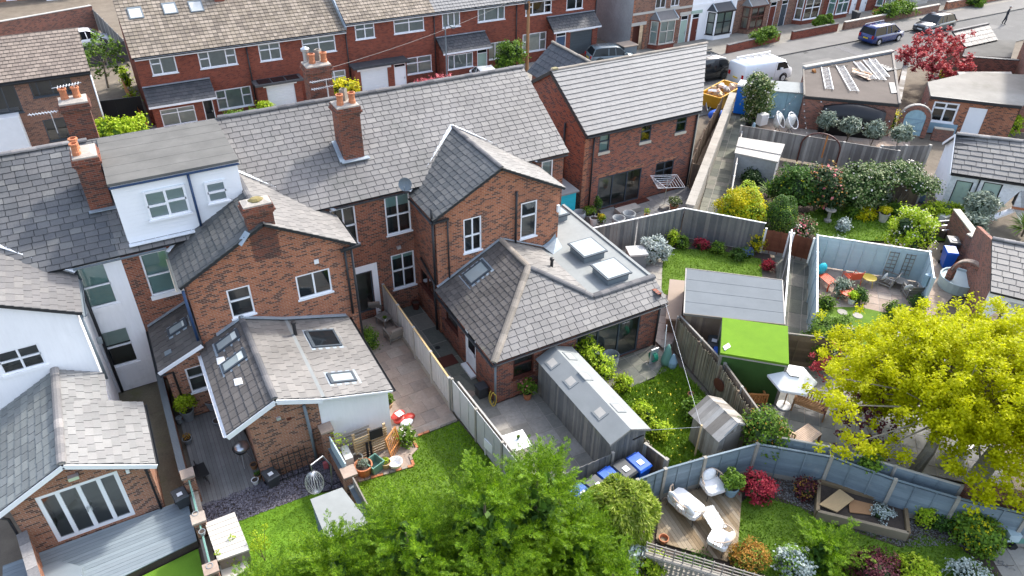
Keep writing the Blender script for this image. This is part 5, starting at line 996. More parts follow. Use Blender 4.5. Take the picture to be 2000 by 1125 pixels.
# ================================================================ fences and walls
def fence(label,pts,h,mat,style='vert',post='concrete_pale',cap=None,plen=1.83,z0=0,cat='fence',name='fence',pw=.1,postx=.06,gravel=None,group=None,face=1,posts=True,htop=None,bw=.11):
    P=[Vector((p[0],p[1],0)) for p in pts]; o=thing(name,label,cat,(P[0].x,P[0].y,z0),group=group)
    for a,b in zip(P,P[1:]):
        L=(b-a).length; n=max(1,round(L/plen)); d=(b-a)/L; nr=Vector((d.y,-d.x,0))*face; st=L/n
        for i in range(n):
            p=a+d*(i*st); q=a+d*((i+1)*st); m_=MB()
            if style=='vert':
                k=max(2,int(st/bw)); 
                for j in range(k):
                    u0=.06+(st-.12)*j/k; u1=.06+(st-.12)*(j+1)/k+.012; off=.012*(j%2)+random.uniform(0,.004); hh=h+random.uniform(-.006,.006)
                    A=p+d*u0+nr*off; B=p+d*u1+nr*off; m_.bar(A.lerp(B,.5)+Vector((0,0,z0+(gravel or .03))),A.lerp(B,.5)+Vector((0,0,z0+hh)),(u1-u0),.018,up=nr)
            elif style=='lap':
                k=int((h-(gravel or .05))/.125)
                for j in range(k):
                    z=z0+(gravel or .05)+j*.125; A=p+d*.05+Vector((0,0,z+.065)); B=q-d*.05+Vector((0,0,z+.065)); 
                    lo=nr*.014; m_.quad(A+lo+Vector((0,0,-.065)),B+lo+Vector((0,0,-.065)),B+Vector((0,0,.065)),A+Vector((0,0,.065))); m_.quad(A-lo+Vector((0,0,.065)),B-lo+Vector((0,0,.065)),B-lo+Vector((0,0,-.065)),A-lo+Vector((0,0,-.065)))
                for u in (.33,.67): C=p+d*(st*u)+nr*.03; m_.bar(C+Vector((0,0,z0+.05)),C+Vector((0,0,z0+h)),.04,.02,up=nr)
            elif style=='plain':
                m_.bar(p+d*.05+Vector((0,0,z0+h/2+.02)),q-d*.05+Vector((0,0,z0+h/2+.02)),.03,h-.04)
                for u in (.35,.7): C=p+d*(st*u)+nr*.022; m_.bar(C+Vector((0,0,z0+.05)),C+Vector((0,0,z0+h)),.035,.02,up=nr)
            elif style=='reed':
                k=int(st/.035); 
                for j in range(k):
                    C=p+d*(st*(j+.5)/k)+nr*random.uniform(-.01,.01); m_.bar(C+Vector((0,0,z0)),C+Vector((random.uniform(-.02,.02),random.uniform(-.02,.02),z0+h+random.uniform(-.12,.05))),.034,.025,up=nr)
            m_.build('panel',mat,o)
            if gravel: MB().bar(p+d*.05+Vector((0,0,z0+gravel/2)),q-d*.05+Vector((0,0,z0+gravel/2)),.05,gravel).build('gravel_board','concrete',o)
            if cap: MB().bar(p+Vector((0,0,z0+h+.02)),q+Vector((0,0,z0+h+.02)),.07,.04).build('cap_rail',cap,o)
            if posts: MB().bar(p-nr*postx*0+Vector((0,0,z0-.05)),p+Vector((0,0,z0+h+.05)),pw,pw,up=nr).build('post',post,o)
        if posts: MB().bar(b+Vector((0,0,z0-.05)),b+Vector((0,0,z0+h+.06)),pw,pw,up=nr).build('post',post,o)
    return o
def gwall(label,pts,h,th,mat,cap=None,capw=None,name='garden_wall',z0=-.1,cat='wall',capt=.06):
    P=[Vector((p[0],p[1],0)) for p in pts]; o=thing(name,label,cat,(P[0].x,P[0].y,0))
    for i,(a,b) in enumerate(zip(P,P[1:])):
        MB().bar(a+Vector((0,0,(z0+h)/2)),b+Vector((0,0,(z0+h)/2)),th+i*.004,h-z0).build('wall',mat,o)
        if cap:
            L=(b-a).length; n=max(1,round(L/.6)); d=(b-a)/n
            for k in range(n): MB().bar(a+d*k+d.normalized()*.006+Vector((0,0,h+capt/2)),a+d*(k+1)-d.normalized()*.006+Vector((0,0,h+capt/2)),(capw or th+.08)+i*.004,capt+random.uniform(-.006,.006)).build('coping',cap,o)
    return o
# left gardens
w1=gwall('low brick wall with blue brick coping beside the white house yard',[(-1.44,27.0),(-1.44,20.9)],.92,.24,'brick_ext')
for k in range(76): MB().box(-1.56,-1.32,20.92+k*.0795,20.92+k*.0795+.07,.93,1.0).build('coping_brick','pipe_grey',w1)
def pier(o,x,y,z,mat='brick_ext',s=.36): MB().box(x-s/2,x+s/2,y-s/2,y+s/2,-.1,z).build('pier',mat,o); MB().box(x-s/2-.04,x+s/2+.04,y-s/2-.04,y+s/2+.04,z,z+.08).build('pier_cap','slab_pink',o)
w2=gwall('brick pier wall with green glass panels between the decks',[(-1.28,20.6),(-1.3,14.5)],.55,.22,'brick_ext','slab_pink'); 
for y in (20.3,18.2,16.1,14.3): pier(w2,-1.28,y,1.35)
for a,b in ((20.1,18.4),(18.0,16.3),(15.9,14.5)): MB().box(-1.3,-1.27,b,a,.62,1.25).build('glass_panel','fence_duck',w2); MB().box(-1.31,-1.26,b,a,1.25,1.29).build('rail','pipe_green' if 'pipe_green' in MATS else 'pot_green',w2)
p1=G(637,841,1.2);p2=G(673,936,1.2)
w3=gwall('narrow brick wall with slate-capped piers between turf and lawn',[(3.55,19.85),(3.66,17.5),(3.75,14.5)],.9,.2,'brick_ext','pipe_grey')
pier(w3,3.52,19.75,1.75,s=.4); pier(w3,3.66,17.75,1.35,s=.42); MB().bar((3.55,19.5,1.2),(3.65,18.0,1.2),.05,.75).build('screen','fence_duck',w3); MB().bar((3.7,17.4,1.1),(3.8,14.6,1.1),.05,.7).build('screen','wood_grey',w3)
b_=thing('border_edging','thin new wooden rail on short pegs along the lawn edge','edging',(*G2(682,905),0)); A=G(682,903,.35);B=G(729,1033,.35); MB().bar(A,B,.03,.14).build('rail','wood_new',b_)
for k in range(5): q=A.lerp(B,k/4.2)+Vector((-.12,0,0)); MB().box(q.x-.05,q.x+.05,q.y-.05,q.y+.05,0,.42).build('peg','wood_orange',b_)
fence('pale concrete-post fence with new timber top rail along the pink patio',[(8.65,27.45),(8.65,20.15)],1.72,'fence_pale',cap='wood_new',face=-1,pw=.12,bw=.14,gravel=.25)
fence('pale grey panel fence between mown lawn and slab patio',[(8.72,20.05),(8.98,14.2),(9.05,11.8)],1.72,'fence_pale','plain',post='concrete',pw=.11,plen=1.9)
fence('dark timber fence backing the pale panels along the slab patio',[(8.92,19.9),(9.14,14.3)],1.6,'wood_old','plain',cap='concrete_pale',posts=False,plen=1.9)
fence('weathered board fence behind the wheelie bins',[(10.3,14.15),(12.35,14.12)],1.35,'fence_weather',post='wood_old',cap=None,bw=.13)
fence('short dark board fence right of the blue bin',[tuple(G(1262,868,1.3)[:2]),tuple(G(1302,898,1.3)[:2])],1.3,'fence_brown',post='concrete',cap='wood_old',pw=.14)
q=[G2(1245,940,1.5),G2(1300,915,1.6),G2(1378,893,1.6),G2(1480,866,1.6),G2(1625,891,1.6),G2(1750,936,1.6),G2(1873,972,1.6),G2(2010,1004,1.6),(26.5,1.6)]
fence('blue-grey lapped panel fence zigzagging along the bottom right garden',q,1.55,'fence_blue','lap',post='concrete',cap='fence_blue',pw=.12,gravel=.22,plen=2.2)
fence('second blue-grey fence standing behind the zigzag fence',[(17.4,12.15),G2(1625,872,1.75),G2(1750,910,1.75),G2(1880,948,1.75)],1.7,'fence_blue','lap',post='wood_old',cap='concrete_pale',plen=2.0)
fence('reed screen fence leaning along the wild lawn',[(19.25,18.9),(18.75,15.6),(17.95,12.75)],1.7,'bamboo','reed',post='fence_brown',plen=1.7,pw=.08)
fence('timber fence with pale cap behind the reed screen',[(19.4,19.0),(18.95,15.6),(18.2,12.85)],1.78,'fence_brown','vert',post='wood_old',cap='wood_old')
fence('reed screen edging beside the long garden shed',[(14.05,19.2),(13.98,13.9)],1.1,'bamboo','reed',posts=False)
fence('ragged reed screen at the foot of the wild lawn',[(13.7,12.85),(16.3,12.55)],1.0,'bamboo','reed',posts=False)
fence('tall weathered close-board fence behind the small lawn',[(20.0,27.1),(25.9,26.55),(28.75,23.2)],1.82,'fence_weather',cap='white_paint',posts=False,face=1,plen=3.0,gravel=.05)
fence('red-brown panel fence at the end of the back alley',[(28.8,23.15),(29.6,22.25)],1.5,'fence_red','lap',post='white_paint',gravel=.2,pw=.1)
fence('red-brown panel fence right of the alley gate',[(29.75,22.1),(30.3,21.2)],1.5,'fence_red','lap',post='white_paint',gravel=.2,pw=.1)
fence('grey board fence with white edge along the back alley',[(29.3,21.95),(22.75,16.15)],1.9,'fence_weather','vert',post='white_paint',cap='white_paint',plen=2.2,pw=.08)
f=fence('duck-egg blue panel fence around the sunny seating patio',[(24.95,16.25),(30.2,21.0),(34.05,17.2),(32.1,15.55)],1.85,'fence_duck','lap',post='fence_duck',cap='white_paint',plen=1.9,face=1,pw=.12)
tr=f
for x0 in (0,.62):
    A=G(1766+x0*60,500,1.5); m_=MB(); a=Vector((33.0-x0*.9+.3,18.15+x0*.9-.3,.3)); d=Vector((.7,-.7,0))
    for k in range(3): m_.bar(a+d*(k*.22),a+d*(k*.22)+Vector((0,0,1.3)),.03,.03)
    for k in range(6): m_.bar(a+Vector((0,0,.1+k*.23)),a+d*.44+Vector((0,0,.1+k*.23)),.03,.03)
    m_.build('trellis','wood_old',tr)
gwall('long pale rendered wall along the alley beside the new house',[(26.3,26.55),(40.6,38.6)],1.85,.34,'concrete','concrete',capw=.5,capt=.1)
fence('grey board fence on the camellia side of the alley',[(29.2,26.4),(37.0,33.7)],1.4,'fence_grey',post='white_paint',cap='concrete_pale',face=1)
fence('grey board fence with concrete posts behind the camellias',[(36.95,33.8),(42.5,26.95),(43.2,26.1)],1.8,'fence_grey',post='concrete_pale',cap='fence_grey',face=1,plen=2.0,pw=.14)
fence('tall grey board fence panel left of the white cottage',[(42.7,27.0),(45.6,25.6)],1.9,'fence_grey',post='concrete_pale',face=1,pw=.16)
fence('brown board fence with braces between the new house and the skip',[(30.6,31.4),(34.4,34.6),(39.6,38.6)],1.7,'fence_brown',post='fence_brown',face=1)
fence('brown board gate across the side of the new house',[(30.4,31.0),(31.3,30.6)],1.6,'fence_brown',post='fence_brown',face=1)
fence('brown fence below the grey shed by the alley',[(22.6,16.0),(24.3,14.6)],1.75,'fence_brown','lap',post='wood_old',cap='wood_old')
fence('brown slatted fence joining bamboo screen and grey shed',[(19.35,19.05),(20.6,17.95)],1.7,'fence_brown','lap',post='wood_old')
fence('timber fence dividing the gardens behind the camellia shrubs',[(36.4,27.9),(41.2,22.7)],1.3,'fence_brown',face=1)
fence('dark grey fence beside the red brick row',[tuple(G(152,93,1.8)[:2]),tuple(G(243,80,1.8)[:2])],1.8,'tile_dark','plain',post='fence_grey'); fence('tall grey timber fence left of the skylight house',[tuple(G(173,10,1.9)[:2]),tuple(G(240,77,1.9)[:2])],1.9,'fence_grey',post='concrete_pale')
gwall('brick boundary wall with pale coping at the top left',[tuple(G(-20,46,2.2)[:2]),tuple(G(88,27,2.2)[:2]),tuple(G(178,11,2.2)[:2])],2.2,.3,'brick_yard','concrete_pale')
fence('black side gate between brown house and red brick row',[(-1.0,57.6),(1.7,57.4)],1.9,'door_black','plain',posts=False); fence('slate blue gate behind the lime hedge',[(-1.0,53.2),(1.6,53.0)],1.3,'tile_dark','plain',posts=False)
fence('ochre timber fence beside the overgrown passage',[(1.5,53.4),(.9,64.5)],1.2,'wood_orange','lap',posts=False)
# low front walls of the Victorian terrace
gwall('low brick front wall with hedge below the brown bay',[(51.2,50.5),(58.6,51.2)],.75,.25,'brick_red','ridge_dark'); gwall('low brick front wall below the round bush',[(60.0,50.9),(66.5,51.0)],.75,.25,'brick_red','ridge_dark'); gwall('low stone-capped front wall behind the navy people carrier',[(67.5,51.0),(83,51.3)],.75,.25,'brick_brown','stone_pale'); gwall('brick front wall with piers at the far right of the pavement',[(84.5,51.4),(105,51.6)],.8,.3,'brick_orange','stone_pale')
# open-block screen wall at the bottom
def blockwall():
    A=G(1172,1055,1.0);B=G(1540,1165,1.0); A.z=B.z=0; d=(B-A); L=d.length; d/=L; o=thing('screen_wall','pierced concrete block wall below the corner deck','wall',(A.x,A.y,0)); n=int(L/.3); nr=Vector((d.y,-d.x,0))
    me=None
    for r in range(3):
        for k in range(n):
            c=A+d*(k*.3+.15)+Vector((0,0,.06+r*.3+.15))
            if me is None:
                m_=MB()
                for (u0,u1,v0,v1) in ((-.145,.145,-.145,-.11),(-.145,.145,.11,.145),(-.145,-.11,-.11,.11),(.11,.145,-.11,.11)): m_.box(u0,u1,-.045,.045,v0,v1)
                m_.box(-.05,.05,-.04,.04,-.05,.05); m_.box(-.11,-.05,-.035,.035,-.015,.015); m_.box(.05,.11,-.035,.035,-.015,.015); m_.box(-.015,.015,-.035,.035,.05,.11); m_.box(-.015,.015,-.035,.035,-.11,-.05)
                me=m_.mesh('screen_block'); me.materials.append(MATS['concrete'])
            b=bpy.data.objects.new('screen_block',me); COL.objects.link(b); b.parent=o; b.location=c-Vector(o.location); b.rotation_euler=(0,0,math.atan2(d.y,d.x))
    MB().bar(A+Vector((0,0,1.0)),B+Vector((0,0,1.0)),.2,.08).build('coping','concrete',o); MB().bar(A+Vector((0,0,.0)),B+Vector((0,0,0)),.2,.1).build('footing','concrete',o)
    # trellis on top of the right part
    t=thing('trellis','weathered slatted trellis along the top of the pierced block wall','trellis',(*(A+d*L*.28)[:2],1.0)); a=A+d*(L*.25); 
    a=A+d*(L*.25)+Vector((0,0,1.05)); Lt=L*.75
    for z in (.06,.22,.38,.52): MB().bar(a+Vector((0,0,z)),a+d*Lt+Vector((0,0,z)),.03,.03).build('rail','wood_grey',t)
    k=0
    while k*.3<Lt: MB().bar(a+d*(k*.3)-nr*.03,a+d*(k*.3)-nr*.03+Vector((0,0,.54)),.03,.03).build('slat','wood_grey',t); k+=1
blockwall()
# ================================================================ sheds and outbuildings
s=thing('garden_shed','long grey felt-roofed garden shed with square skylight patches','shed',(13,16.8,0)); SX0,SX1,SY0,SY1=12.32,13.88,14.25,19.35; SR=13.05
def boards(o,p,q,z0,zt,mat,bw=.12,nm='cladding',n=1):
    p=Vector((*p,0));q=Vector((*q,0));L=(q-p).length;d=(q-p)/L;nr=Vector((d.y,-d.x,0)); k=max(2,int(L/bw)); m_=MB()
    for j in range(k): c=p+d*(L*(j+.5)/k)+nr*(.008*(j%2)); m_.bar(c+Vector((0,0,z0)),c+Vector((0,0,zt(L*(j+.5)/k) if callable(zt) else zt)),L/k+.004,.02,up=nr)
    return m_.build(nm,mat,o)
rz=lambda x:2.22-abs(x-SR)*.46
boards(s,(SX0,SY1),(SX0,SY0),0,rz(SX0)-.03,'fence_weather'); boards(s,(SX0,SY0),(SX1,SY0),0,lambda u:rz(SX0+u)-.05,'fence_weather'); boards(s,(SX1,SY0),(SX1,SY1),0,rz(SX1)-.03,'fence_weather')
pa_=[(SX0-.12,SY1+.1,rz(SX0-.12)),(SX0-.12,SY0-.1,rz(SX0-.12)),(SR,SY0-.1,2.22),(SR,SY1+.1,2.22)]; pb_=[(SX1+.12,SY0-.1,rz(SX1+.12)),(SX1+.12,SY1+.1,rz(SX1+.12)),(SR,SY1+.1,2.22),(SR,SY0-.1,2.22)]
ra=MB().slab3(pa_,nrm(pa_),.04).build('roof','felt_grey',s); rb=MB().slab3(pb_,nrm(pb_),.04).build('roof','felt_pale',s)
MB().bar((SX0-.13,SY0-.11,rz(SX0-.13)-.06),(SR,SY0-.11,2.17),.02,.09).bar((SR,SY0-.11,2.17),(SX1+.13,SY0-.11,rz(SX1+.13)-.06),.02,.09).build('bargeboard','fence_weather',s); MB().box(13.3,13.8,SY0-.04,SY0-.02,1.45,1.5).build('hinge','black_metal',s)
for poly,par,pts in ((pa_,ra,((1079,709),(1115,745),(1172,806))),(pb_,rb,((1113,696),(1143,735),(1207,797)))):
    n=nrm(poly)
    for q in pts: c=PL(*q,poly); u=Vector((0,1,0)); v=n.cross(u); MB().slab3([c+u*.19+v*.16+n*.03,c-u*.19+v*.16+n*.03,c-u*.19-v*.16+n*.03,c+u*.19-v*.16+n*.03],n,.02).build('skylight_patch','concrete_pale',par); MB().slab3([c+u*.27+v*.23+n*.025,c-u*.27+v*.23+n*.025,c-u*.27-v*.23+n*.025,c+u*.27-v*.23+n*.025],n,.02).build('flashing','felt_grey',par)
# grey flat shed and turf-roofed shelter
def skewshed(label,roofpx,z,mat,wallmat,zl=None,name='garden_shed',th=.08,boardsz=True,cat='shed',edge='wood_old'):
    P=[G(x,y,z) for x,y in roofpx]; c=sum(P,Vector())/4; o=thing(name,label,cat,(c.x,c.y,0)); m_=MB(); m_.prism([(p.x,p.y) for p in P],z-th,z); r=m_.build('roof',mat,o)
    if wallmat:
        I=[c+(p-c)*.95 for p in P]
        for i in range(4):
            a,b=I[i],I[(i+1)%4]; 
            boards(o,(a.x,a.y),(b.x,b.y),0,z-th,wallmat,nm='wall') if (b-a).cross(c-a).z>0 else boards(o,(b.x,b.y),(a.x,a.y),0,z-th,wallmat,nm='wall')
    for i in range(4): MB().bar(P[i]+Vector((0,0,-th/2)),P[(i+1)%4]+Vector((0,0,-th/2)),.05,th+.03).build('edge_trim',edge,r)
    return o,P
o,P=skewshed('flat grey felted shed between small lawn and turf-clad shed',((1340,524),(1528,547),(1533,634),(1336,612)),2.15,'felt_blue','fence_brown')
for k in (1,2,3): MB().bar(P[0].lerp(P[3],k/4)+Vector((0,0,.004)),P[1].lerp(P[2],k/4)+Vector((0,0,.004)),.03,.012).build('felt_lap','felt_blue',o)
o=thing('garden_shed','garden bar shed clad all over in artificial turf with bright green roof','shed',(20.4,15.7,0)); P=[G(x,y,2.3) for x,y in ((1411,620),(1539,637),(1541,711),(1407,689))]
MB().prism([(p.x,p.y) for p in P],2.2,2.3).build('roof','fake_turf',o); MB().prism([(p.x,p.y) for p in P],2.12,2.19).build('roof_deck','wood_old',o)
c=sum(P,Vector())/4
for p in P: q=c+(p-c)*.955; MB().box(q.x-.05,q.x+.05,q.y-.05,q.y+.05,0,2.12).build('post','wood_grey',o)
q=[c+(p-c)*.95 for p in P]
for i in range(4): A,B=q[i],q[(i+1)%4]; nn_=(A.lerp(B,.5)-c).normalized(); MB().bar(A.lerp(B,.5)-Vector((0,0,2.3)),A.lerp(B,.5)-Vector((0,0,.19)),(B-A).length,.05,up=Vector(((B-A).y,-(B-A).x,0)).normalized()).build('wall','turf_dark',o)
MB().prism([G2(x,y,2.34) for x,y in ((1412,677),(1423,670),(1427,677),(1416,684))],2.31,2.35).build('lamp','white_paint',o)
# leaning old shed
o=thing('garden_shed','derelict leaning shed with patched board roof at the end of the wild lawn','shed',(16.9,13.3,0)); a0,a1,b0,b1=16.2,17.55,12.75,14.2
boards(o,(a0,b0),(a1,b0),0,lambda u:1.5+.45*(1-abs(u/(a1-a0)*2-1)),'wood_old'); boards(o,(a0,b1),(a0,b0),0,1.5,'wood_old'); boards(o,(a1,b0),(a1,b1),0,1.5,'wood_old')
for sgn,mm in ((-1,'wood_old'),(1,'wood_old')):
    for k in range(9): y=b0-.1+k*.19; MB().slab3([(16.88+sgn*.85,y,1.45),(16.88+sgn*.85,y+.2,1.45),(16.88,y+.2,2.0+random.uniform(-.02,.03)),(16.88,y,2.0)],(sgn*.5,0,1),.03).build('roof_board',mm,o)
MB().bar((16.1,12.68,1.42),(16.88,12.68,1.98),.03,.1).bar((16.88,12.68,1.98),(17.7,12.68,1.42),.03,.1).build('bargeboard','pipe_grey',o); MB().box(16.45,17.2,12.71,12.74,.05,1.5).build('door','wood_grey',o)
# small turf shed roof by the brick wall (bottom left)
P=[G(x,y,1.9) for x,y in ((606,975),(668,952),(720,1020),(640,1060))]; o=thing('garden_shed','small shed with pale green felt roof beside the artificial lawn','shed',(3.2,16,0)); m_=MB(); m_.prism([(p.x,p.y) for p in P],1.82,1.9); m_.build('roof','felt_pale',o)
c=sum(P,Vector())/4; I=[c+(p-c)*.94 for p in P]
for i in range(4): boards(o,tuple(I[(i+1)%4][:2]),tuple(I[i][:2]),0,1.82,'fence_blue',nm='wall')
o=thing('storage_box','pale beige plastic storage box beside the brick pier','storage box',(*G2(440,1050),0)); P=[G(x,y,1.15) for x,y in ((400,1022),(458,1000),(487,1073),(425,1095))]; c=sum(P,Vector())/4
MB().prism([(p.x,p.y) for p in P],1.08,1.15).build('lid','stone_pale',o); MB().prism([((c+(p-c)*.95).x,(c+(p-c)*.95).y) for p in P],0,1.07).build('body','wood_grey',o)
for k in range(1,8): MB().bar(P[0].lerp(P[3],k/8)+Vector((0,0,.005)),P[1].lerp(P[2],k/8)+Vector((0,0,.005)),.015,.012).build('groove','concrete',o)
P=[G(x,y,.6) for x,y in ((428,1105),(478,1080),(486,1110),(438,1140))]; o=thing('garden_step','beige step box in front of the storage box','step',(P[0].x,P[0].y,0)); MB().prism([(p.x,p.y) for p in P],.54,.6).build('top','stone_pale',o); c=sum(P,Vector())/4; MB().prism([((c+(p-c)*.93).x,(c+(p-c)*.93).y) for p in P],0,.535).build('body','wood_grey',o)
# grey low shed roof in the camellia garden
P=[G(x,y,1.7) for x,y in ((1443,268),(1533,282),(1520,315),(1435,297))]; o=thing('garden_shed','low shed with split pale roof behind the yellow shrub','shed',(P[0].x,P[0].y,0)); A=P[0].lerp(P[3],.62);B=P[1].lerp(P[2],.62)
MB().prism([(p.x,p.y) for p in (P[0],P[1],B,A)],1.62,1.72).build('roof','concrete_pale',o); MB().prism([(p.x,p.y) for p in (A,B,P[2],P[3])],1.58,1.66).build('roof','concrete_pale',o); c=sum(P,Vector())/4; MB().prism([((c+(p-c)*.95).x,(c+(p-c)*.95).y) for p in P],0,1.57).build('wall','render_grey',o)
# blue-grey double-door shed
A=G(1497,231);B=G(1558,236); d=(B-A).normalized(); nr=Vector((d.y,-d.x,0)); o=thing('garden_shed','blue-grey painted shed with double doors beside the flat-roofed garage','shed',(A.x,A.y,0)); L=(B-A).length; hh=2.15
for k,(u0,u1) in enumerate(((0,L/2-.015),(L/2+.015,L))):
    dr=MB().bar(A+d*(u0+u1)/2+Vector((0,0,.03)),A+d*(u0+u1)/2+Vector((0,0,hh)),u1-u0,.04,up=nr).build('door','door_blue',o)
    for j in range(8): u=u0+(u1-u0)*(j+.5)/8; MB().bar(A+d*u+nr*.025+Vector((0,0,.05)),A+d*u+nr*.025+Vector((0,0,hh-.05)),(u1-u0)/8-.012,.014,up=nr).build('board','door_blue',dr)
bk=-nr; MB().prism([tuple((A+bk*.06)[:2]),tuple((B+bk*.06)[:2]),tuple((B+bk*2.0)[:2]),tuple((A+bk*2.0)[:2])],0,hh-.02).build('wall','paint_bluegrey',o); MB().prism([tuple((A-d*.15-bk*.2)[:2]),tuple((B+d*.2-bk*.2)[:2]),tuple((B+d*.2+bk*2.1)[:2]),tuple((A-d*.15+bk*2.1)[:2])],hh,hh+.08).build('roof','felt_pale',o)
# flat roofed garage with ladders
P=[G(x,y,2.5) for x,y in ((1571,187),(1757,203),(1743,103),(1569,135))]; o=thing('garage','long brick garage with brown felt roof strewn with ladders','garage',(48,35,0)); GA=o
MB().prism([(p.x,p.y) for p in P],2.4,2.5).build('roof','felt_brown',o); c=sum(P,Vector())/4; I=[c+(p-c)*.985 for p in P]
for i in range(4): wall(o,tuple(I[i][:2]),tuple(I[(i+1)%4][:2]),-.1,2.39,'brick_yard')
MB().bar(P[0]+Vector((0,0,-.12)),P[1]+Vector((0,0,-.12)),.08,.2).build('fascia','fascia_black',o)
n=14
for k in range(n): MB().bar(P[3].lerp(P[2],k/n)+Vector((0,0,.18)),P[3].lerp(P[2],(k+.97)/n)+Vector((0,0,.18)),.34,.1).build('coping','concrete_pale',o)
MB().bar(P[3]+Vector((0,0,.06)),P[2]+Vector((0,0,.06)),.24,.14).build('parapet','lead',o); MB().bar(P[1]+Vector((0,0,.04)),P[2]+Vector((0,0,.04)),.16,.1).build('verge','wood_old',o); MB().bar(P[0]+Vector((0,0,.04)),P[3]+Vector((0,0,.04)),.12,.1).build('verge','wood_old',o)
# brick building with flat roof and white window, right
P=[G(x,y,2.75) for x,y in ((1818,187),(1996,207),(2075,150),(1812,162))]; P[3]=G(1812,160,2.75); o=thing('outbuilding','brick outbuilding with pale flat roof and white casement window','outbuilding',(55,28,0)); I=[P[0],P[1]]
MB().prism([(p.x,p.y) for p in (P[0],P[1],P[2],G(1900,140,2.75),P[3])],2.62,2.75).build('roof','flat_brown',o); d=(P[1]-P[0]).normalized(); MB().bar(P[0]+Vector((0,0,-.1)),P[1]+Vector((0,0,-.1)),.16,.22).build('fascia','fascia_black',o)
pw=lambda x,y: None
A=P[0]+Vector((.1,.1,0)); B=P[1]+Vector((.1,.1,0)); L=(Vector(B)-Vector(A)).length
fr=wall(o,tuple(A[:2]),tuple(B[:2]),-.1,2.6,'brick_orange',holes=[(.42*1,2.1,.85,2.35),(2.75,3.95,.1,2.2)]); window(o,fr,.42,2.1,.85,2.35,cols=(1,1),rows=((1.8,.8),(1.8,.8)),bar=.12); wall(o,tuple(P[3][:2]),tuple(A[:2]),-.1,2.6,'brick_yard')
a,dd,nn=fr; m_=MB(); q=a+dd*3.35-nn*.05; m_.bar(q+Vector((0,0,.1)),q+Vector((0,0,2.2)),1.2,.04,up=nn); m_.build('door','upvc',o); q=a+dd*1.3+nn*.03; MB().bar(q+Vector((0,0,0)),q+Vector((0,0,.8)),2.3,.06,up=nn).build('blue_panel','paint_bluegrey',o)
# roofs behind it
P=[G(x,y,2.5) for x,y in ((1880,157),(1985,163),(1975,140),(1870,140))]; o=thing('outbuilding','lean-to with pale sheet roof behind the red maple','outbuilding',(P[0].x,P[0].y,0)); MB().prism([(p.x,p.y) for p in P],2.4,2.5).build('roof','concrete_pale',o); c=sum(P,Vector())/4; MB().prism([((c+(p-c)*.95).x,(c+(p-c)*.95).y) for p in P],0,2.39).build('wall','brick_yard',o)
gwall('soot-stained brick yard wall with slate coping right of the maple',[G2(1880,110,2.4),G2(1990,118,2.4)],2.4,.3,'brick_yard','tile_dark')
P=[G(x,y,2.3) for x,y in ((1882,108),(1975,112),(1985,78),(1935,78),(1885,95))]; o=thing('outbuilding','flat grey roof outbuilding beside the street','outbuilding',(P[0].x,P[0].y,0)); MB().prism([(p.x,p.y) for p in P],2.1,2.3).build('roof','felt',o); MB().prism([(p.x,p.y) for p in P],0,2.09).build('wall','render_white',o)
P=[G(1886,92,2.4),G(1949,78,2.4),G(1930,47,3.3),G(1860,62,3.3)]; o=thing('outbuilding','small slate-roofed outhouse on the street side','outbuilding',(P[0].x,P[0].y,0)); roofpart(o,P,'slate_pale_lit',quota=0,cw=.7,ch=.45,name='roof'); MB().bar(P[3]+Vector((0,0,.05)),P[2]+Vector((0,0,.05)),.25,.12).build('ridge','ridge_dark',o); c=sum(P,Vector())/4; MB().prism([((c+(p-c)*.93).x,(c+(p-c)*.93).y) for p in P],0,2.2).build('wall','brick_yard',o)
# tall brick gable house, right edge
q0=G(1960,258);q1=G(1992,60); o=thing('house','tall brick house cut off by the right edge of the picture','house',(60,30,0)); A=Vector((62.5,34.5,0));B=Vector((60.2,27.2,0)); A=OY(1975,140,35.5); B=OY(1972,262,27.0); A.z=B.z=0
wall(o,tuple(A[:2]),tuple(B[:2]),-.1,8.5,'brick_yard'); C=B+Vector((9,-5,0)); fr=wall(o,tuple(B[:2]),tuple(C[:2]),-.1,8.5,'brick_yard')
# garden arch wall with blue gate
A=G(1752,262);B=G(1800,268); d=(B-A).normalized(); L=(B-A).length; o=thing('garden_gate','pale blue arched boarded gate set in a brick arch','gate',(A.x,A.y,0)); nr=Vector((d.y,-d.x,0))
m_=MB(); N=10; out=[];inn=[]
for k in range(N+1): t=math.pi*k/N; inn.append(A+d*(L/2-math.cos(t)*L*.42)+Vector((0,0,1.35+math.sin(t)*.62))); out.append(A+d*(L/2-math.cos(t)*L*.62)+Vector((0,0,1.35+math.sin(t)*.95)))
for k in range(N):
    a_,b_,c_,e_=inn[k],inn[k+1],out[k+1],out[k]; t=.22
    for f in ((e_,c_,b_,a_),(a_-nr*t,b_-nr*t,c_-nr*t,e_-nr*t),(a_,b_,b_-nr*t,a_-nr*t),(c_,e_,e_-nr*t,c_-nr*t)): m_.quad(*f)
for s0,s1 in ((A+d*(L*-.12),A+d*(L*.08)),(A+d*(L*.92),A+d*(L*1.12))): m_.bar(s0.lerp(s1,.5)-nr*.11+Vector((0,0,-.05)),s0.lerp(s1,.5)-nr*.11+Vector((0,0,1.36)),(s1-s0).length,.22,up=nr)
m_.build('arch','brick_yard',o); 
for k in range(N): 
    MB().bar(out[k]-nr*.11+Vector((0,0,.03)),out[k+1]-nr*.11+Vector((0,0,.03)),.28,.07).build('arch_brick','concrete_pale',o)
for k in range(7):
    u=L*.08+L*.84*(k+.5)/7; x=(u-L/2)/(L*.42); zt=1.35+.62*math.sqrt(max(0,1-x*x)); MB().bar(A+d*u-nr*.06+Vector((0,0,.04)),A+d*u-nr*.06+Vector((0,0,zt)),L*.84/7-.01,.04,up=nr).build('board','door_blue',o)
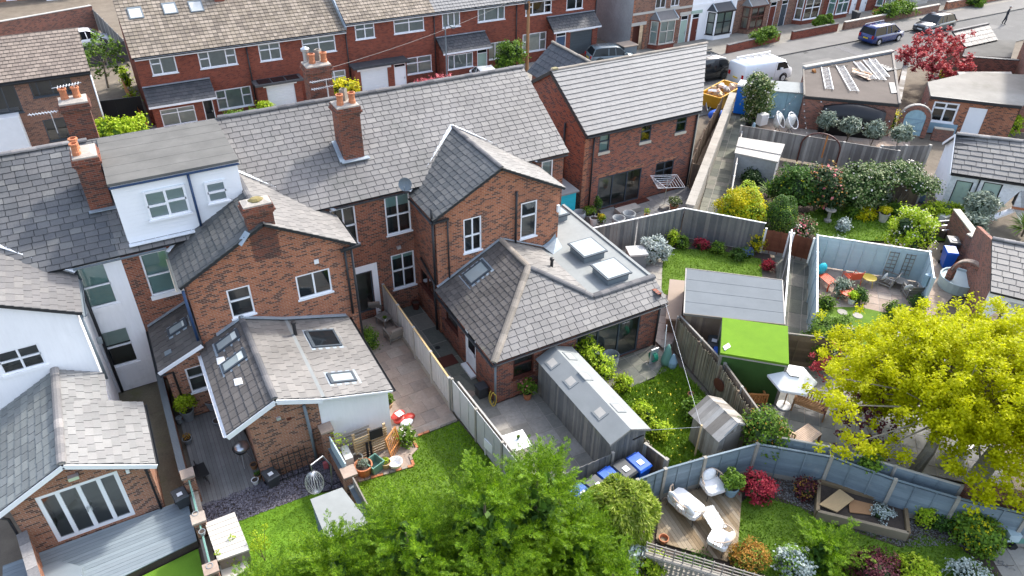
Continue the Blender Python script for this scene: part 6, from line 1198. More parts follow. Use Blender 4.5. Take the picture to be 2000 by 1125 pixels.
MB().bar(A+d*(L*.1)-nr*.03+Vector((0,0,1.25)),A+d*(L*.9)-nr*.03+Vector((0,0,1.25)),.02,.1).bar(A+d*(L*.1)-nr*.03+Vector((0,0,.45)),A+d*(L*.9)-nr*.03+Vector((0,0,.45)),.02,.1).bar(A+d*(L*.1)-nr*.028+Vector((0,0,.5)),A+d*(L*.9)-nr*.028+Vector((0,0,1.2)),.02,.09).build('brace','paint_bluegrey',o)
gwall('brick garden wall beside the arched gate',[tuple((B+d*.6)[:2]),tuple((B+d*1.9)[:2])],.8,.25,'brick_yard','stone_sill'); gwall('narrow brick passage wall beside the ladder garage',[G2(1810,205,1.8),G2(1838,118,1.8)],1.8,.25,'brick_yard','concrete'); gwall('brick and timber boundary wall under the red maple',[G2(1755,195,2.0),G2(1770,120,2.0)],2.0,.3,'brick_yard','wood_old')
# white cottage
E0,E1=G(1858,338,2.6),G(2030,364,2.6); R0,R1=G(1868,262,4.1),G(2040,282,4.1); o=thing('cottage','white painted brick cottage with sage green doors and rough slate roof','cottage',(44,22,0))
roofpart(o,[E0,E1,R1,R0],'slate',quota=150,cw=.62,ch=.36,t=.03,jit=.2,name='roof'); dv=(E1-E0).normalized(); back=Vector((-dv.y,dv.x,0)); F0=R0+(R0-E0); F1=R1+(R1-E1); F0.z=F1.z=2.6; roofpart(o,[F1,F0,R0,R1],'ridge_grey',quota=0,cw=.25,ch=.9,jit=0,name='roof')
ridge(o,R0+Vector((0,0,.05)),R1+Vector((0,0,.05)),'ridge_grey',L=.6,r=.16); ins=back*.3+dv*.15; A=E0+ins; B=E1+ins
fr=wall(o,tuple(A[:2]),tuple(B[:2]),-.1,2.55,'brick_white',holes=[(.35,1.25,0,2.1),(1.75,2.75,0,2.25),(3.7,4.75,1.0,2.05)]); 
for u0,u1,zz in ((.35,1.25,2.1),(1.75,2.75,2.25)): door(o,fr,u0,u1,0,zz,'door_sage',frame='black_metal')
a,dd,nn=fr
ring=MB(); 
for k in range(16): t=k*math.pi/8; q=a+dd*(2.25+.27*math.cos(t))-nn*.02+Vector((0,0,1.45+.27*math.sin(t))); q2=a+dd*(2.25+.27*math.cos(t+.4))-nn*.02+Vector((0,0,1.45+.27*math.sin(t+.4))); ring.bar(q+nn*.03,q2+nn*.03,.03,.03)
for t in (.6,1.2,1.6,2.0,2.6): ring.bar(a+dd*2.25+nn*.01+Vector((0,0,1.25)),a+dd*(2.25+.22*math.cos(t))+nn*.01+Vector((0,0,1.45+.22*math.sin(t))),.02,.02)
ring.build('tree_emblem','black_metal',o)
window(o,fr,3.7,4.75,1.0,2.05,cols=(1,1,1),rows=((1,1),),frame='white_paint',bar=.05,sill='terracotta',sillz=.12); wall(o,tuple((F0+dv*.15)[:2]),tuple(A[:2]),-.1,2.55,'render_white',top=[((F0-A).length*.5,3.95)])
MB().bar(E0+Vector((0,0,-.08)),E1+Vector((0,0,-.08)),.1,.1).build('gutter','black_metal',o); pp=a+dd*1.5+nn*.06; pipe(o,[pp+Vector((0,0,2.5)),pp],.04); barge(o,[F0-dv*.05,R0-dv*.05,E0-dv*.05],'render_white',h=.15)
# garage bottom right with slate roof
E0,E1=G(1935,570,2.4),G(2060,600,2.4);R0,R1=G(1938,466,3.5),G(2070,492,3.5); o=thing('outbuilding','brick outbuilding with slate roof at the right edge above the yellow tree','outbuilding',(33,14,0)); roofpart(o,[E0,E1,R1,R0],'slate',quota=60,cw=.5,ch=.36,t=.02,name='roof'); ridge(o,R0+Vector((0,0,.05)),R1+Vector((0,0,.05)),'ridge_grey',L=.5)
dv=(E1-E0).normalized(); bk=Vector((-dv.y,dv.x,0)); A=E0+bk*.25; B=E1+bk*.25; fr=wall(o,tuple(A[:2]),tuple(B[:2]),-.1,2.35,'render_white',holes=[(.9,3.2,0,2.0)]); window(o,fr,.9,3.2,0,2.0,back='dark',sill=None,frame='black_metal',name='doorway'); C=A+(R0-E0)*2; wall(o,tuple(C[:2]),tuple(A[:2]),-.1,2.4,'brick_yard',top=[((C-A).length*.5,3.4)])
gwall('brick garden wall with stone coping climbing to the white cottage',[tuple((C+Vector((.2,.3,0)))[:2]),G2(1915,470,1.7),G2(1868,410,1.7)],1.7,.3,'brick_yard','stone_sill')
# brick arch and tub wall
A=G(1846,560);B=G(1905,585); d=(B-A).normalized(); L=(B-A).length; o=thing('garden_arch','low brick archway beside the blue wheelie bin','arch',(A.x,A.y,0)); nr=Vector((d.y,-d.x,0)); out=[]
for k in range(11): t=math.pi*k/10; out.append((A+d*(L/2-math.cos(t)*L*.5)+Vector((0,0,1.0+math.sin(t)*.75))))
for k in range(10): MB().bar(out[k],out[k+1],.3,.24).build('arch_brick','brick_yard',o)
for k in range(10): MB().bar(out[k]+Vector((0,0,.15)),out[k+1]+Vector((0,0,.15)),.34,.06).build('capping','slab_pink',o)
for q in (A,B): MB().bar(q+Vector((0,0,-.1)),q+Vector((0,0,1.05)),.28,.3).build('jamb','brick_yard',o)
# large low brick building bottom right under the yellow tree
P=[G(1895,948,1.7),G(2100,1010,1.7),G(2160,860,1.7),G(1935,905,1.7)]; gwall('long dark brick yard wall under the yellow maple',[tuple(P[0][:2]),(24.6,4.6)],1.75,.3,'brick_yard'); gwall('brick return wall with flat coping beside the maple trunk',[G2(1896,948,1.7),G2(1950,880,1.7)],1.7,.35,'brick_yard','concrete',capw=.6)
o=thing('cold_frame','glass cold frame leaning beside the maple trunk','cold frame',(*G2(1860,910),0)); a=G(1850,920);b=G(1895,850); d=(b-a); MB().bar(a+Vector((0,0,.35)),b+Vector((0,0,.35)),.1,.7).build('frame','pipe_grey',o); MB().bar(a+Vector((.5,.2,.45)),b+Vector((.5,.2,.45)),.7,.04).build('pane','sky_glass',o)
# background brick house beyond the boundary wall, top left
A=G(-30,10);  o=thing('house','brick house with small white door beyond the top left boundary wall','house',(-6,98,0)); fr=wall(o,(-16,99),(4.5,99),-.1,6,'brick_orange',holes=[(8.6,9.6,-.05,2.1),(11.6,12.9,.8,2.4),(14.2,16.2,0,2.2)]); door(o,fr,8.6,9.6,-.05,2.1,'upvc',glaze=.3); window(o,fr,11.6,12.9,.8,2.4); window(o,fr,14.2,16.2,0,2.2,cols=(1,1),frame='upvc',sill=None); MB().box(-3.6,-1.5,97.6,98.98,-.1,1.7).build('porch','render_white',o); roofpart(o,[(-16,98.7,6),(4.5,98.7,6),(4.5,103,8.5),(-16,103,8.5)],'slate',quota=0)
# ================================================================ plants
def _unit3(n): v=RNG.normal(size=(n,3)); return v/np.linalg.norm(v,axis=1,keepdims=True)
def leafquads(c,nrmv,size,aspect=1.5,rnd=.25):
    n=len(c); nrmv=nrmv/np.linalg.norm(nrmv,axis=1,keepdims=True); r=_unit3(n); a=np.cross(nrmv,r); a/=np.linalg.norm(a,axis=1,keepdims=True)+1e-9; b=np.cross(nrmv,a)
    s=size*RNG.uniform(1-rnd,1+rnd,n)[:,None]; a=a*s*aspect*.5; b=b*s*.5; fold=nrmv*s*.18
    return np.stack([c-a,c-b*1.0+fold,c+a,c+b*1.0+fold],1)
def blobpoints(blobs,n,clump=.12,K=None,inner=.25,lowcut=-.6):
    vol=np.array([max(b[1])*min(b[1]) if isinstance(b[1],tuple) else b[1]**2 for b in blobs],dtype=float); idx=RNG.choice(len(blobs),n if K is None else K,p=vol/vol.sum())
    C=np.array([b[0] for b in blobs],dtype=float); Rr=np.array([b[1] if isinstance(b[1],tuple) else (b[1],)*3 for b in blobs],dtype=float)
    m=len(idx); d=_unit3(m); d[:,2]=np.where(d[:,2]<lowcut,-d[:,2],d[:,2]); rad=1-np.abs(RNG.normal(0,inner,m)); ph=RNG.uniform(0,6.28,3); rad=np.clip(rad,.1,1.08)*(1+.13*np.sin(d[:,0]*5+ph[0])+.11*np.sin(d[:,1]*6+ph[1])+.10*np.sin(d[:,2]*7+ph[2]+d[:,0]*4))
    p=C[idx]+d*Rr[idx]*rad[:,None]
    if K is not None:
        j=RNG.integers(0,K,n); off=RNG.normal(size=(n,3))*clump; off[:,2]*=.75; p=p[j]+off; d=d[j]
    return p,d
def leafmesh(name,v,mat,parent,k=4):
    me=rawmesh(name,v.reshape(-1,3),k); me.materials.append(MATS[mat]); return link(name,me,parent)
def crown(parent,blobs,n,size,mat,clump=.12,K=None,inner=.25,aspect=1.5,up=.4,name='crown',lowcut=-.6):
    p,d=blobpoints(blobs,n,clump,K,inner,lowcut); nv=d*.7+_unit3(len(p))*.8+np.array([0,0,up]); return leafmesh(name,leafquads(p,nv,size,aspect),mat,parent)
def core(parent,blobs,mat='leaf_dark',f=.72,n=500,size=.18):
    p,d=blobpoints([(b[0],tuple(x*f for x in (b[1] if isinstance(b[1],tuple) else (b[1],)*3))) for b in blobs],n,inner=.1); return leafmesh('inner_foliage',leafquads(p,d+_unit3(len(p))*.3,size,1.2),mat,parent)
def stems(parent,base,tops,r=.03,mat='bark',name='stem'):
    m_=MB(); b=Vector(base)
    for t in tops: t=Vector(t); mid=b.lerp(t,.5)+Vector((random.uniform(-.1,.1),random.uniform(-.1,.1),0))*(t-b).length*.3; m_.tube([b,mid,t],[r,r*.7,r*.3],5)
    return m_.build(name,mat,parent)
def bush(label,base,r,h,mat,n=1500,size=.07,name='shrub',cat='shrub',clump=.1,K=None,blobs=None,aspect=1.5,inner=.22,extra=None,group=None,corem='leaf_dark',stem=True,up=.4):
    x,y=base[0],base[1]; o=thing(name,label,cat,(x,y,0),group=group); rz=h*.56
    bl=blobs or [((x,y,h-rz*.98),(r,r*.95,rz))]
    K=K or (None if inner<=.06 else max(25,n//16)); clump=max(size*1.15,clump*.8) if clump!=.1 else size*1.3
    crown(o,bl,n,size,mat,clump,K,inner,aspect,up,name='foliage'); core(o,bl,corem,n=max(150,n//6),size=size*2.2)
    if stem: stems(o,(x,y,0),[(x+random.uniform(-.4,.4)*r,y+random.uniform(-.4,.4)*r,h*.6) for _ in range(4)],max(.015,r*.04))
    if extra:
        for mt,k,sz,nm in extra: crown(o,bl,k,sz,mt,name=nm,inner=.06,up=.8)['kind']='stuff'
    return o
# ---- conifers
def conifer(label,x,y,r,h,nf=1500,group='conifers along the bottom hedge',z0=.3):
    o=thing('conifer_tree',label,'tree',(x,y,0),group=group); MB().tube([(x,y,-.1),(x+.05,y,h*.4),(x,y,h*.85)],[.16,.11,.03],7).build('trunk','bark',o)
    # plumes on a rounded cone, each with side fronds of small leaflets
    P0=max(40,nf//14); u=RNG.random(P0)**.9; z=z0+(h-z0)*(1-u); t=RNG.random(P0)*2*np.pi; pf=lambda z: np.sin(np.clip((h-z)/(h-z0),0,1)**.6*np.pi*.56)*r
    rr=pf(z)*(.78+.2*np.sin(t*3+x*3+z*1.7)*RNG.random(P0)); out=np.stack([np.cos(t),np.sin(t),np.zeros(P0)],1); O=np.stack([x+np.cos(t)*rr,y+np.sin(t)*rr,z-.25],1)
    top=np.clip((z-z0)/(h-z0),0,1)[:,None]**2; A=out*(.8-.5*top)+np.array([0,0,.55])+np.array([0,0,.6])*top+_unit3(P0)*.22; A/=np.linalg.norm(A,axis=1,keepdims=True); LP=RNG.uniform(.6,1.05,P0)[:,None]
    m=22; F=np.tile((np.arange(m)+1.)/m,P0)[:,None]; I=np.repeat(np.arange(P0),m); sg=np.tile(np.where(np.arange(m)%2,1.,-1.),P0)[:,None]
    S0=np.cross(A,_unit3(P0)); S0/=np.linalg.norm(S0,axis=1,keepdims=True); n=P0*m; an=RNG.uniform(0,6.283,n)[:,None]; S1=S0[I]*np.cos(an)+np.cross(A,S0)[I]*np.sin(an)
    O=O[I]+A[I]*LP[I]*F+out[I]*(LP[I]*F*F*.3)-np.array([0,0,.16])*F*F*LP[I]; L=LP[I]*(.17+.17*(1-F))*RNG.uniform(.7,1.2,(n,1)); out=out[I]; A=A[I]*.75+S1*.6+np.array([0,0,-.12]); A/=np.linalg.norm(A,axis=1,keepdims=True)
    Sd=np.cross(A,np.array([0,0,1.])+_unit3(n)*.4); Sd/=np.linalg.norm(Sd,axis=1,keepdims=True)+1e-9; Nn=np.cross(Sd,A); V=[]
    for k in range(5):
        f=(k+.6)/5; P=O+A*L*f+np.array([0,0,-.25])*(L*f*f)
        for sgn in (-1,1):
            ln=L*(.5*(1-f*.7)); D=(A*.8+Sd*sgn*.75+Nn*RNG.normal(0,.2,(n,1))+np.array([0,0,-.15])); D/=np.linalg.norm(D,axis=1,keepdims=True); w_=np.cross(D,Nn+_unit3(n)*.3); w_/=np.linalg.norm(w_,axis=1,keepdims=True)+1e-9; w_*=L*.062
            V.append(np.stack([P-w_*.4,P+w_+D*ln*.45,P+D*ln,P-w_+D*ln*.45],1))
    leafmesh('foliage',np.concatenate(V),'leaf_conifer',o)
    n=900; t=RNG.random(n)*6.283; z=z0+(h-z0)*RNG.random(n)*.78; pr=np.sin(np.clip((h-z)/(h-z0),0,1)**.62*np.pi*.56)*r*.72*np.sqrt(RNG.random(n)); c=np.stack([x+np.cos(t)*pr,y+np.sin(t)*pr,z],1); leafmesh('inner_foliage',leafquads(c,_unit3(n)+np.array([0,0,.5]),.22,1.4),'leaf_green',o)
for i,(x,y,r,h,lab) in enumerate(((.0,12.3,1.35,4.7,'leftmost feathery green conifer at the bottom edge below the artificial lawn'),(1.7,12.2,1.5,5.2,'feathery green conifer at the bottom edge below the small green-roofed shed'),(3.7,12.0,1.5,5.7,'feathery conifer in front of the middle of the mown lawn'),(5.9,11.7,1.45,6.0,'tallest feathery conifer hiding the lower end of the mown lawn'),(7.75,11.95,1.35,5.6,'feathery conifer in front of the slab patio corner'),(8.75,11.0,.85,3.2,'lower conifer standing left of the round bamboo bush'))): conifer(lab,x,y,r,h,4600 if h>4 else 3200)
conifer('feathery conifer at the bottom edge under the slab patio',5.0,9.9,1.5,5.0,2800); conifer('conifer at the bottom edge right of the dark hedge gap',9.2,9.8,.8,2.3,1500); conifer('conifer at the bottom edge in the middle of the row',2.7,9.8,1.4,4.6,2400)
# ---- bamboo dome
def dome(label,x,y,z,rad,n,mat,size,aspect,name='shrub'):
    o=thing(name,label,'shrub',(x,y,0)); d=_unit3(n); d[:,2]=np.abs(d[:,2])*1.15-.25; d/=np.linalg.norm(d,axis=1,keepdims=True); p=np.array([x,y,z])+d*np.array(rad)*(1-np.abs(RNG.normal(0,.07,n)))[:,None]*(1+.06*np.sin(d[:,:1]*9)+.05*np.sin(d[:,1:2]*11))
    ax=d*.45+_unit3(n)*.5+np.array([0,0,-.55]); ax/=np.linalg.norm(ax,axis=1,keepdims=True); sd=np.cross(ax,d+_unit3(n)*.4); sd/=np.linalg.norm(sd,axis=1,keepdims=True)+1e-9; L=size*RNG.uniform(.7,1.3,n)[:,None]; w_=sd*L/aspect
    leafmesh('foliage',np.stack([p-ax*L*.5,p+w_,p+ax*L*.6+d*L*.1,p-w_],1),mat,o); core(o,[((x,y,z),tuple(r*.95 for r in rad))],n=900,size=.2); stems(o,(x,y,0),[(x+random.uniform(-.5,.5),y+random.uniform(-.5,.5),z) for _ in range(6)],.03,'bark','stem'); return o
dome('large rounded bamboo bush in front of the wheelie bins',10.95,11.75,1.45,(1.22,1.15,1.3),9000,'leaf_bamboo',.17,7)
# ---- yellow maple
def broadleaf(label,base,trunkpts,tr,clumps,mat,nper,size,csize,cat='tree',name='maple_tree',bark='bark_grey',group=None,aspect=1.25):
    o=thing(name,label,cat,(base[0],base[1],0),group=group); m_=MB(); m_.tube(trunkpts,tr,8); fork=Vector(trunkpts[-1]); f2=Vector(trunkpts[len(trunkpts)//2])
    for c in clumps:
        c=Vector(c); s=fork if random.random()<.75 else f2; mid=s.lerp(c,.55)+Vector((random.uniform(-.2,.2),random.uniform(-.2,.2),-.15)); m_.tube([s,mid,c],[tr[-1]*.55,tr[-1]*.3,.012],5)
    m_.build('trunk',bark,o); C=np.array(clumps); n=nper*len(C); j=np.repeat(np.arange(len(C)),nper); 
    K=len(C)*12; sub=C[np.repeat(np.arange(len(C)),12)]+RNG.normal(size=(K,3))*csize*np.array([1,1,.6]); p=sub[RNG.integers(0,K,n)]+RNG.normal(size=(n,3))*csize*.22; nv=_unit3(n)*.7+np.array([0,0,.9]); leafmesh('crown',leafquads(p,nv,size,aspect),mat,o); return o
lat=Vector((.5,-.87,0)); vw=Vector((.87,.5,0))
cl=[]
C0=Vector((24.9,9.1,3.7))
while len(cl)<190:
    a,b,c=random.uniform(-1,1),random.uniform(-1,1),random.uniform(-1,1)
    if a*a+b*b+c*c<1 and (a*a+b*b+c*c>.22): cl.append(tuple(C0+lat*(a*4.8)+vw*(b*3.2)+Vector((0,0,c*2.0+.25+a*.55-max(0,-a)*.9))))
for q in ((1630,790,3.2),(1655,870,2.4),(1700,690,4),(1650,740,3.6),(1735,870,2.0),(1920,960,2.2),(1960,940,2.3),(1990,970,2.0),(1880,900,2.5)): cl.append(tuple(G(*q)))
tb=G(1775,935); tm=G(1815,880,1.4); tt=G(1855,800,2.6)
broadleaf('big bright yellow-green maple at the right edge above the blue-grey fence',tb,[(tb.x,tb.y,-.1),tuple(tm),tuple(tt),tuple(C0+Vector((0,0,-.8)))],[.24,.2,.17,.12],cl,'leaf_maple',700,.085,.5)
# ---- purple trees near it
b=G(1690,905); cl=[tuple(G(x,y,z)) for x,y,z in ((1640,800,1.9),(1670,815,2.1),(1700,800,2.2),(1725,830,2.0),(1690,855,1.6),(1660,850,1.5),(1740,800,1.8),(1700,880,.9),(1715,770,2.3))]
broadleaf('small purple-leaved tree behind the blue-grey fence',b,[(b.x,b.y,0),(b.x-.1,b.y+.1,.8),(b.x-.1,b.y+.2,1.4)],[.06,.05,.04],cl,'leaf_purple',190,.08,.25,name='purple_tree')
b=G(1660,760); cl=[tuple(G(x,y,z)) for x,y,z in ((1610,705,1.7),(1640,690,1.9),(1630,730,1.6),(1665,720,1.8),(1590,715,1.4),(1655,750,1.2),(1690,730,1.6))]
broadleaf('reddish Japanese maple half hidden by the yellow maple',b,[(b.x,b.y,0),(b.x,b.y,.6),(b.x-.1,b.y+.1,1.1)],[.05,.04,.035],cl,'leaf_red',200,.07,.25,name='japanese_maple')
# ---- red maple by the street
b=G(1815,158); cl=[tuple(G(x,y,z)) for x,y,z in ((1790,95,3.0),(1825,80,3.4),(1860,95,3.2),(1875,120,2.7),(1850,135,2.4),(1815,115,3.0),(1780,115,2.6),(1835,105,3.3),(1800,80,3.4),(1865,140,2.2),(1830,135,2.5),(1775,100,2.8),(1850,75,3.3))]
broadleaf('rounded pink-red Japanese maple beside the garage with ladders',b,[(b.x,b.y,0),(b.x,b.y,.8),(b.x,b.y,1.6)],[.12,.1,.08],cl,'leaf_mapleR',420,.17,.55,name='japanese_maple')
# ---- other shrubs and trees: (label, base px, radius, height, material, n, size)
def B_(label,px,r,h,mat,n=1600,size=.07,**k): return bush(label,G(*px),r,h,mat,n,size,**k)
B_('deep crimson acer mound at the end of the brown deck',(1478,968),.62,.95,'leaf_red',2600,.06,name='acer_shrub')
B_('dark bronze shrub in the bark bed',(1567,965),.4,.75,'leaf_purple',900,.06,extra=(('leaf_orange',200,.05,'new_leaf'),))
B_('lime green shrub under the blue-grey fence',(1803,1018),.36,.75,'leaf_lime',1200,.06); B_('low grey-green shrub between lime shrub and laurel',(1835,1030),.38,.6,'leaf_green',900,.06); B_('large glossy rounded shrub right of the raised bed',(1898,1058),.78,1.15,'leaf_mid',3000,.085,extra=(('leaf_yellow',500,.06,'new_leaf'),))
B_('orange heather mound beside the egg chair',(1462,1098),.6,.6,'leaf_orange',2600,.05,extra=(('leaf_mid',500,.05,'new_leaf'),)); B_('pale variegated shrub at the bottom edge',(1545,1120),.62,.95,'leaf_silver',1800,.07,extra=(('leaf_mid',700,.07,'green_leaf'),)); B_('purple acer mound at the bottom edge',(1700,1135),.85,.95,'leaf_purple',3800,.06,name='acer_shrub')
conifer('soft yellow-green young conifer on the right lawn',*G2(1600,1105),.5,1.5,900,group=None,z0=.1); B_('yellow-green shrub beside the purple acer',(1785,1135),.65,.85,'leaf_lime',2400,.07); B_('pale green shrub at the bottom right',(1880,1135),.6,.8,'leaf_silver',1200,.06)
B_('loose green shrub leaning over the derelict shed',(1500,905),.85,2.0,'leaf_mid',3600,.075,extra=(('leaf_orange',260,.05,'new_leaf'),),blobs=[(tuple(G(1495,835,1.7)),(.75,.75,.7)),(tuple(G(1500,870,1.0)),(.6,.6,.6)),(tuple(G(1470,830,1.6)),(.5,.5,.45)),(tuple(G(1520,850,1.4)),(.5,.5,.5))])
B_('rounded clipped evergreen beside the back alley',(1610,700),1.15,2.1,'leaf_mid',5500,.06,inner=.12); B_('wild green nettles in the long grass',(1360,812),.55,.75,'leaf_mid',1500,.08); B_('straggly lime green hedge beside the long shed',(1165,705),.5,1.5,'leaf_lime',2200,.07,blobs=[(tuple(G(1135,690,1.2)),(.45,.5,.6)),(tuple(G(1160,705,1.2)),(.5,.55,.7)),(tuple(G(1180,725,1.0)),(.45,.5,.6)),(tuple(G(1148,680,1.5)),(.35,.35,.45))])
for i,(px,lab) in enumerate((((1215,760),'yellow-green grassy hedge clump by the shed wall'),((1255,815),'yellow-green grassy hedge clump near the shed corner'),((1285,850),'yellow-green grassy hedge clump at the reed screen'))): B_(lab,px,.42,.6,'leaf_lime',900,.07,stem=False)
B_('silvery lavender-grey bush by the tall weathered fence',(1275,508),.75,1.35,'leaf_silver',3800,.06,aspect=3)
for px,r,h,mt,lab in (((1312,480),.3,.9,'leaf_lime','pale leafy shrub beside the silver bush'),((1330,482),.4,.6,'leaf_mid','low green plant under the weathered fence'),((1370,485),.42,.5,'leaf_red','red dwarf shrub in the flower bed'),((1400,492),.4,.55,'leaf_mid','green clump right of the red dwarf shrub'),((1440,505),.4,.5,'leaf_green','dark green clump in the flower bed'),((1475,490),.45,1.15,'leaf_yellow','golden shrub at the end of the weathered fence'),((1500,525),.25,.45,'leaf_red','small pink shrub beside the white post')): B_(lab,px,r,h,mt,900,.06)
B_('bluebell clump in the flower bed',(1458,498),.35,.4,'leaf_mid',600,.06,extra=(('petal_blue',350,.05,'flower'),),stem=False)
B_('large golden conifer-like shrub beside the alley path',(1440,445),1.25,2.5,'leaf_yellow',6500,.08,K=420,clump=.12,inner=.12,corem='leaf_mid',extra=(('leaf_lime',2600,.07,'green_leaf'),)); B_('clipped dark green egg-shaped topiary',(1515,455),.95,2.2,'leaf_green',7000,.05,inner=.04,extra=(('leaf_lime',600,.04,'new_leaf'),))
B_('low camellia with white and pink flowers under the topiary',(1555,455),.9,.95,'leaf_mix',2400,.08,extra=(('petal_pink',160,.1,'flower'),('petal_white',160,.09,'flower')))
def cam(lab,px,z,r,mat,n,extra): p=G(*px,0); c=G(px[0],px[1]-40,z); B_(lab,px,r,2.4,mat,n,.11,extra=extra,blobs=[((p.x,p.y,1.5),(r,r,1.4)),((p.x+.5,p.y-.5,1.1),(r*.7,r*.7,.9)),((p.x-.5,p.y+.4,1.2),(r*.7,r*.7,1.0))],corem='leaf_dark')
cam('tall dark evergreen shrub left of the pink camellia',(1545,410),1.5,1.25,'leaf_green',5200,(('leaf_yellow',150,.07,'new_leaf'),)); cam('pink-flowered camellia with orange new growth',(1590,412),1.5,1.2,'leaf_dark',4600,(('petal_pink',130,.15,'flower'),('leaf_orange',420,.1,'new_leaf'))); cam('dense glossy camellia in the middle of the shrub row',(1660,410),1.5,1.35,'leaf_mix',5600,(('petal_white',90,.1,'flower'),))
B_('spreading pieris with cream leaf tips at the right of the shrub row',(1740,415),1.5,2.3,'leaf_mix',6500,.1,blobs=[(tuple(G(1720,345,2.0)),(1.2,1.2,.6)),(tuple(G(1765,340,2.1)),(1.3,1.2,.6)),(tuple(G(1800,362,1.9)),(1.0,1.0,.5)),(tuple(G(1690,360,1.7)),(.9,.9,.6))],extra=(('petal_white',450,.08,'flower'),))
for px,r,h,mt,lab in (((1615,415),.6,.8,'leaf_green','dark shrub under the pink camellia'),((1665,418),.6,.7,'leaf_mid','olive green shrub in front of the glossy camellia'),((1690,425),.5,.6,'leaf_yellow','yellow-leaved plant by the lawn edge'),((1718,400),.55,1.0,'leaf_olive','feathery grey-green shrub in the middle of the bed'),((1750,420),.6,.7,'leaf_mid','green clump under the pieris'),((1470,330),.8,1.3,'leaf_mid','fern-like shrub behind the yellow bush'),((1465,360),.7,.9,'leaf_dark','dark shrub behind the topiary'),((1645,450),.2,.6,'leaf_silver','slim silver plant in the shady lawn')): B_(lab,px,r,h,mt,1200,.09)
B_('small apple tree with lime leaves above the duck-egg fence',(1768,492),1.3,2.4,'leaf_lime',5200,.09,K=260,clump=.16,inner=.3,extra=(('petal_white',220,.08,'blossom'),),name='apple_tree',cat='tree'); B_('lime hedge box beside the cottage path',(1850,415),1.1,.9,'leaf_lime',2200,.08,blobs=[(tuple(G(1822,408,.7)),(.8,.5,.4)),(tuple(G(1850,412,.7)),(.8,.5,.4)),(tuple(G(1870,415,.6)),(.5,.5,.4))])
for i,(px,lab) in enumerate((((1607,268),'leftmost of the four potted olive trees on the pink patio'),((1652,280),'second of the four potted olive trees from the left'),((1699,288),'third of the four potted olive trees from the left'),((1750,295),'rightmost potted olive tree beside the blue arched gate'))):
    p=G(*px); B_(lab,px,.55,1.75,'leaf_olive',1500,.09,aspect=3,blobs=[((p.x,p.y,1.25),(.58,.58,.55))],name='olive_tree',cat='tree',group='olive trees behind the camellia fence')
B_('bushy olive tree in front of the white cottage',(1905,450),.8,2.4,'leaf_olive',3200,.09,aspect=3,name='olive_tree',cat='tree',blobs=[(tuple(G(1915,400,1.6)),(.75,.75,.7)),(tuple(G(1900,435,1.0)),(.6,.6,.5))]); B_('slender young tree beside the sage green cottage door',(1875,392),.45,2.0,'leaf_lime',500,.08,inner=.4,name='young_tree',cat='tree'); B_('tall ivy-clad column beside the blue-grey shed',(1478,235),.9,4.2,'leaf_mix',7500,.12,blobs=[(tuple(G(1478,215,.9)),(.8,.8,1.2)),(tuple(G(1479,190,2.2)),(.95,.95,1.3)),(tuple(G(1480,170,3.2)),(.85,.85,.9))],extra=(('petal_white',500,.09,'pale_leaf'),('leaf_yellow',300,.08,'new_leaf')),name='ivy_tree',cat='tree')
# palm-like plant at the cottage
def spiky(label,p,n,L,mat,name='spiky_plant',z=.2):
    o=thing(name,label,'plant',(p.x,p.y,0)); t=RNG.random(n)*6.283; el=RNG.uniform(.15,1.35,n); d=np.stack([np.cos(t)*np.cos(el),np.sin(t)*np.cos(el),np.sin(el)],1); s=np.stack([-np.sin(t),np.cos(t),np.zeros(n)],1)*L*.035; b=np.array([p.x,p.y,z]); ln=L*RNG.uniform(.7,1.1,n)[:,None]; leafmesh('foliage',np.stack([b-s*.6+d*0,b+d*ln*.55-s,b+d*ln+np.array([0,0,-.2])*ln,b+d*ln*.55+s],1),mat,o); MB().tube([(p.x,p.y,0),(p.x,p.y,z+.1)],.06,6).build('stem','bark',o)
spiky('spiky palm-like plant at the right edge by the cottage',G(1995,462),140,1.3,'leaf_mid',z=.5); spiky('spiky fern behind the yellow bush',G(1500,385),70,1.2,'leaf_mid',z=.3)
# street side
B_('clipped round green bush in front of the Victorian bay',(1606,58),.95,1.5,'leaf_mid',2200,.13,inner=.06); B_('green hedge shrub below the brown bay',(1497,75),.9,1.2,'leaf_mid',2000,.13,blobs=[(tuple(G(1500,66,.9)),(1.1,.8,.6)),(tuple(G(1480,74,.7)),(.8,.7,.5))]); B_('long loose hedge behind the navy people carrier',(1745,32),1.2,1.4,'leaf_mid',2600,.15,blobs=[(tuple(G(1735,22,.9)),(1.3,.9,.7)),(tuple(G(1755,18,.9)),(1.3,.9,.7)),(tuple(G(1770,16,.9)),(1.0,.9,.6))]); B_('ochre shrub beside the grey bin on the pavement',(1718,35),.6,.8,'leaf_orange',600,.13); B_('climber on the Victorian bay window',(1553,40),.4,2.6,'leaf_mid',900,.13); B_('hanging green plants on the far brick front wall',(1900,10),1.4,1.2,'leaf_mid',1500,.15)
B_('leafy tree beside the telegraph pole',(995,112),.9,2.6,'leaf_mid',2600,.12,name='small_tree',cat='tree',blobs=[((30.2,54.0,1.9),(1.2,1.0,1.1)),((29.6,54.0,1.2),(.9,.8,.7))]); B_('red rhododendron in front of the white door',(838,158),.7,1.0,'petal_pink',900,.12,blobs=[((21.8,53.2,.7),(.9,.6,.5)),((23.4,53.4,.7),(.8,.6,.5))])
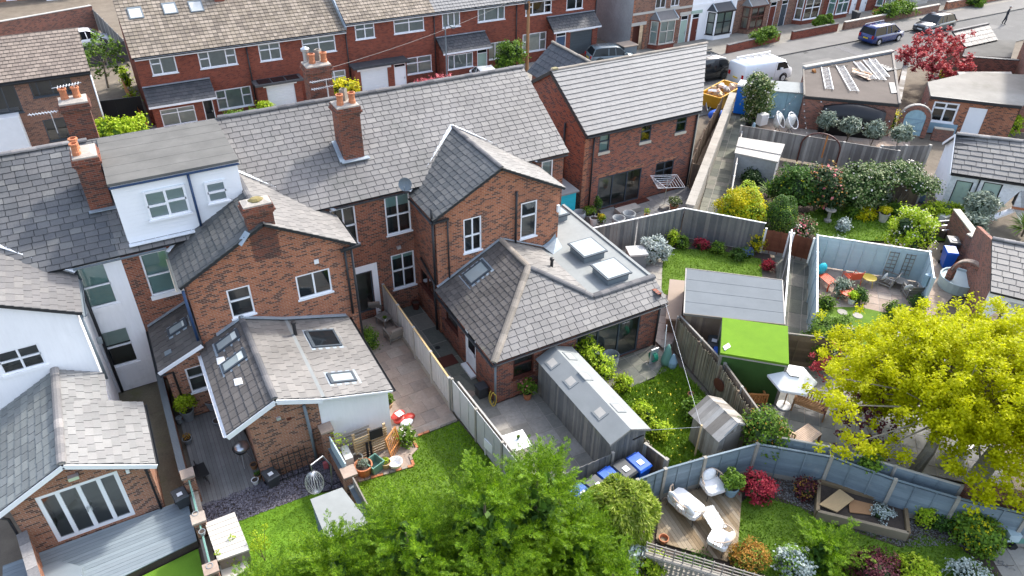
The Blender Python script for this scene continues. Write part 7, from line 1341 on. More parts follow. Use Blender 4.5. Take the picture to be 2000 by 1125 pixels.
bush('clipped hedge below the pale blinds',(8.2,53.4),1.0,.9,'leaf_mid',2400,.1,blobs=[((7.3,53.6,.55),(1.2,.5,.5)),((8.6,53.6,.5),(.9,.5,.45))]); bush('golden conifer ball beside the first garage',(9.55,54.3),.55,1.1,'leaf_lime',1200,.1); bush('lime green hedge in front of the brown brick house',(-.2,50.2),1.4,1.6,'leaf_lime',4200,.12,blobs=[(tuple(G(212,256,1.6)),(.8,.7,.8)),(tuple(G(240,258,1.6)),(.9,.7,.8)),(tuple(G(264,252,1.5)),(.8,.7,.7))],corem='leaf_mid'); bush('yellow flowered shrub behind the tall chimney',(10.6,47),1.4,1.4,'leaf_yellow',1600,.12,blobs=[(tuple(G(655,178,3)),(.7,.7,.7)),(tuple(G(678,174,3)),(.7,.7,.6))])
broadleaf('loose green tree in the passage beside the red brick row',(-.2,66),[(-.2,66,0),(-.1,66,1.2),(0,66,2.0)],[.1,.08,.06],[(-.8,66,2.6),(.4,66,2.9),(-.3,65,3.3),(.9,66,2.3),(-1.2,67,2.2),(.2,67,3.6),(1.3,65.5,3.0),(-.6,64.5,2.0),(.6,64.3,2.0)],'leaf_mid',150,.16,.45,name='small_tree'); bush('overgrown weeds in the passage',(1.1,62),.7,1.0,'leaf_lime',900,.12,blobs=[((1.25,60,.5),(.3,2.2,.6)),((1.2,66,.6),(.3,2,.7))])
B_('yellow climber beside the arched gate',(1733,262),.35,1.8,'leaf_yellow',600,.1); B_('clematis and shrubs along the cottage yard wall',(1900,240),1.2,1.0,'leaf_lime',2600,.11,blobs=[(tuple(G(1895,238,.6)),(1.2,.9,.6)),(tuple(G(1930,243,.6)),(1.1,.9,.6)),(tuple(G(1970,243,.7)),(1.1,1,.7))])
B_('yellow moss patch under the red maple',(1848,148),.9,.35,'leaf_yellow',900,.1,stem=False)
# patio plants in the blue fence garden
for px,r,h,mt,lab in (((1675,590),.4,.7,'leaf_green','potted herb clump by the blue fence'),((1640,575),.45,.9,'leaf_olive','leafy planter shrub beside the orange bench'),((1610,600),.4,.6,'leaf_mid','low green shrub inside the blue fence'),((1790,600),.4,.6,'leaf_green','white-flowered shrub beside the weathered chair'),((1745,615),.45,.6,'leaf_mid','low shrubs under the yellow maple'),((1630,480+20),.4,1.1,'leaf_olive','thin leafy shrub in the blue fence corner')): B_(lab,px,r,h,mt,800,.07)
B_('bright green shrub beside the chair-side patio fence',(722,682),.42,1.1,'leaf_mid',1300,.06,inner=.3); B_('lush green plants beside the folded wooden chair',(790,862),.35,.6,'leaf_mid',800,.08,extra=(('petal_white',120,.06,'flower'),)); B_('shrub growing through the blue-grey fence top',(1692,930),.35,.9,'leaf_mid',700,.08,blobs=[(tuple(G(1700,905,1.5)),(.35,.3,.3))])
# plants around the pierced wall
B_('silvery shrub below the round bamboo bush',(1210,1060),.6,1.1,'leaf_silver',1500,.09,aspect=3,blobs=[(tuple(G(1195,1040,1.0)),(.5,.4,.5)),(tuple(G(1225,1075,.9)),(.4,.4,.5))]); B_('yellow-green dwarf conifer below the pierced wall',(1270,1120),.45,.9,'leaf_lime',1100,.07); B_('dark ground cover below the pierced wall',(1350,1125),.8,.4,'leaf_green',1300,.07,stem=False)
def twigs(label,px,n,h): p=G(*px); o=thing('sapling',label,'plant',(p.x,p.y,0)); tops=[(p.x+random.uniform(-.35,.35),p.y+random.uniform(-.35,.35),h*random.uniform(.7,1.1)) for _ in range(n)]; stems(o,p,tops,.012); crown(o,[(t,.12) for t in tops]+[((p.x,p.y,h*.6),.3)],90*n,.045,'leaf_lime',name='foliage')
twigs('thin budding sapling on the artificial lawn',(518,1095),4,1.5); twigs('thin twiggy plant in the storage box corner',(462,1115),3,1.2)
# ================================================================ vehicles
def loft(m_,secs,cap=True):
    """secs: list of (x, [(y,z)...]) closed sections"""
    n=len(secs[0][1]); b=len(m_.v)
    for x,pts in secs: m_.v+=[(x,y,z) for y,z in pts]
    for i in range(len(secs)-1):
        for j in range(n): a0=b+i*n+j; a1=b+i*n+(j+1)%n; m_.f.append((a0,a1,a1+n,a0+n))
    if cap: m_.f.append(tuple(b+j for j in reversed(range(n)))); m_.f.append(tuple(b+(len(secs)-1)*n+j for j in range(n)))
    return m_
def ringsec(w,z0,z1,r=.12): 
    r=min(r,w*.4,(z1-z0)*.4); return [(-w,z0+r*.5),(-w+r*.5,z0),(w-r*.5,z0),(w,z0+r*.5),(w,z1-r),(w-r*.8,z1),(-w+r*.8,z1),(-w,z1-r)]
def car(label,loc,rz,L,W,H,paint,style='hatch',plates='plate_white',name='parked_car',cat='car',group='vehicles along the street',rails=False,rearplate=True):
    o=thing(name,label,cat,loc,rz,group=group); w=W/2; bd=lambda m_,nm,mt,sm=False,par=None: m_.build(nm,mt,par or o,world=False,smooth=sm)
    van=style=='van'; belt=.55*H if not van else .60*H; g=.2
    if van: prof=[(-.5,H*.95,.96),(-.495,H*.985,.98),(.2,H*.985,.98),(.3,H*.94,.97),(.42,H*.60,.95),(.48,H*.52,.9),(.5,H*.36,.84)]
    elif style=='suv': prof=[(-.5,.46*H,.9),(-.485,.60*H,.95),(-.4,.63*H,.98),(.15,.61*H,1),(.24,.60*H,.98),(.42,.53*H,.95),(.485,.46*H,.88),(.5,.35*H,.8)]
    else: prof=[(-.5,.42*H,.9),(-.49,.60*H,.95),(-.4,.62*H,.98),(.2,.60*H,1),(.28,.58*H,.98),(.42,.50*H,.94),(.485,.42*H,.86),(.5,.33*H,.78)]
    m_=MB(); loft(m_,[(x*L,ringsec(w*k,g if abs(x)<.49 else g+.1,z,.16)) for x,z,k in prof]); b=bd(m_,'body',paint,True)
    if not van:
        gh={'hatch':[(-.47,.6),(-.40,.93),(-.25,1),(.05,1),(.13,.94),(.29,.6)],'mpv':[(-.49,.6),(-.455,.95),(-.3,1),(.05,1),(.14,.95),(.33,.58)],'suv':[(-.46,.61),(-.36,.94),(-.2,1),(.03,1),(.10,.95),(.25,.6)]}[style]
        m_=MB(); secs=[]
        for x,z in gh: ww=w*(.9-.17*max(0,(z-.58)/.42)); secs.append((x*L,[(-w*.93,.56*H),(w*.93,.56*H),(ww,max(z*H,.57*H)),(-ww,max(z*H,.57*H))]))
        loft(m_,secs); bd(m_,'windows','car_glass')
        m_=MB(); x0,x1=gh[1][0]*L,gh[-2][0]*L; loft(m_,[(x0-.02,[(-w*.75,H*.925),(w*.75,H*.925),(w*.74,H*.955),(-w*.74,H*.955)]),(gh[2][0]*L,[(-w*.74,H*.985),(w*.74,H*.985),(w*.72,H*1.012),(-w*.72,H*1.012)]),(gh[3][0]*L,[(-w*.74,H*.985),(w*.74,H*.985),(w*.72,H*1.012),(-w*.72,H*1.012)]),(x1+.02,[(-w*.75,H*.925),(w*.75,H*.925),(w*.74,H*.96),(-w*.74,H*.96)])]); bd(m_,'roof',paint,True)
        m_=MB()
        for s in (-1,1):
            for xa,xb in ((gh[1][0],gh[0][0]),(-.12,-.125),(.02,.03),(gh[-2][0],gh[-1][0])): m_.bar((xa*L,s*w*.755,H*.95),(xb*L,s*w*.935,H*.58),.07,.05)
        bd(m_,'pillars',paint)
        if rails:
            for s in (-1,1): m_=MB(); m_.tube([(x0,s*w*.66,H*1.0),(x0+.1,s*w*.66,H*1.05),(x1-.1,s*w*.66,H*1.05),(x1,s*w*.66,H*.97)],.02,5); bd(m_,'roof_rail','alu')
    else:
        for s in (-1,1):
            m_=MB(); m_.quad(*[(x*L,s*(w*.975+.006),z*H) for x,z in ((.14,.56),(.38,.58),(.33,.80),(.28,.88),(.14,.88))][::s]); bd(m_,'side_window','car_glass')
            m_=MB(); m_.bar((.115*L,s*(w*.98),.22*H),(.115*L,s*(w*.98),.93*H),.012,.01); bd(m_,'door_seam','rubber')
        m_=MB(); m_.quad((.302*L+.02,-w*.85,.92*H),(.302*L+.02,w*.85,.92*H),(.425*L+.02,w*.86,.60*H),(.425*L+.02,-w*.86,.60*H)); bd(m_,'windscreen','car_glass')
        m_=MB(); 
        for s in (-1,1): m_.quad((-.5*L-.008,s*w*.08,.52*H),(-.5*L-.008,s*w*.8,.52*H),(-.5*L-.008,s*w*.78,.86*H),(-.5*L-.008,s*w*.08,.86*H))
        if paint=='car_black': bd(m_,'rear_window','car_glass')
        for k in range(5): m_=MB(); m_.bar((-.4*L+k*.15*L,-w*.8,H*1.03),(-.4*L+k*.15*L,w*.8,H*1.03),.05,.03); bd(m_,'roof_bar','alu' if paint!='car_black' else 'black_metal')
        m_=MB(); m_.tube([(-.42*L,w*.7,H*1.08),(.25*L,w*.7,H*1.08)],.06,6); bd(m_,'pipe_carrier','white_paint' if paint!='car_black' else 'black_metal')
    wr=.33 if H<1.8 else .35
    for sx in (-.305,.305):
        for s in (-1,1):
            m_=MB(); m_.lathe((0,0,0),[(wr*.6,-.1),(wr*.95,-.11),(wr,-.06),(wr,.06),(wr*.95,.11),(wr*.6,.1)],16); M=Matrix.Translation((sx*L,s*(w-.09),wr))@Matrix.Rotation(math.pi/2,4,'X'); m_.v=[tuple(M@Vector(p)) for p in m_.v]; wl=bd(m_,'wheel','rubber')
            m_=MB(); m_.lathe((0,0,0),[(wr*.66,-.112),(wr*.66,.112),(.05,.118),(.05,-.118)],10); m_.v=[tuple(M@Vector(p)) for p in m_.v]; bd(m_,'rim','alu' if paint!='car_black' else 'bin_grey',par=wl)
            m_=MB(); a=[(sx*L+math.cos(t)*(wr+.07),s*(w*.985+.005),wr+math.sin(t)*(wr+.07)) for t in [math.pi*k/8 for k in range(9)]]; m_.tube(a,.035,5); bd(m_,'wheel_arch','rubber')
    zf=.40*H
    for s in (-1,1):
        m_=MB(); m_.box(.455*L,.492*L,s*w*.5,s*w*.8,zf,zf+.12); bd(m_,'headlight','lamp_clear'); m_=MB(); m_.box(-.505*L,-.48*L,s*w*.68,s*w*.9,.42*H,.58*H); bd(m_,'tail_light','lamp_red'); m_=MB(); m_.box(.2*L,.24*L,s*(w*1.0),s*(w+.15),.58*H,.66*H); bd(m_,'mirror',paint)
    m_=MB(); m_.box(-.508*L,-.502*L,-.26,.26,.36*H,.36*H+.11); bd(m_,'number_plate','plate_yellow'); m_=MB(); m_.box(.502*L,.508*L,-.26,.26,.25*H,.25*H+.11); bd(m_,'number_plate','plate_white'); m_=MB(); m_.box(.488*L,.503*L,-w*.45,w*.45,.3*H,.42*H); bd(m_,'grille','rubber'); return o
car('navy blue people carrier parked on the street',(67.9,46.75,-.06),R(2),4.9,1.85,1.72,'car_navy','mpv',rails=True)
car('dark slate sports utility car parked facing the people carrier',(76.2,46.9,-.06),R(183),4.9,1.9,1.62,'car_slate','suv')
car('white panel van with roof rack on the street',(48.6,43.6,-.06),R(-1),5.6,2.0,2.0,'car_white','van',name='panel_van',cat='van'); car('black van half hidden behind the new house roof',(44.6,46.3,-.06),R(179),5.2,2.0,2.0,'car_black','van',name='panel_van',cat='van')
bpy_o=[o for o in bpy.data.objects if o.get('label','').startswith('black van')][0]; bpy_o.rotation_euler.z=R(1)
car('grey-blue hatchback on the drive beside the dark garage',(40.0,53.3,-.02),R(-15),4.4,1.8,1.5,'car_grey','hatch',group='cars on the driveways'); car('white hatchback in front of the pale green door',(27.2,53.1,-.02),R(80),4.2,1.8,1.5,'car_white','hatch',group='cars on the driveways'); p=G(170,88); car('white hatchback behind the dark fence at the top left',(p.x,p.y,-.1),R(5),4.2,1.8,1.5,'car_white','hatch',group='cars on the driveways')
# person walking
def person():
    p=G(1960.5,46.5); o=thing('person','person in dark clothes walking along the street with hands in pockets','person',(p.x,p.y,-.06),R(200)); s=1.06
    me=bpy.data.meshes.new('body'); J=[(0,0,.93),(0,0,1.12),(0,.02,1.38),(0,.02,1.5),(0,.04,1.62),(.09,0,.9),(.1,.1,.5),(.1,.06,.08),(.1,.2,.04),(-.09,0,.9),(-.1,-.08,.5),(-.1,-.2,.1),(-.1,-.06,.04),(.19,.02,1.42),(.25,-.04,1.15),(.2,.08,.95),(-.19,.02,1.42),(-.26,-.03,1.15),(-.21,.09,.95)]
    E=[(0,1),(1,2),(2,3),(3,4),(0,5),(5,6),(6,7),(7,8),(0,9),(9,10),(10,11),(11,12),(2,13),(13,14),(14,15),(2,16),(16,17),(17,18)]; me.from_pydata([tuple(c*s for c in j) for j in J],E,[]); b=bpy.data.objects.new('body',me); COL.objects.link(b); b.parent=o
    md=b.modifiers.new('skin','SKIN'); rad=[.15,.16,.17,.06,.06,.1,.075,.055,.045,.1,.075,.055,.045,.075,.055,.045,.075,.055,.045]
    for i,v in enumerate(me.skin_vertices[0].data): v.radius=(rad[i]*s,rad[i]*s*.8); v.use_root=(i==0)
    b.modifiers.new('sub','SUBSURF').levels=1; me.materials.append(MATS['cloth_dark'])
    MB().sphere((0,.05*s,1.68*s),.105*s,12,8,(.85,.95,1.15)).build('head','skin',o,world=False,smooth=True); MB().sphere((0,.03*s,1.73*s),.112*s,12,8,(.9,1,.85)).build('hair','hair_grey',o,world=False,smooth=True)
    m_=MB(); loft(m_,[(0,[(0,0)]*4)]) if 0 else None
person()
# street furniture
p=G(1008,128); o=thing('telegraph_pole','brown wooden telegraph pole with grey junction boxes','pole',(32.0,54.5,0)); MB().tube([(32.0,54.5,-.1),(32.0,54.5,7.0)],[.16,.11],8).build('pole','wood_teak',o); MB().box(31.75,32.25,54.35,54.65,5.9,6.3).build('junction_box','pipe_grey',o); MB().box(31.65,31.9,54.35,54.6,5.2,5.7).build('junction_box','black_metal',o)
def wire(o,a,b,sag=.4): a=Vector(a);b=Vector(b); MB().tube([a.lerp(b,k/10)-Vector((0,0,sag*4*(k/10)*(1-k/10))) for k in range(11)],.009,4).build('wire','bin_grey',o)
for q in ((44,57,8),(60,52,8),(36,57,4.9),(21,57,4.9),(28.5,57,4.9),(8.5,34,9.8)): wire(o,(32,54.5,6.6),q)
o=thing('street_lamp','grey steel street lamp in front of the red brick row','street lamp',(24.0,53.6,0)); MB().tube([(24.0,53.6,0),(24.0,53.6,1.2),(24.0,53.6,5.0)],[.09,.07,.05],8).build('column','pipe_grey',o); MB().tube([(24.0,53.6,5.0),(24.1,53.3,5.15),(24.2,52.9,5.15)],.04,6).build('arm','pipe_grey',o); MB().box(24.1,24.35,52.5,53.0,5.1,5.22).build('lantern','pipe_grey',o)
p=G(1405,203); o=thing('skip','yellow rubbish skip heaped with rubble beside the new house','skip',(p.x,p.y,0),R(20)); b=MB(); b.v=[(-1.4,-.75,.1),(1.4,-.75,.1),(1.4,.75,.1),(-1.4,.75,.1),(-1.9,-.85,1.2),(1.9,-.85,1.2),(1.9,.85,1.2),(-1.9,.85,1.2)]; b.f=[(0,3,2,1),(0,1,5,4),(1,2,6,5),(2,3,7,6),(3,0,4,7)]; b.build('body','skip_yellow',o,world=False)
for a,c in (((-1.9,-.85,1.2),(1.9,-.85,1.2)),((1.9,-.85,1.2),(1.9,.85,1.2)),((1.9,.85,1.2),(-1.9,.85,1.2)),((-1.9,.85,1.2),(-1.9,-.85,1.2))): MB().bar(a,c,.09,.09).build('rim','skip_yellow',o,world=False)
for k in range(26): c=Vector((random.uniform(-1.4,1.4),random.uniform(-.55,.55),random.uniform(1.0,1.4))); MB().box(-.3*random.random()-.1,.25,-.15,.12,-.1,.1,Matrix.Translation(c)@Matrix.Rotation(random.random()*3,4,'Z')@Matrix.Rotation(random.random(),4,'X')).build('rubble',random.choice(['wood_pallet','paper','concrete_pale','wood_pink','taupe']),o,world=False)
def lettering(txt,par,loc,rot,size,mat):
    q=bpy.data.curves.new('t','FONT'); q.body=txt; q.size=size; q.align_x='CENTER'; q.extrude=.002; t=bpy.data.objects.new('t',q); COL.objects.link(t); bpy.context.view_layer.update(); me=bpy.data.meshes.new_from_object(t.evaluated_get(bpy.context.evaluated_depsgraph_get())); bpy.data.objects.remove(t); bpy.data.curves.remove(q); me.materials.clear(); me.materials.append(MATS[mat]); ob=bpy.data.objects.new('lettering',me); COL.objects.link(ob); ob.parent=par; ob.location=loc; ob.rotation_euler=rot; return ob
lettering('KORVIN BROS',o,(.0,-.845,.92),(R(95),0,0),.3,'black_metal'); lettering('SKIP HIRE',o,(.0,-.815,.58),(R(95),0,0),.3,'black_metal')
p=G(1448,218); o=thing('portable_toilet','bright blue portable toilet beside the ivy column','portable toilet',(p.x,p.y,0),R(35)); MB().box(-.55,.55,-.55,.55,0,2.1).build('cabin','loo_blue',o,world=False); MB().box(-.6,.6,-.6,.6,2.1,2.25).build('roof','white_paint',o,world=False); MB().box(-.42,.42,-.58,-.552,.1,2.0).build('door','loo_blue',o,world=False)
# ================================================================ bins
def bin_(label,p,rz,body,lid,s=1.0,paper=True,group='wheelie bins'):
    o=thing('wheelie_bin',label,'bin',(p.x,p.y,0),rz,group=group); m_=MB(); m_.v=[(-.22,-.27,.06),(.22,-.27,.06),(.22,.25,.06),(-.22,.25,.06),(-.29,-.36,.98),(.29,-.36,.98),(.29,.36,.98),(-.29,.36,.98)]; m_.f=[(0,3,2,1),(0,1,5,4),(1,2,6,5),(2,3,7,6),(3,0,4,7),(4,5,6,7)]; m_.build('body',body,o,world=False)
    m_=MB(); m_.v=[(-.31,-.4,.98),(.31,-.4,.98),(.31,.38,1.0),(-.31,.38,1.0),(-.27,-.34,1.05),(.27,-.34,1.05),(.28,.34,1.09),(-.28,.34,1.09)]; m_.f=[(0,3,2,1),(4,5,6,7),(0,1,5,4),(1,2,6,5),(2,3,7,6),(3,0,4,7)]; m_.build('lid',lid,o,world=False)
    for x in (-.25,.25): m_=MB(); m_.lathe((0,0,0),[(.1,-.03),(.1,.03)],10); M=Matrix.Translation((x,.27,.1))@Matrix.Rotation(R(90),4,'Y'); m_.v=[tuple(M@Vector(q)) for q in m_.v]; m_.build('wheel','rubber',o,world=False)
    MB().tube([(-.25,.42,1.0),(.25,.42,1.0)],.02,6).build('handle',body,o,world=False)
    if paper: MB().box(-.12,.1,-.18,.05,1.085,1.095).build('sticker','paper',o,world=False)
    return o
g='wheelie bins at the shed end'
bin_('tall blue wheelie bin at the right end of the bin row',Vector((13.15,13.55,0)),R(8),'bin_blue','bin_blue',group=g); bin_('grey wheelie bin between the two blue bins',Vector((12.5,13.55,0)),R(10),'bin_grey','bin_grey',group=g); bin_('middle blue wheelie bin beside the round bamboo bush',Vector((11.85,13.5,0)),R(12),'bin_blue','bin_blue',paper=False,group=g); bin_('grey wheelie bin half hidden by the bamboo bush',Vector((11.2,13.4,0)),R(15),'bin_grey','bin_grey',group=g); bin_('leftmost blue wheelie bin behind the conifers',Vector((10.55,13.35,0)),R(18),'bin_blue','bin_blue',group=g)
bin_('grey wheelie bin beside the turf-clad shed',G(1388,700),R(-50),'bin_grey','bin_grey'); bin_('blue wheelie bin beside the turf-clad shed',G(1398,725),R(-50),'bin_blue','bin_blue',paper=False); bin_('blue wheelie bin at the brick garden wall',G(1845,520),R(-40),'bin_blue','bin_blue',paper=False); bin_('grey wheelie bin behind the blue one at the brick wall',G(1850,500),R(-40),'bin_grey','bin_grey'); bin_('grey wheelie bin in front of the Victorian bay',G(1668,42),R(0),'bin_grey','bin_grey',paper=False)
bin_('small dark recycling caddy at the end of the grey deck',G(362,995),R(10),'bin_grey','bin_grey'); bin_('small dark caddy beside the black metal grille',G(533,945),R(15),'bin_grey','bin_grey')
for lb in ('small dark recycling caddy at the end of the grey deck','small dark caddy beside the black metal grille'):
    q=[x for x in bpy.data.objects if x.get('label')==lb][0]; q.scale=(.8,.7,.55); 
    if 'deck' in lb: q.location.z=.28
# ================================================================ ladders and timber on the garage roof
def ladder(label,a,b,w=.38,n=12,mat='alu'):
    a=Vector(a);b=Vector(b); d=(b-a).normalized(); s=d.cross(Vector((0,0,1))).normalized()*w/2; o=thing('ladder',label,'ladder',tuple(a),group='ladders on the garage roof')
    for k in (-1,1): MB().bar(a+s*k,b+s*k,.04,.07).build('rail',mat,o)
    for k in range(n): q=a.lerp(b,(k+.5)/n); MB().bar(q-s,q+s,.026,.03).build('rung',mat,o)
Z=2.58
for pa_x,pb_x,w_,n_,lab in (((1611,132),(1620,174),.55,16,'short ladder lying alone at the left of the garage roof'),((1640,128),(1669,178),.6,20,'longest ladder lying diagonally on the garage roof'),((1673,121),(1705,154),.5,14,'ladder beside the timber pile on the garage roof'),((1692,118),(1724,156),.5,16,'middle ladder of the group right of the timber pile'),((1703,115),(1731,150),.5,16,'rightmost ladder lying on the garage roof')): ladder(lab,G(*pa_x,Z),G(*pb_x,Z+.05),w_,n_)
o=thing('timber_pile','loose heap of planks and battens on the garage roof','timber',tuple(G(1680,145,2.5)))
for k in range(11): a=G(1664+random.uniform(0,14),134+random.uniform(-4,10),2.56+k*.02); b=G(1690+random.uniform(0,14),150+random.uniform(-5,6),2.56+k*.02); MB().bar(a,b,.18,.04).build('plank',random.choice(['wood_pink','wood_pink','wood_teak','wood_old']),o)
o=thing('timber_pile','short stack of pale boards at the right of the garage roof','timber',tuple(G(1735,132,2.5)))
for k in range(5): MB().bar(G(1722+k*5,126+k*2,2.6),G(1735+k*4,138-k,2.6),.2,.05).build('board','concrete_pale',o)
tag(MB().prism(GP((1736,161),(1747,161),(1752,181),(1741,182),z=2.56),2.53,2.57).build('board','concrete_pale'),'pale board lying flat at the right edge of the garage roof','board'); tag(MB().bar(G(1622,128,2.6),G(1655,128,2.6),.1,.06).build('plank','wood_old'),'single plank lying across the ladder tops','plank')
tag(MB().tube([G(1588,140,2.55),G(1592,138,2.62)],.18,8).build('log','wood_orange'),'cut log lying on the garage roof','log')
# black cover over barbecue, egg chairs
d=(G(1757,260)-G(1563,240)).normalized(); p=G(1652,252)+Vector((d.y,-d.x,0))*.9; o=thing('covered_barbecue','large barbecue under a black cover against the garage wall','barbecue',(p.x,p.y,0)); d=(G(1757,260)-G(1563,240)).normalized(); secs=[]
m_=MB(); 
for k in range(9):
    u=-2.1+k*.525; hh=1.95+.25*math.cos(u*.9); q=Vector((p.x,p.y,0))+d*u; nr=Vector((d.y,-d.x,0)); prof=[(-.1,0),(.55,0),(.5,hh*.6),(.25,hh),(-.1,hh*1.02)]
    m_.v+=[tuple(q+nr*a+Vector((0,0,z))) for a,z in prof]
for k in range(8):
    for j in range(4): a0=k*5+j; m_.f.append((a0,a0+1,a0+6,a0+5))
m_.f.append((4,3,2,1,0)); m_.f.append((40,41,42,43,44)); m_.build('cover','black_metal',o,smooth=True)
def basket(label,p,rz,mat='white_paint',cush='net_curtain',s=1.0,name='garden_chair',group=None):
    o=thing(name,label,'chair',(p.x,p.y,0),rz,group=group); m_=MB(); n=14
    for k in range(n): t=2*math.pi*k/n; a=(math.cos(t)*.52*s,math.sin(t)*.3*s-.05,.95*s+.45*s*math.sin(t)*.0+.42*s*math.sin(t)); b=(math.cos(t+.45)*.52*s,math.sin(t+.45)*.3*s-.05,.95*s+.42*s*math.sin(t+.45)); m_.tube([a,b],.03*s,5)
    m_.build('rim',mat,o,world=False); m_=MB(); m_.sphere((0,.1*s,.85*s),.5*s,12,7,(.98,.55,.9)); m_.v=[(x,max(y,-.05),z) for x,y,z in m_.v]; m_.build('shell',cush,o,world=False,smooth=True)
    for a in (.5,2.6,4.7): MB().tube([(0,.1*s,.5*s),(math.cos(a)*.35*s,math.sin(a)*.35*s,0)],.02,5).build('leg','black_metal',o,world=False)
basket('left of two white round-backed basket chairs behind the grey fence',G(1517,262),R(30),s=1.2,group='white basket chairs'); basket('right of two white round-backed basket chairs behind the grey fence',G(1541,264),R(20),s=1.2,group='white basket chairs')
tag(MB().box(*(lambda q:(q.x-.35,q.x+.35,q.y-.25,q.y+.25))(G(1485,250)),.3,1.1).build('side_table','white_paint'),'white box table left of the basket chairs','table')
# festoon lights
def festoon(label,pts,n):
    o=thing('string_lights',label,'string lights',tuple(pts[0])); 
    for a,b in zip(pts,pts[1:]):
        a=Vector(a);b=Vector(b); c=[a.lerp(b,k/12)-Vector((0,0,.5*4*(k/12)*(1-k/12))) for k in range(13)]; MB().tube(c,.012,4).build('cable','rubber',o)
        for k in range(n): t=(k+.5)/n; q=a.lerp(b,t)-Vector((0,0,.5*4*t*(1-t)+.06)); MB().sphere(q,.045,6,4).build('bulb','paper',o)
festoon('string of white bulbs hanging from the garage to the olive patio',[G(1571,180,2.6),G(1583,275,1.4)],9); festoon('string of white bulbs across the blue-grey shed doors',[G(1497,228,2.0),G(1560,180,2.4)],6); festoon('string of white bulbs from garage to arched gate',[G(1600,190,2.6),G(1680,248,1.6),G(1775,210,2.4)],7)
# ================================================================ new house patio
def pot(label,p,r,h,mat,plant=None,pr=.3,ph=.5,n=500,ps=.06,z0=0,name='plant_pot',soil=True,extra=None):
    o=thing(name,label,'plant pot',(p.x,p.y,z0)); MB().lathe((p.x,p.y,z0),[(r*.7,0),(r*.98,h*.9),(r*1.05,h*.92),(r*1.05,h),(r*.88,h),(r*.86,h*.86)],14).build('pot',mat,o)
    if soil: MB().lathe((p.x,p.y,z0),[(r*.86,h*.84),(r*.86,h*.87)],12).build('soil','soil',o)
    n=max(n,110)
    if plant: stems(o,(p.x,p.y,z0+h*.85),[(p.x+random.uniform(-.5,.5)*pr,p.y+random.uniform(-.5,.5)*pr,z0+h+ph*.7) for _ in range(4)],.012); crown(o,[((p.x,p.y,z0+h+ph*.55),(pr,pr,ph*.55))],n,ps,plant,name='plant',inner=.3)['kind']='stuff'
    if extra: crown(o,[((p.x,p.y,z0+h+ph*.7),(pr*.9,pr*.9,ph*.45))],extra[1],extra[2],extra[0],name='flower')['kind']='stuff'
    return o
pot('white cylinder pot by the new house doors',G(1159,440),.25,.5,'white_paint'); pot('pot of yellow daffodils by the wooden step',G(1173,442),.16,.25,'pot_grey','leaf_mid',.25,.5,400,.06,extra=('petal_yellow',140,.08)); pot('grey planter of green plants near the turquoise store',G(1150,432),.35,.5,'pot_grey','leaf_mid',.4,.4,600); pot('dark pot with small bay tree beside the bifold doors',G(1165,425),.22,.4,'bin_grey','leaf_green',.25,.9,500); pot('rose bush pot near the fence corner',G(1315,410),.25,.3,'terracotta','leaf_mix',.4,.5,500,.07); pot('small pot of shoots by the rotary drier',G(1262,425),.15,.2,'terracotta','leaf_lime',.2,.4,120,.05)
tag(MB().box(24.2,25.7,29.9,30.5,.02,.3).build('garden_step','wood_old'),'low wooden step in front of the bifold doors','step'); tag(MB().box(24.6,27.0,30.7,31.1,.005,.05).build('door_mat','brown_frame'),'long brown door mat under the bifold doors','mat')
def tub(label,p,rz): o=thing('garden_chair',label,'chair',(p.x,p.y,0),rz); m_=MB(); m_.lathe((0,0,0),[(.3,.35),(.36,.4),(.38,.75),(.33,.75),(.31,.45),(.05,.42)],14); m_.build('shell','pot_grey',o,world=False,smooth=True); [MB().tube([(.2*a,.2*b,.38),(.26*a,.26*b,0)],.02,5).build('leg','black_metal',o,world=False) for a in (-1,1) for b in (-1,1)]
tub('grey tub chair behind the tall weathered fence',G(1226,438),0); tub('grey tub chair half hidden by the weathered fence',G(1206,447),R(90)); tub('beige tub chair beside the turquoise store',G(1130,436),R(60))
p=G(1296,405); o=thing('rotary_drier','rotary clothes drier standing on the new house patio','clothes drier',(p.x,p.y,0)); MB().tube([(p.x,p.y,0),(p.x,p.y,1.85)],.025,6).build('pole','steel',o)
tips=[Vector((p.x+math.cos(t)*1.15,p.y+math.sin(t)*1.15,1.75)) for t in (.4,1.97,3.54,5.11)]
for t in tips: MB().tube([(p.x,p.y,1.3),t],.015,5).build('arm','steel',o)
for f in (.3,.45,.6,.75,.9,1.0):
    m_=MB(); c=Vector((p.x,p.y,1.3)); [m_.tube([c.lerp(tips[k],f),c.lerp(tips[(k+1)%4],f)],.012,4) for k in range(4)]; m_.build('line','paper',o)
p=G(1297,408); tag(MB().lathe((p.x,p.y,0),[(.3,0),(.3,.18),(.1,.2)],10).build('drier_base','wood_old'),'round log base under the rotary drier','base')
p=G(1240,518); o=thing('storage_box','grey corner storage box with white lid by the silver bush','storage box',(p.x,p.y,0),R(-20)); MB().box(-.45,.45,-.4,.4,0,.85).build('body','pipe_grey',o,world=False); MB().box(-.5,.5,-.45,.45,.85,.95).build('lid','net_curtain',o,world=False)
tag(MB().prism(GP((1300,622),(1330,625),(1338,548),(1308,545),z=.9),.8,.9).build('shed_roof','taupe'),'low ribbed pinkish roof beside the flat grey shed','lean-to'); tag(MB().prism(GP((1303,622),(1330,625),(1337,552),(1310,548),z=.8),0,.79).build('log_store','fence_brown'),'dark timber store under the ribbed roof','log store')
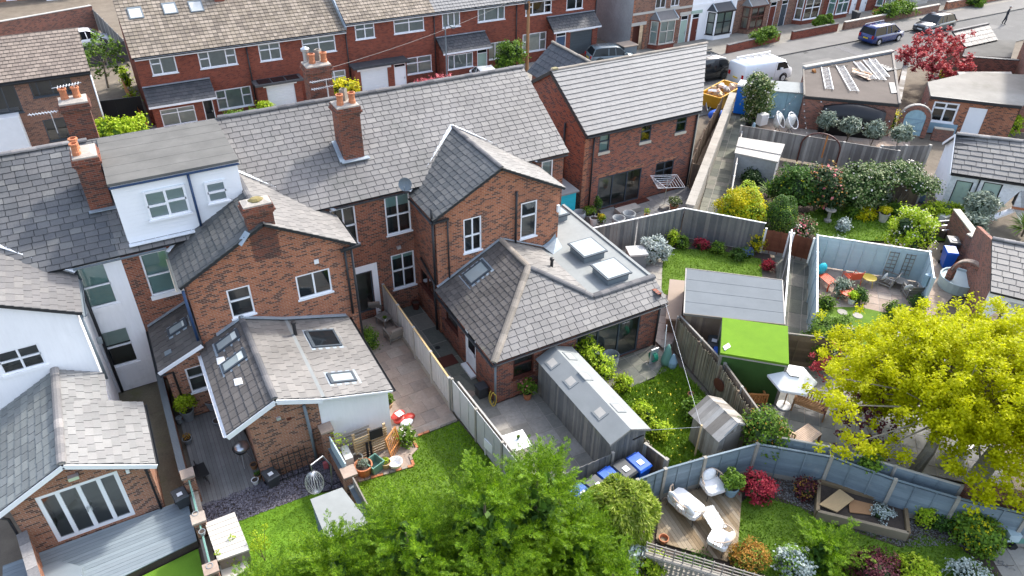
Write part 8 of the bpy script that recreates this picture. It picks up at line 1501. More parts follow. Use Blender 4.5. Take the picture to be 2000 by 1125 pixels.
# ================================================================ left patio
def lounge(label,p,rz,frame,cush,w=.62,group=None,z=0):
    o=thing('garden_armchair',label,'chair',(p.x,p.y,z),rz,group=group); 
    for s in (-1,1):
        m_=MB(); m_.bar((s*w/2,-.35,0),(s*w/2,-.35,.55),.05,.06); m_.bar((s*w/2,.3,0),(s*w/2,.35,.55),.05,.06); m_.bar((s*w/2,-.4,.56),(s*w/2,.4,.56),.07,.035); m_.bar((s*w/2,-.35,.18),(s*w/2,.3,.14),.04,.04); m_.build('side_frame',frame,o,world=False)
    for k in range(6): y=-.34+k*.12; MB().box(-w/2+.03,w/2-.03,y,y+.1,.31-.02*k,.335-.02*k).build('seat_slat',frame,o,world=False)
    for k in range(6): z_=.3+k*.1; MB().bar((-w/2+.03,.27+k*.045,z_),(w/2-.03,.27+k*.045,z_),.025,.085).build('back_slat',frame,o,world=False)
    if cush:
        MB().box(-w/2+.04,w/2-.04,-.36,.26,.34,.44).build('seat_cushion',cush,o,world=False); m_=MB(); m_.box(-w/2+.04,w/2-.04,-.05,.05,0,.5,Matrix.Translation((0,.27,.4))@Matrix.Rotation(R(-22),4,'X')); m_.build('back_cushion',cush,o,world=False)
    return o
lounge('taupe cushioned garden armchair nearest the black-framed door',G(733,608),R(160),'wood_grey','taupe',group='taupe patio armchairs'); lounge('taupe cushioned garden armchair nearer the middle of the patio',G(769,662),R(185),'wood_grey','taupe',group='taupe patio armchairs')
p=G(752,632); o=thing('side_table','small slatted side table between the taupe armchairs','table',(p.x,p.y,0),R(20)); [MB().box(-.3,.3,-.35+k*.12,-.25+k*.12,.4,.43).build('slat','wood_grey',o,world=False) for k in range(6)]; [MB().box(x-.03,x+.03,y-.03,y+.03,0,.4).build('leg','wood_grey',o,world=False) for x in (-.25,.25) for y in (-.3,.3)]
pot('small plant on the patio side table',G(752,625,.45),.07,.12,'white_paint','leaf_mid',.1,.12,80,.04,z0=.43)
pot('round pot of greenery at the corner of the white wall',G(758,795),.22,.25,'wood_pallet','leaf_mid',.25,.4,500); 
p=G(782,822); o=thing('compost_bags','heap of red and white compost bags on the patio','bags',(p.x,p.y,0),R(15))
for k,(x,y,z,mt) in enumerate(((0,0,.1,'red_plastic'),(.1,.25,.12,'red_plastic'),(-.05,.1,.26,'red_plastic'),(.1,-.3,.08,'paper'),(.3,-.15,.1,'red_plastic'))): MB().sphere((x,y,z),.3,10,6,(1,.7,.36)).build('bag',mt,o,world=False,smooth=True)
for k in range(3): MB().box(-.12+.1*k,-.04+.1*k,-.1,.2,.36,.372).build('print','paper',o,world=False)
# pallets and clutter
p=G(735,905); o=thing('pallet','wooden pallet leaning upright against the white wall','pallet',(p.x,p.y,0)); A=Vector((4.55,19.35,0)); 
for k in range(9): MB().bar((4.35,19.3+.0,.1+k*.13),(5.65,19.35,.1+k*.13),.02,.09,up=(0,-.2,1)).build('slat','wood_pallet',o)
for x in (4.4,5.0,5.6): MB().bar((x,19.42,.05),(x,19.5,1.25),.1,.08).build('bearer','wood_pallet',o)
o=thing('pallet','second stained pallet standing behind the first','pallet',(4.2,19.7,0)); [MB().bar((4.0,19.72,.1+k*.15),(5.1,19.75,.1+k*.15),.02,.1).build('slat','wood_old',o) for k in range(8)]
tag(MB().box(4.95,5.45,19.2,19.26,.95,1.4).build('seed_tray','rubber'),'black plastic sheet hung on the pallet','sheet'); [tag(MB().bar((4.75+i*.14,19.1,.02),(4.8+i*.14,19.25,.85),.09,.05).build('plank','rubber'),l,'plank') for i,l in enumerate(('left of two black planks leaning on the pallet','right of two black planks leaning on the pallet'))]
o=thing('folding_chair','folded orange slatted wooden chair beside the pallet','chair',(5.7,18.95,0)); A=Vector((5.55,18.75,.05));B=Vector((6.1,19.2,.05)); up=Vector((-.12,.15,1.0)); [MB().bar(A.lerp(B,k/7),A.lerp(B,k/7)+up*.95,.035,.02).build('slat','wood_orange',o) for k in range(1,7)]; MB().bar(A,A+up,.05,.04).build('leg','wood_orange',o); MB().bar(B,B+up,.05,.04).build('leg','wood_orange',o); MB().bar(A+up*.97,B+up*.97,.05,.05).build('rail','wood_orange',o); MB().bar(A+up*.3,B+up*.3,.05,.05).build('rail','wood_orange',o)
pot('tall grey pot with slender sapling against the white wall',G(670,910),.3,.5,'pot_grey','leaf_lime',.35,1.2,120,.05); pot('cream pot beside the white box',G(698,908),.25,.4,'stone_pale'); pot('large terracotta pot at the lawn corner',G(712,925),.33,.5,'terracotta','leaf_olive',.22,.2,160,.05); pot('small cane pot beside the green tub',G(754,912),.2,.3,'wood_pallet','leaf_lime',.15,.12,100,.05)
p=G(733,918); o=thing('planter_box','square sage green plastic tub','planter',(p.x,p.y,0),R(20)); m_=MB(); m_.v=[(-.2,-.2,0),(.2,-.2,0),(.2,.2,0),(-.2,.2,0),(-.28,-.28,.5),(.28,-.28,.5),(.28,.28,.5),(-.28,.28,.5),(-.24,-.24,.5),(.24,-.24,.5),(.24,.24,.5),(-.24,.24,.5),(-.2,-.2,.15),(.2,-.2,.15),(.2,.2,.15),(-.2,.2,.15)]; m_.f=[(0,1,5,4),(1,2,6,5),(2,3,7,6),(3,0,4,7),(4,5,9,8),(5,6,10,9),(6,7,11,10),(7,4,8,11),(9,13,12,8),(10,14,13,9),(11,15,14,10),(8,12,15,11),(12,13,14,15)]; m_.build('tub','pot_green',o,world=False)
p=G(773,910); tag(MB().lathe((p.x,p.y,0),[(.2,0),(.28,.25),(.25,.25),(.18,.06)],14).build('washing_bowl','white_paint'),'white plastic bowl with toys on the patio edge','bowl'); tag(MB().box(3.85,4.15,18.9,19.6,0,.75).build('appliance','net_curtain'),'white metal box standing by the white wall','box')
o=thing('brick_edging','row of pale bricks edging the mown lawn','edging',(*G2(803,853),0)); E_=GP((893,822),(805,856),(815,876),(801,890),(808,910),(700,941))
for a,b in zip(E_,E_[1:]):
    a=Vector((*a,.02));b=Vector((*b,.02));n=max(1,int((b-a).length/.23)); [MB().bar(a.lerp(b,(k+.05)/n),a.lerp(b,(k+.95)/n),.1,.07).build('brick',random.choice(['terracotta','slab_pink','ridge_buff']),o) for k in range(n)]
# ================================================================ dark deck clutter
pot('big grey pot with yellow-green bay shrub on the dark deck',G(370,818),.27,.5,'pot_grey','leaf_lime',.42,.75,1100,.06); pot('empty grey pot beside the brick wall',G(416,797),.26,.45,'pot_grey'); pot('small grey bowl under the tiled eave',G(427,828),.2,.22,'pot_grey'); pot('small pot with dried plant by the low wall',G(368,865),.18,.26,'pot_grey','leaf_orange',.16,.2,90,.04); pot('grey watering can shaped pot by the bay shrub',G(352,826),.12,.3,'pot_grey',soil=False)
p=G(478,905); o=thing('kettle_barbecue','black kettle barbecue with steel lid on three legs','barbecue',(p.x,p.y,0)); MB().lathe((p.x,p.y,.6),[(.05,0),(.2,.06),(.29,.25),(.29,.28)],14).build('bowl','black_metal',o,smooth=True); MB().lathe((p.x+.04,p.y-.05,.88),[(.29,0),(.26,.12),(.12,.2),(.02,.21)],14).build('lid','steel',o,smooth=True); [MB().tube([(p.x+.1*math.cos(a),p.y+.1*math.sin(a),.65),(p.x+.3*math.cos(a),p.y+.3*math.sin(a),0)],.015,5).build('leg','alu',o) for a in (.3,2.4,4.5)]
o=thing('folding_table','black folded garden furniture leaning on the low wall','furniture',(*G2(395,935),0)); a=G(385,910);b=G(405,960); m_=MB(); m_.bar(a+Vector((0,0,.05)),b+Vector((0,0,.8)),.5,.03); m_.build('table_top','black_metal',o); m_=MB(); [m_.tube([G(378+k*5,900+k*6,.02),G(392+k*6,930+k*5,.75)],.015,5) for k in range(4)]; m_.build('frame','black_metal',o)
o=thing('metal_grille','black metal bed-frame grille leaning on the brick gable','grille',(1.9,19.85,0)); [MB().tube([(1.45+k*.2,19.65,.0),(1.45+k*.2,19.93,1.15)],.016,5).build('bar','black_metal',o) for k in range(7)]; [MB().tube([(1.42,19.65+.25*z,z),(2.7,19.65+.25*z,z)],.018,5).build('rail','black_metal',o) for z in (.1,.55,1.0)]
for q,lb in (((505,935),'brown pot at the deck edge'),((497,915),'wooden trough planter at the brick corner'),((500,945),'white flower pot on the deck step')): pot(lb,G(*q),.13,.24,'white_paint' if 'white' in lb else 'wood_teak','leaf_green' if 'brown' in lb else None,.12,.12,60,.04)
p=G(618,985); o=thing('hanging_chair','white wire hanging egg chair on a curved steel stand','chair',(p.x,p.y,0)); A=Vector((p.x,p.y,0)); MB().tube([A+Vector((.75,.55,0)),A+Vector((.85,.6,1.0)),A+Vector((.6,.45,1.75)),A+Vector((.1,.1,1.9))],.03,7).build('stand','steel',o); MB().tube([A+Vector((.1,.1,1.9)),A+Vector((.1,.1,1.6))],.012,5).build('chain','steel',o)
for k in range(9): t=math.pi*k/9; MB().tube([A+Vector((.1+math.cos(t)*.32*math.sin(f),.1+math.sin(t)*.32*math.sin(f),1.0+.5*math.cos(f))) for f in [math.pi*2*j/16 for j in range(17)]],.007,4).build('wire','alu',o)
m_=MB(); [m_.tube([A+Vector((.75,.55,.02)),A+Vector((.75+math.cos(a)*.6,.55+math.sin(a)*.6,.02))],.03,5) for a in (0,2.1,4.2)]; m_.build('foot','black_metal',o)
tag(MB().box(*(lambda q:(q.x-.08,q.x+.08,q.y-.05,q.y+.05))(G(637,915)),.0,.35).build('toy','petal_pink'),'pink toy by the corner pier','toy')
# pots on the railing
for q,lb in (((384,1010),'grey railing pot near the top of the pier wall'),((397,1045),'grey railing pot in the middle of the pier wall'),((412,1112),'grey railing pot at the bottom of the pier wall')): pot(lb,G(*q,1.25),.1,.16,'pot_grey',z0=1.29)
o=thing('deck_step','grey hexagonal deck step at the bottom of the picture','step',(*G2(120,1110),.28)); MB().prism(GP((75,1112),(115,1095),(160,1106),(160,1140),(80,1150),z=.5),.28,.5).build('step','deck_grey',o)
gw=gwall('short rusty orange brick wall at the bottom left corner',[G2(42,1040,1.5),G2(70,1135,1.5)],1.45,.22,'brick_orange','ridge_grey')
# ================================================================ C patio and path
p=G(1000,868); o=thing('garden_table','white square garden table on the slab patio','table',(p.x,p.y,0),R(-5)); T=[G(x,y,.74) for x,y in ((975,853),(1012,842),(1040,868),(1000,884))]; c=sum(T,Vector())/4; o.location=(c.x,c.y,0); MB().box(-.5,.5,-.45,.45,.7,.74).build('top','white_paint',o,world=False); [MB().box(x-.03,x+.03,y-.03,y+.03,0,.7).build('leg','white_paint',o,world=False) for x in (-.42,.42) for y in (-.37,.37)]
pot('tiny plant on the white garden table',Vector((c.x+.15,c.y+.05,0)),.06,.1,'pot_green','leaf_mid',.07,.08,60,.03,z0=.74); q=Vector((c.x-.75,c.y+.35,0)); o=thing('garden_chair','white plastic chair tucked beside the white table','chair',(q.x,q.y,0),R(100)); MB().box(-.25,.25,-.25,.25,.4,.44).build('seat','white_paint',o,world=False); MB().box(-.25,.25,.22,.27,.44,.9).build('backrest','white_paint',o,world=False); [MB().box(x-.025,x+.025,y-.025,y+.025,0,.4).build('leg','white_paint',o,world=False) for x in (-.22,.22) for y in (-.22,.22)]
pot('terracotta pot with flowering shrub against the brick extension',G(1030,778),.2,.35,'terracotta','leaf_mid',.38,.55,700,.06,extra=('petal_pink',40,.06)); o=thing('recycling_box','dark blue-grey lidded box beside the brick wall','box',(*G2(939,752),0)); MB().box(9.95,10.35,20.1,20.5,0,.5).build('body','bin_grey',o); MB().box(9.92,10.38,20.07,20.53,.5,.56).build('lid','bin_grey',o)
pot('square terracotta planter in the corner of the path',Vector((10.1,27.2,0)),.2,.4,'brown_frame',soil=True)
tag(MB().box(9.35,10.2,22.6,23.3,.012,.03).build('door_mat','brown_frame'),'brown door mat on the side path','mat'); o=thing('garden_hose','coiled yellow hose hanging on the corner downpipe','hose',(10.2,19.4,0)); MB().tube([Vector((10.25+.12*math.sin(t),19.35+.02*t,.45+.35*math.cos(t))) for t in [k*.5 for k in range(26)]],.02,5).build('coil','yellow',o); tag(MB().lathe((9.8,24.0,.0),[(.12,.012),(.12,.02)],12).build('drain_cover','black_metal'),'round drain cover on the side path','drain'); tag(MB().lathe((9.75,20.6,.0),[(.22,.012),(.22,.022)],14).build('manhole_cover','slab_pink'),'round manhole cover beside the brick extension','manhole')
# rear patio
o=thing('rattan_chairs','stack of round grey rattan chairs beside the lime hedge','chair',(*G2(1190,722),0)); p=G(1190,722); [MB().lathe((p.x,p.y,.3+k*.14),[(.33,0),(.36,.3),(.34,.3),(.3,.03)],14).build('seat_shell','pot_grey',o) for k in range(3)]; [MB().tube([(p.x+.28*math.cos(a),p.y+.28*math.sin(a),.35),(p.x+.32*math.cos(a),p.y+.32*math.sin(a),0)],.015,5).build('leg','alu',o) for a in (.5,2,3.6,5.1)]
o=thing('hose_reel','green garden hose reel on a metal stand','hose reel',(*G2(1275,708),0)); p=G(1275,708); m_=MB(); [m_.tube([p+Vector((.02*k-.1,.22*math.cos(t),.35+.22*math.sin(t))) for t in [j*math.pi/6 for j in range(13)]],.025,5) for k in range(9)]; m_.build('hose','green_hose',o); MB().box(p.x-.2,p.x+.2,p.y-.03,p.y+.03,0,.8).build('stand','alu',o)
o=thing('closed_parasol','folded teal parasol lying against the reed fence','parasol',(*G2(1300,712),0)); p=G(1300,712); MB().lathe((p.x,p.y,0),[(.2,0),(.26,.3),(.1,1.0),(.03,1.15)],10).build('canopy','pot_green',o,smooth=True); MB().tube([(p.x-.05,p.y+.1,0),(p.x-.1,p.y+.25,2.1)],.02,6).build('pole','white_paint',o); p2=G(1312,716); MB().lathe((p2.x,p2.y,0),[(.2,0),(.22,.3),(.05,.7)],8).build('cover','paint_bluegrey',o)
o=thing('washing_line','washing line strung from the extension to a wooden post','washing line',(*G2(1357,885),0)); p=G(1357,890); MB().tube([p,p+Vector((.05,.05,1.6))],.04,6).build('post','wood_pallet',o); MB().tube([p+Vector((.05,.05,1.5)),Vector((18.7,19.3,2.5))],.006,4).build('line','paper',o); MB().tube([p+Vector((.05,.05,1.5)),Vector((13.9,14.3,1.6))],.005,4).build('line','paper',o)
pot('small terracotta pot in the long grass',G(1348,775),.13,.2,'terracotta'); o=thing('wall_ornament','round rusty disc hanging on the reed screen','ornament',(18.6,15.3,0)); m_=MB(); m_.lathe((0,0,0),[(.3,0),(.3,.03)],16); M=Matrix.Translation((18.58,15.35,1.0))@Matrix.Rotation(R(-90),4,'Y'); m_.v=[tuple(M@Vector(q)) for q in m_.v]; m_.build('disc','brown_frame',o)
n=100; 
cc=np.stack([RNG.uniform(14,18,n),RNG.uniform(12.9,17.5,n),RNG.uniform(.1,.18,n)],1); me=rawmesh('dandelions',leafquads(cc,np.tile([0,0,1.],(n,1))+_unit3(n)*.3,.06,1).reshape(-1,3),4); me.materials.append(MATS['petal_yellow']); ob=bpy.data.objects.new('dandelions',me); COL.objects.link(ob); ob['kind']='stuff'; ob['label']='scattered yellow dandelion flowers in the long grass'; ob['category']='flowers'
# ================================================================ terrace patio furniture
p=G(1530,793); o=thing('parasol','open white hexagonal parasol on a round white base','parasol',(p.x,p.y,0)); MB().lathe((p.x,p.y,0),[(.3,0),(.3,.06),(.05,.1)],18).build('base','white_paint',o); MB().tube([(p.x,p.y,0),(p.x,p.y,1.95)],.025,7).build('pole','wood_teak',o); c=Vector((p.x,p.y,0))
rim=[c+Vector((math.cos(t)*.98,math.sin(t)*.98,1.55)) for t in [k*math.pi/3+.3 for k in range(6)]]; mid=[c+Vector((math.cos(t)*.35,math.sin(t)*.35,1.88)) for t in [k*math.pi/3+.3 for k in range(6)]]
for k in range(6): MB().quad(rim[k],rim[(k+1)%6],mid[(k+1)%6],mid[k]).quad(rim[k],rim[(k+1)%6],rim[(k+1)%6]-Vector((0,0,.1)),rim[k]-Vector((0,0,.1))).build('canopy_panel','white_fabric',o)
t_=[q+Vector((0,0,.05)) for q in mid]; m_=MB(); [m_.quad(t_[k],t_[(k+1)%6],c+Vector((0,0,2.02))) for k in range(6)]; m_.build('vent_cap','white_fabric',o)
def bench(label,p,rz,L,mat,arms=True,name='garden_bench',back=True,cat='bench'):
    o=thing(name,label,cat,(p.x,p.y,0),rz); [MB().box(-L/2,L/2,-.28+k*.1,-.2+k*.1,.42,.45).build('seat_slat',mat,o,world=False) for k in range(6)]
    for s in (-1,1):
        MB().box(s*L/2-.03,s*L/2+.03,-.3,-.24,0,.64 if arms else .42).build('leg',mat,o,world=False); MB().box(s*L/2-.03,s*L/2+.03,.26,.32,0,.92 if back else .42).build('leg',mat,o,world=False)
        if arms: MB().box(s*L/2-.04,s*L/2+.04,-.34,.3,.64,.68).build('armrest',mat,o,world=False)
    if back: MB().box(-L/2,L/2,.27,.31,.86,.93).build('top_rail',mat,o,world=False); n=int(L/.12); [MB().box(-L/2+.08+k*(L-.16)/n,-L/2+.13+k*(L-.16)/n,.28,.3,.46,.86).build('back_slat',mat,o,world=False) for k in range(n+1)]
    return o
bench('brown slatted wooden bench on the grey slabs',G(1578,805),R(-60),1.25,'wood_teak'); bench('wooden chair half hidden behind the reed fence',G(1470,792),R(150),.75,'wood_orange',cat='chair',name='garden_chair'); bench('pale wooden chair behind the shed shrub',G(1535,865),R(110),.6,'wood_pallet',cat='chair',name='garden_chair')
T=[G(x,y,.72) for x,y in ((1540,852),(1578,827),(1606,848),(1570,875))]; c=sum(T,Vector())/4; o=thing('garden_table','pale pinkish slatted wooden table on the grey slabs','table',(c.x,c.y,0)); a=T[0];b=T[1];e=T[3]
n=11
for k in range(n): MB().bar(a.lerp(e,(k+.5)/n),b.lerp(T[2],(k+.5)/n),(e-a).length/n-.012,.03).build('slat','wood_pink',o)
[MB().bar(Vector((q.x,q.y,0)).lerp(Vector((c.x,c.y,0)),.1),q.lerp(c,.1)-Vector((0,0,.02)),.06,.06).build('leg','wood_teak',o) for q in T]
o=thing('garden_bench','tall slatted bench frame stored beside the table','bench',(*G2(1590,873),0))if 0 else None
# ================================================================ corner deck lounge set
def eggsofa(label,p,rz,w,d,group='white cushioned wicker lounge set',name='wicker_sofa',cat='sofa',z=.1):
    o=thing(name,label,cat,(p.x,p.y,z),rz,group=group); N=15
    arc=lambda k,r,zz:(math.cos(math.pi*k/(N-1))*w/2*r,math.sin(math.pi*k/(N-1))*d*.62*r-.1,zz)
    MB().tube([arc(k,1.08,.72+.12*math.sin(math.pi*k/(N-1))) for k in range(N)],.025,6).build('top_rail','rattan',o,world=False)
    for k in range(N): MB().tube([arc(k,.9,.32),arc(k,1.08,.72+.12*math.sin(math.pi*k/(N-1)))],.012,4).build('spindle','rattan',o,world=False)
    MB().tube([arc(k,.9,.32) for k in range(N)]+[(w/2*.9,-d*.45,.32)],.02,6).build('base_rail','rattan',o,world=False)
    m_=MB(); pts=[(math.cos(t)*w*.5,math.sin(t)*d*.5) for t in [j*math.pi/10 for j in range(20)]]; pts=[(max(-w*.46,min(w*.46,x*1.2)),max(-d*.5,min(d*.42,y*1.15-.02))) for x,y in pts]; m_.prism(pts,.34,.5); m_.build('seat_cushion','white_fabric',o,world=False)
    for k in range(max(1,int(w/.6))): 
        n=max(1,int(w/.6)); x=-w/2+w*(k+.5)/n; m_=MB(); m_.sphere((0,0,0),.3,10,6,(w/n*1.3,.38,.85)); M=Matrix.Translation((x,d*.34,.68))@Matrix.Rotation(R(-14),4,'X'); m_.v=[tuple(M@Vector(q)) for q in m_.v]; m_.build('back_cushion','white_fabric',o,world=False,smooth=True)
    [MB().tube([(x,y,.32),(x*1.1,y*1.1,0)],.012,5).build('leg','black_metal',o,world=False) for x in (-w*.4,w*.4) for y in (-d*.35,d*.3)]
eggsofa('white cushioned two-seat wicker sofa on the brown deck',G(1335,1003),R(100),1.35,.85); eggsofa('white cushioned wicker armchair by the blue-grey fence',G(1386,965),R(-8),.8,.8,name='wicker_chair',cat='chair'); eggsofa('white cushioned wicker armchair at the lower end of the deck',G(1402,1072),R(205),.8,.75,name='wicker_chair',cat='chair')
p=G(1388,1028); o=thing('coffee_table','pale slatted wicker coffee table on the brown deck','table',(p.x,p.y,.1),R(-12)); [MB().box(-.28+k*.07,-.225+k*.07,-.48,.48,.36,.385).build('slat','net_curtain',o,world=False) for k in range(8)]; [MB().box(-.3,.3,y-.02,y+.02,.34,.36).build('rail','net_curtain',o,world=False) for y in (-.44,-.15,.15,.44)]; [MB().tube([(x,y,.35),(x,y,0)],.012,5).build('leg','black_metal',o,world=False) for x in (-.25,.25) for y in (-.42,.42)]
pot('blue-grey pot with leafy green shrub at the deck corner',G(1425,968),.26,.42,'paint_bluegrey','leaf_mid',.42,.6,1500,.065,z0=.1)
tag(MB().lathe(tuple(G(1295,1058,.0)),[(.14,.0),(.18,.22),(.15,.22),(.12,.05)],12).build('plant_pot','terracotta'),'terracotta pot on the pierced wall corner','plant pot')
# raised bed
RB=GP((1595,952),(1762,1002),(1768,1055),(1592,1012)); o=thing('raised_bed','timber sleeper raised bed with boards lying in it','raised bed',(*RB[0],0))
for a,b in zip(RB,RB[1:]+RB[:1]): MB().bar((*a,.2),(*b,.2),.12,.42).build('sleeper','deck_brown',o)
MB().prism([(Vector(p).lerp(sum((Vector(q) for q in RB),Vector((0,0)))/4,.05)) for p in RB],.0,.28).build('soil','soil',o)
tag(MB().prism(GP((1600,985),(1640,955),(1668,975),(1635,1000),z=.45),.42,.46).build('board','wood_pallet'),'tan plywood sheet lying on the raised bed','board'); tag(MB().prism(GP((1658,985),(1665,975),(1705,985),(1705,1005),(1660,1000),z=.36),.32,.36).build('board','wood_teak'),'smaller brown board lying in the raised bed','board'); bush('silvery rosemary sprawling in the raised bed',G(1722,1000,.3),.35,.55,'leaf_silver',700,.05,stem=False,blobs=[(tuple(G(1722,1000,.4)),(.38,.35,.2))])
# ride-on toy
p=G(1985,1060); o=thing('toy_tractor','teal toy tractor with black wheels and grey seat at the right edge','toy',(p.x,p.y,0),R(150)); MB().box(-.5,.35,-.18,.18,.2,.45).build('body','pot_green',o,world=False); MB().box(-.2,.15,-.16,.16,.45,.6).build('seat','pot_grey',o,world=False); MB().box(.2,.6,-.25,.25,.35,.7).build('front_loader','fence_duck',o,world=False)
for x,y,r in ((-.35,.28,.18),(-.35,-.28,.18),(.3,.25,.13),(.3,-.25,.13)): m_=MB(); m_.lathe((0,0,0),[(r*.5,-.05),(r,-.06),(r,.06),(r*.5,.05)],14); M=Matrix.Translation((x,y,r))@Matrix.Rotation(R(90),4,'X'); m_.v=[tuple(M@Vector(q)) for q in m_.v]; m_.build('wheel','rubber',o,world=False)
p=G(1945,1035); tag(MB().lathe((p.x,p.y,0),[(.16,0),(.2,.25),(.17,.25),(.14,.05)],12).build('toy_bucket','red_plastic'),'red toy bucket beside the rounded shrub','bucket'); p=G(1968,1050); tag(MB().lathe((p.x,p.y,0),[(.3,0),(.36,.3),(.3,.3),(.27,.06)],14).build('garden_tub','bin_grey'),'dark round tub beside the toy tractor','tub')
# ================================================================ blue fence patio furniture
lounge('weathered wooden armchair with patterned cushion nearer the orange seats',G(1730,555),R(200),'wood_old',None,.7,group='weathered armchairs'); lounge('weathered wooden armchair with patterned cushion nearer the trellis end',G(1778,577),R(150),'wood_old',None,.7,group='weathered armchairs')
def cushion(label,p,rz): 
    o=tag(MB().sphere((0,0,0),.24,10,6,(1,.35,1)).build('cushion','net_curtain',smooth=True),label,'cushion','patterned cushions'); o.location=p; o.rotation_euler=(R(-20),0,rz); m_=MB(); [m_.box(-.2+i*.1,-.16+i*.1,-.11,-.082,-.2+j*.1,-.16+j*.1) for i in range(5) for j in range(5) if (i+j)%2]; q=m_.build('pattern','black_metal',o,world=False); q['kind']='stuff'
cushion('patterned cushion on the armchair nearer the orange seats',G(1728,540,.55),R(200)); cushion('patterned cushion on the armchair nearer the trellis',G(1775,562,.55),R(150))
def metalchair(label,p,rz,mat): 
    o=thing('garden_chair',label,'chair',(p.x,p.y,0),rz); [MB().box(-.3,.3,-.3+k*.12,-.2+k*.12,.38,.4).build('seat_slat',mat,o,world=False) for k in range(5)]; [MB().bar((-.3,.3+k*.03,.42+k*.1),(.3,.3+k*.03,.42+k*.1),.02,.085).build('back_slat',mat,o,world=False) for k in range(5)]
    for s in (-1,1): MB().tube([(s*.32,-.35,0),(s*.32,-.3,.55),(s*.32,.35,.6),(s*.32,.42,.95)],.018,6).build('side_frame',mat,o,world=False); MB().tube([(s*.32,.3,.6),(s*.32,.4,0)],.018,6).build('leg',mat,o,world=False)
metalchair('orange-red metal slatted armchair by the blue fence',G(1660,552),R(160),'orange_red')
def rtable(label,p,r,h,mat,name='side_table'): o=thing(name,label,'table',(p.x,p.y,0)); MB().lathe((p.x,p.y,h),[(r,-.03),(r,0),(r*.9,.005)],18).build('top',mat,o); [MB().tube([(p.x+r*.6*math.cos(a),p.y+r*.6*math.sin(a),h-.03),(p.x+r*.95*math.cos(a),p.y+r*.95*math.sin(a),0)],.016,5).build('leg',mat,o) for a in (.4,2.5,4.6)]
rtable('round coral-red metal table in front of the orange chair',G(1652,585),.42,.5,'orange_red'); rtable('round yellow metal side table between the chairs',G(1693,557),.36,.5,'yellow'); bench('orange slatted bench seat at the left of the blue fence patio',G(1613,558),R(80),.9,'orange_red',arms=False,back=False)
tag(MB().sphere(tuple(G(1605,525,.7)),.35,10,6,(1,.5,1)).build('cushion','teal_bright',smooth=True),'bright teal cushion on the orange bench','cushion'); pot('white pot with bright green ball plant on the pink slabs',G(1662,592),.2,.3,'white_paint','leaf_lime',.28,.35,700,.05); rtable('weathered wooden corner table between the armchairs',G(1755,560),.35,.4,'wood_old'); o=thing('patio_heater','teal patio heater mounted on the end panel','heater',(32.6,16.1,0)); MB().box(32.45,32.75,15.95,16.2,1.0,1.6).build('body','paint_bluegrey',o)
for q,lb in (((1645,610),'left stepping stone in the small lawn'),((1675,617),'middle stepping stone in the small lawn'),((1660,640),'right stepping stone in the small lawn')): p=G(*q); tag(MB().lathe((p.x,p.y,.0),[(.25,.012),(.24,.035)],12).build('stepping_stone','slab_pale'),lb,'stone','stepping stones')
p=G(1868,560); tag(MB().lathe((p.x,p.y,0),[(.9,0),(.95,.6),(.88,.6),(.85,.5),(.02,.5)],22).build('paddling_pool','fence_duck'),'round blue-green pool behind the brick arch','pool')
# ================================================================ camellia garden bits
p=G(1616,432); o=thing('bird_bath','grey stone bird bath at the edge of the shady lawn','bird bath',(p.x,p.y,0)); MB().lathe((p.x,p.y,0),[(.22,0),(.22,.1),(.1,.18),(.09,.6),(.3,.72),(.32,.78),(.26,.78),(.05,.72)],12).build('pedestal','concrete',o)
pot('stone urn with yellow plant beside the shady lawn',G(1723,432),.3,.55,'stone_pale','leaf_yellow',.35,.35,400,.08); pot('terracotta pot under the camellias',G(1670,410),.25,.35,'terracotta')
o=thing('garden_arch','rusty hooped metal arch standing behind the camellias','arch',(*G2(1600,330),0)); A=G(1556,315,0);B=G(1630,330,0); MB().tube([A.lerp(B,.5+.5*math.cos(t))+Vector((0,0,1.3+.95*math.sin(t))) for t in [math.pi*k/12 for k in range(13)]],.05,6).build('hoop','brown_frame',o); MB().tube([A+Vector((0,0,0)),A+Vector((0,0,1.3))],.05,6).build('upright','brown_frame',o); MB().tube([B,B+Vector((0,0,1.3))],.05,6).build('upright','brown_frame',o); q=A.lerp(B,.6); MB().tube([q+Vector((0,0,.6)),q+Vector((0,0,2.2))],.05,6).build('strut','wood_orange',o)
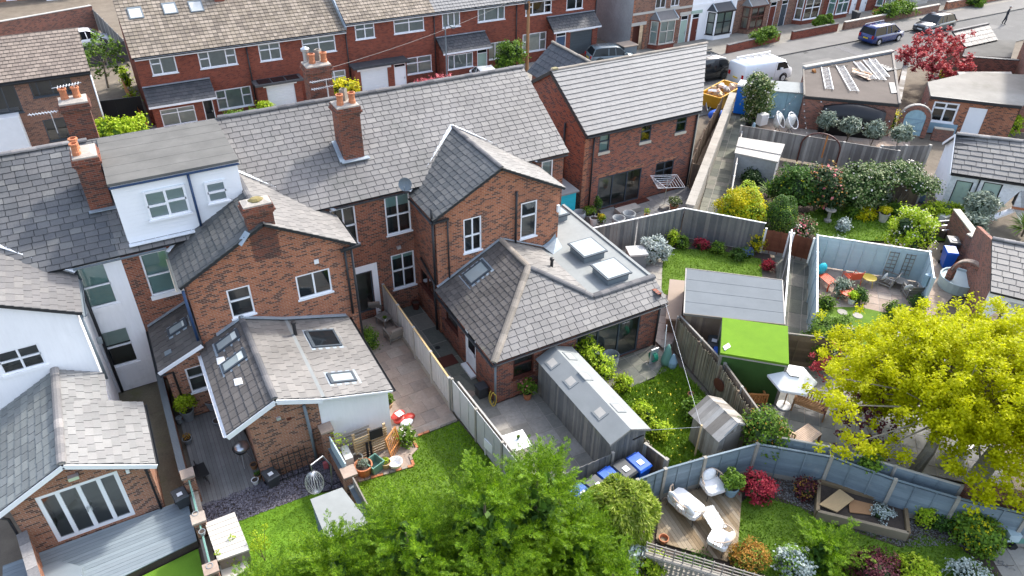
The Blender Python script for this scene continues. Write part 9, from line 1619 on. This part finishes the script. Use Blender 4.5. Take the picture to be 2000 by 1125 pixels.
bench('dark slatted bench against the grey board fence',G(1745,330),R(-38),1.9,'tile_dark'); o=thing('metal_planter','galvanised planter frames beside the brick garden wall','planter',(*G2(1835,470),0)); p=G(1838,455); [MB().bar((p.x-.8,p.y+.5*k-.4,.6),(p.x+.7,p.y+.5*k-.9,.6),.06,.05).build('rail','alu',o) for k in range(3)]; MB().box(p.x-.5,p.x+.5,p.y-.5,p.y+.5,0,.45).build('bed','soil',o)
tag(MB().box(*(lambda q:(q.x-.3,q.x+.3,q.y-.25,q.y+.25))(G(1838,440)),.4,.7).build('crate','net_curtain'),'white crate on the vegetable bed','crate')
p=G(1798,395); tag(MB().lathe((p.x,p.y,0),[(.16,0),(.22,.15),(.1,.9),(.04,1.3)],8).build('water_butt','door_teal'),'dark blue folded parasol beside the lime hedge','parasol'); p=G(1465,278); tag(MB().sphere((p.x,p.y,1.2),.2,8,5,(.6,.6,1.6)).build('ornament','paint_bluegrey'),'blue ornament on the grey board fence','ornament')
p=G(1397,232); tag(MB().sphere((p.x,p.y,.35),.6,10,6,(1.2,.8,.6)).build('tarpaulin','bin_blue',smooth=True),'crumpled blue tarpaulin behind the brown fence','tarpaulin')
tag(MB().box(*(lambda q:(q.x-1.2,q.x+1.2,q.y-.15,q.y+.15))(G(1950,437)),.6,.75).build('trough','white_paint'),'long white trough in front of the cottage','trough'); o=thing('garden_bench','white painted chair outside the cottage','chair',(*G2(1893,405),0)) if 0 else None
p=G(1893,408); o=thing('garden_chair','pale blue painted chair beside the cottage door','chair',(p.x,p.y,0),R(-40)); MB().box(-.25,.25,-.25,.25,.4,.45).build('seat','fence_duck',o,world=False); MB().box(-.25,.25,.22,.27,.45,1.0).build('backrest','fence_duck',o,world=False); [MB().box(x-.03,x+.03,y-.03,y+.03,0,.4).build('leg','fence_duck',o,world=False) for x in (-.22,.22) for y in (-.22,.22)]
p=G(1235,118); o=thing('bin_store','grey slatted box beside the grey rendered side wall','bin store',(42.0,53.6,0)); MB().box(41.2,42.6,53.0,54.2,0,1.2).build('body','pipe_grey',o); MB().box(41.1,42.7,52.9,54.3,1.2,1.28).build('lid','taupe',o)
# ---- end
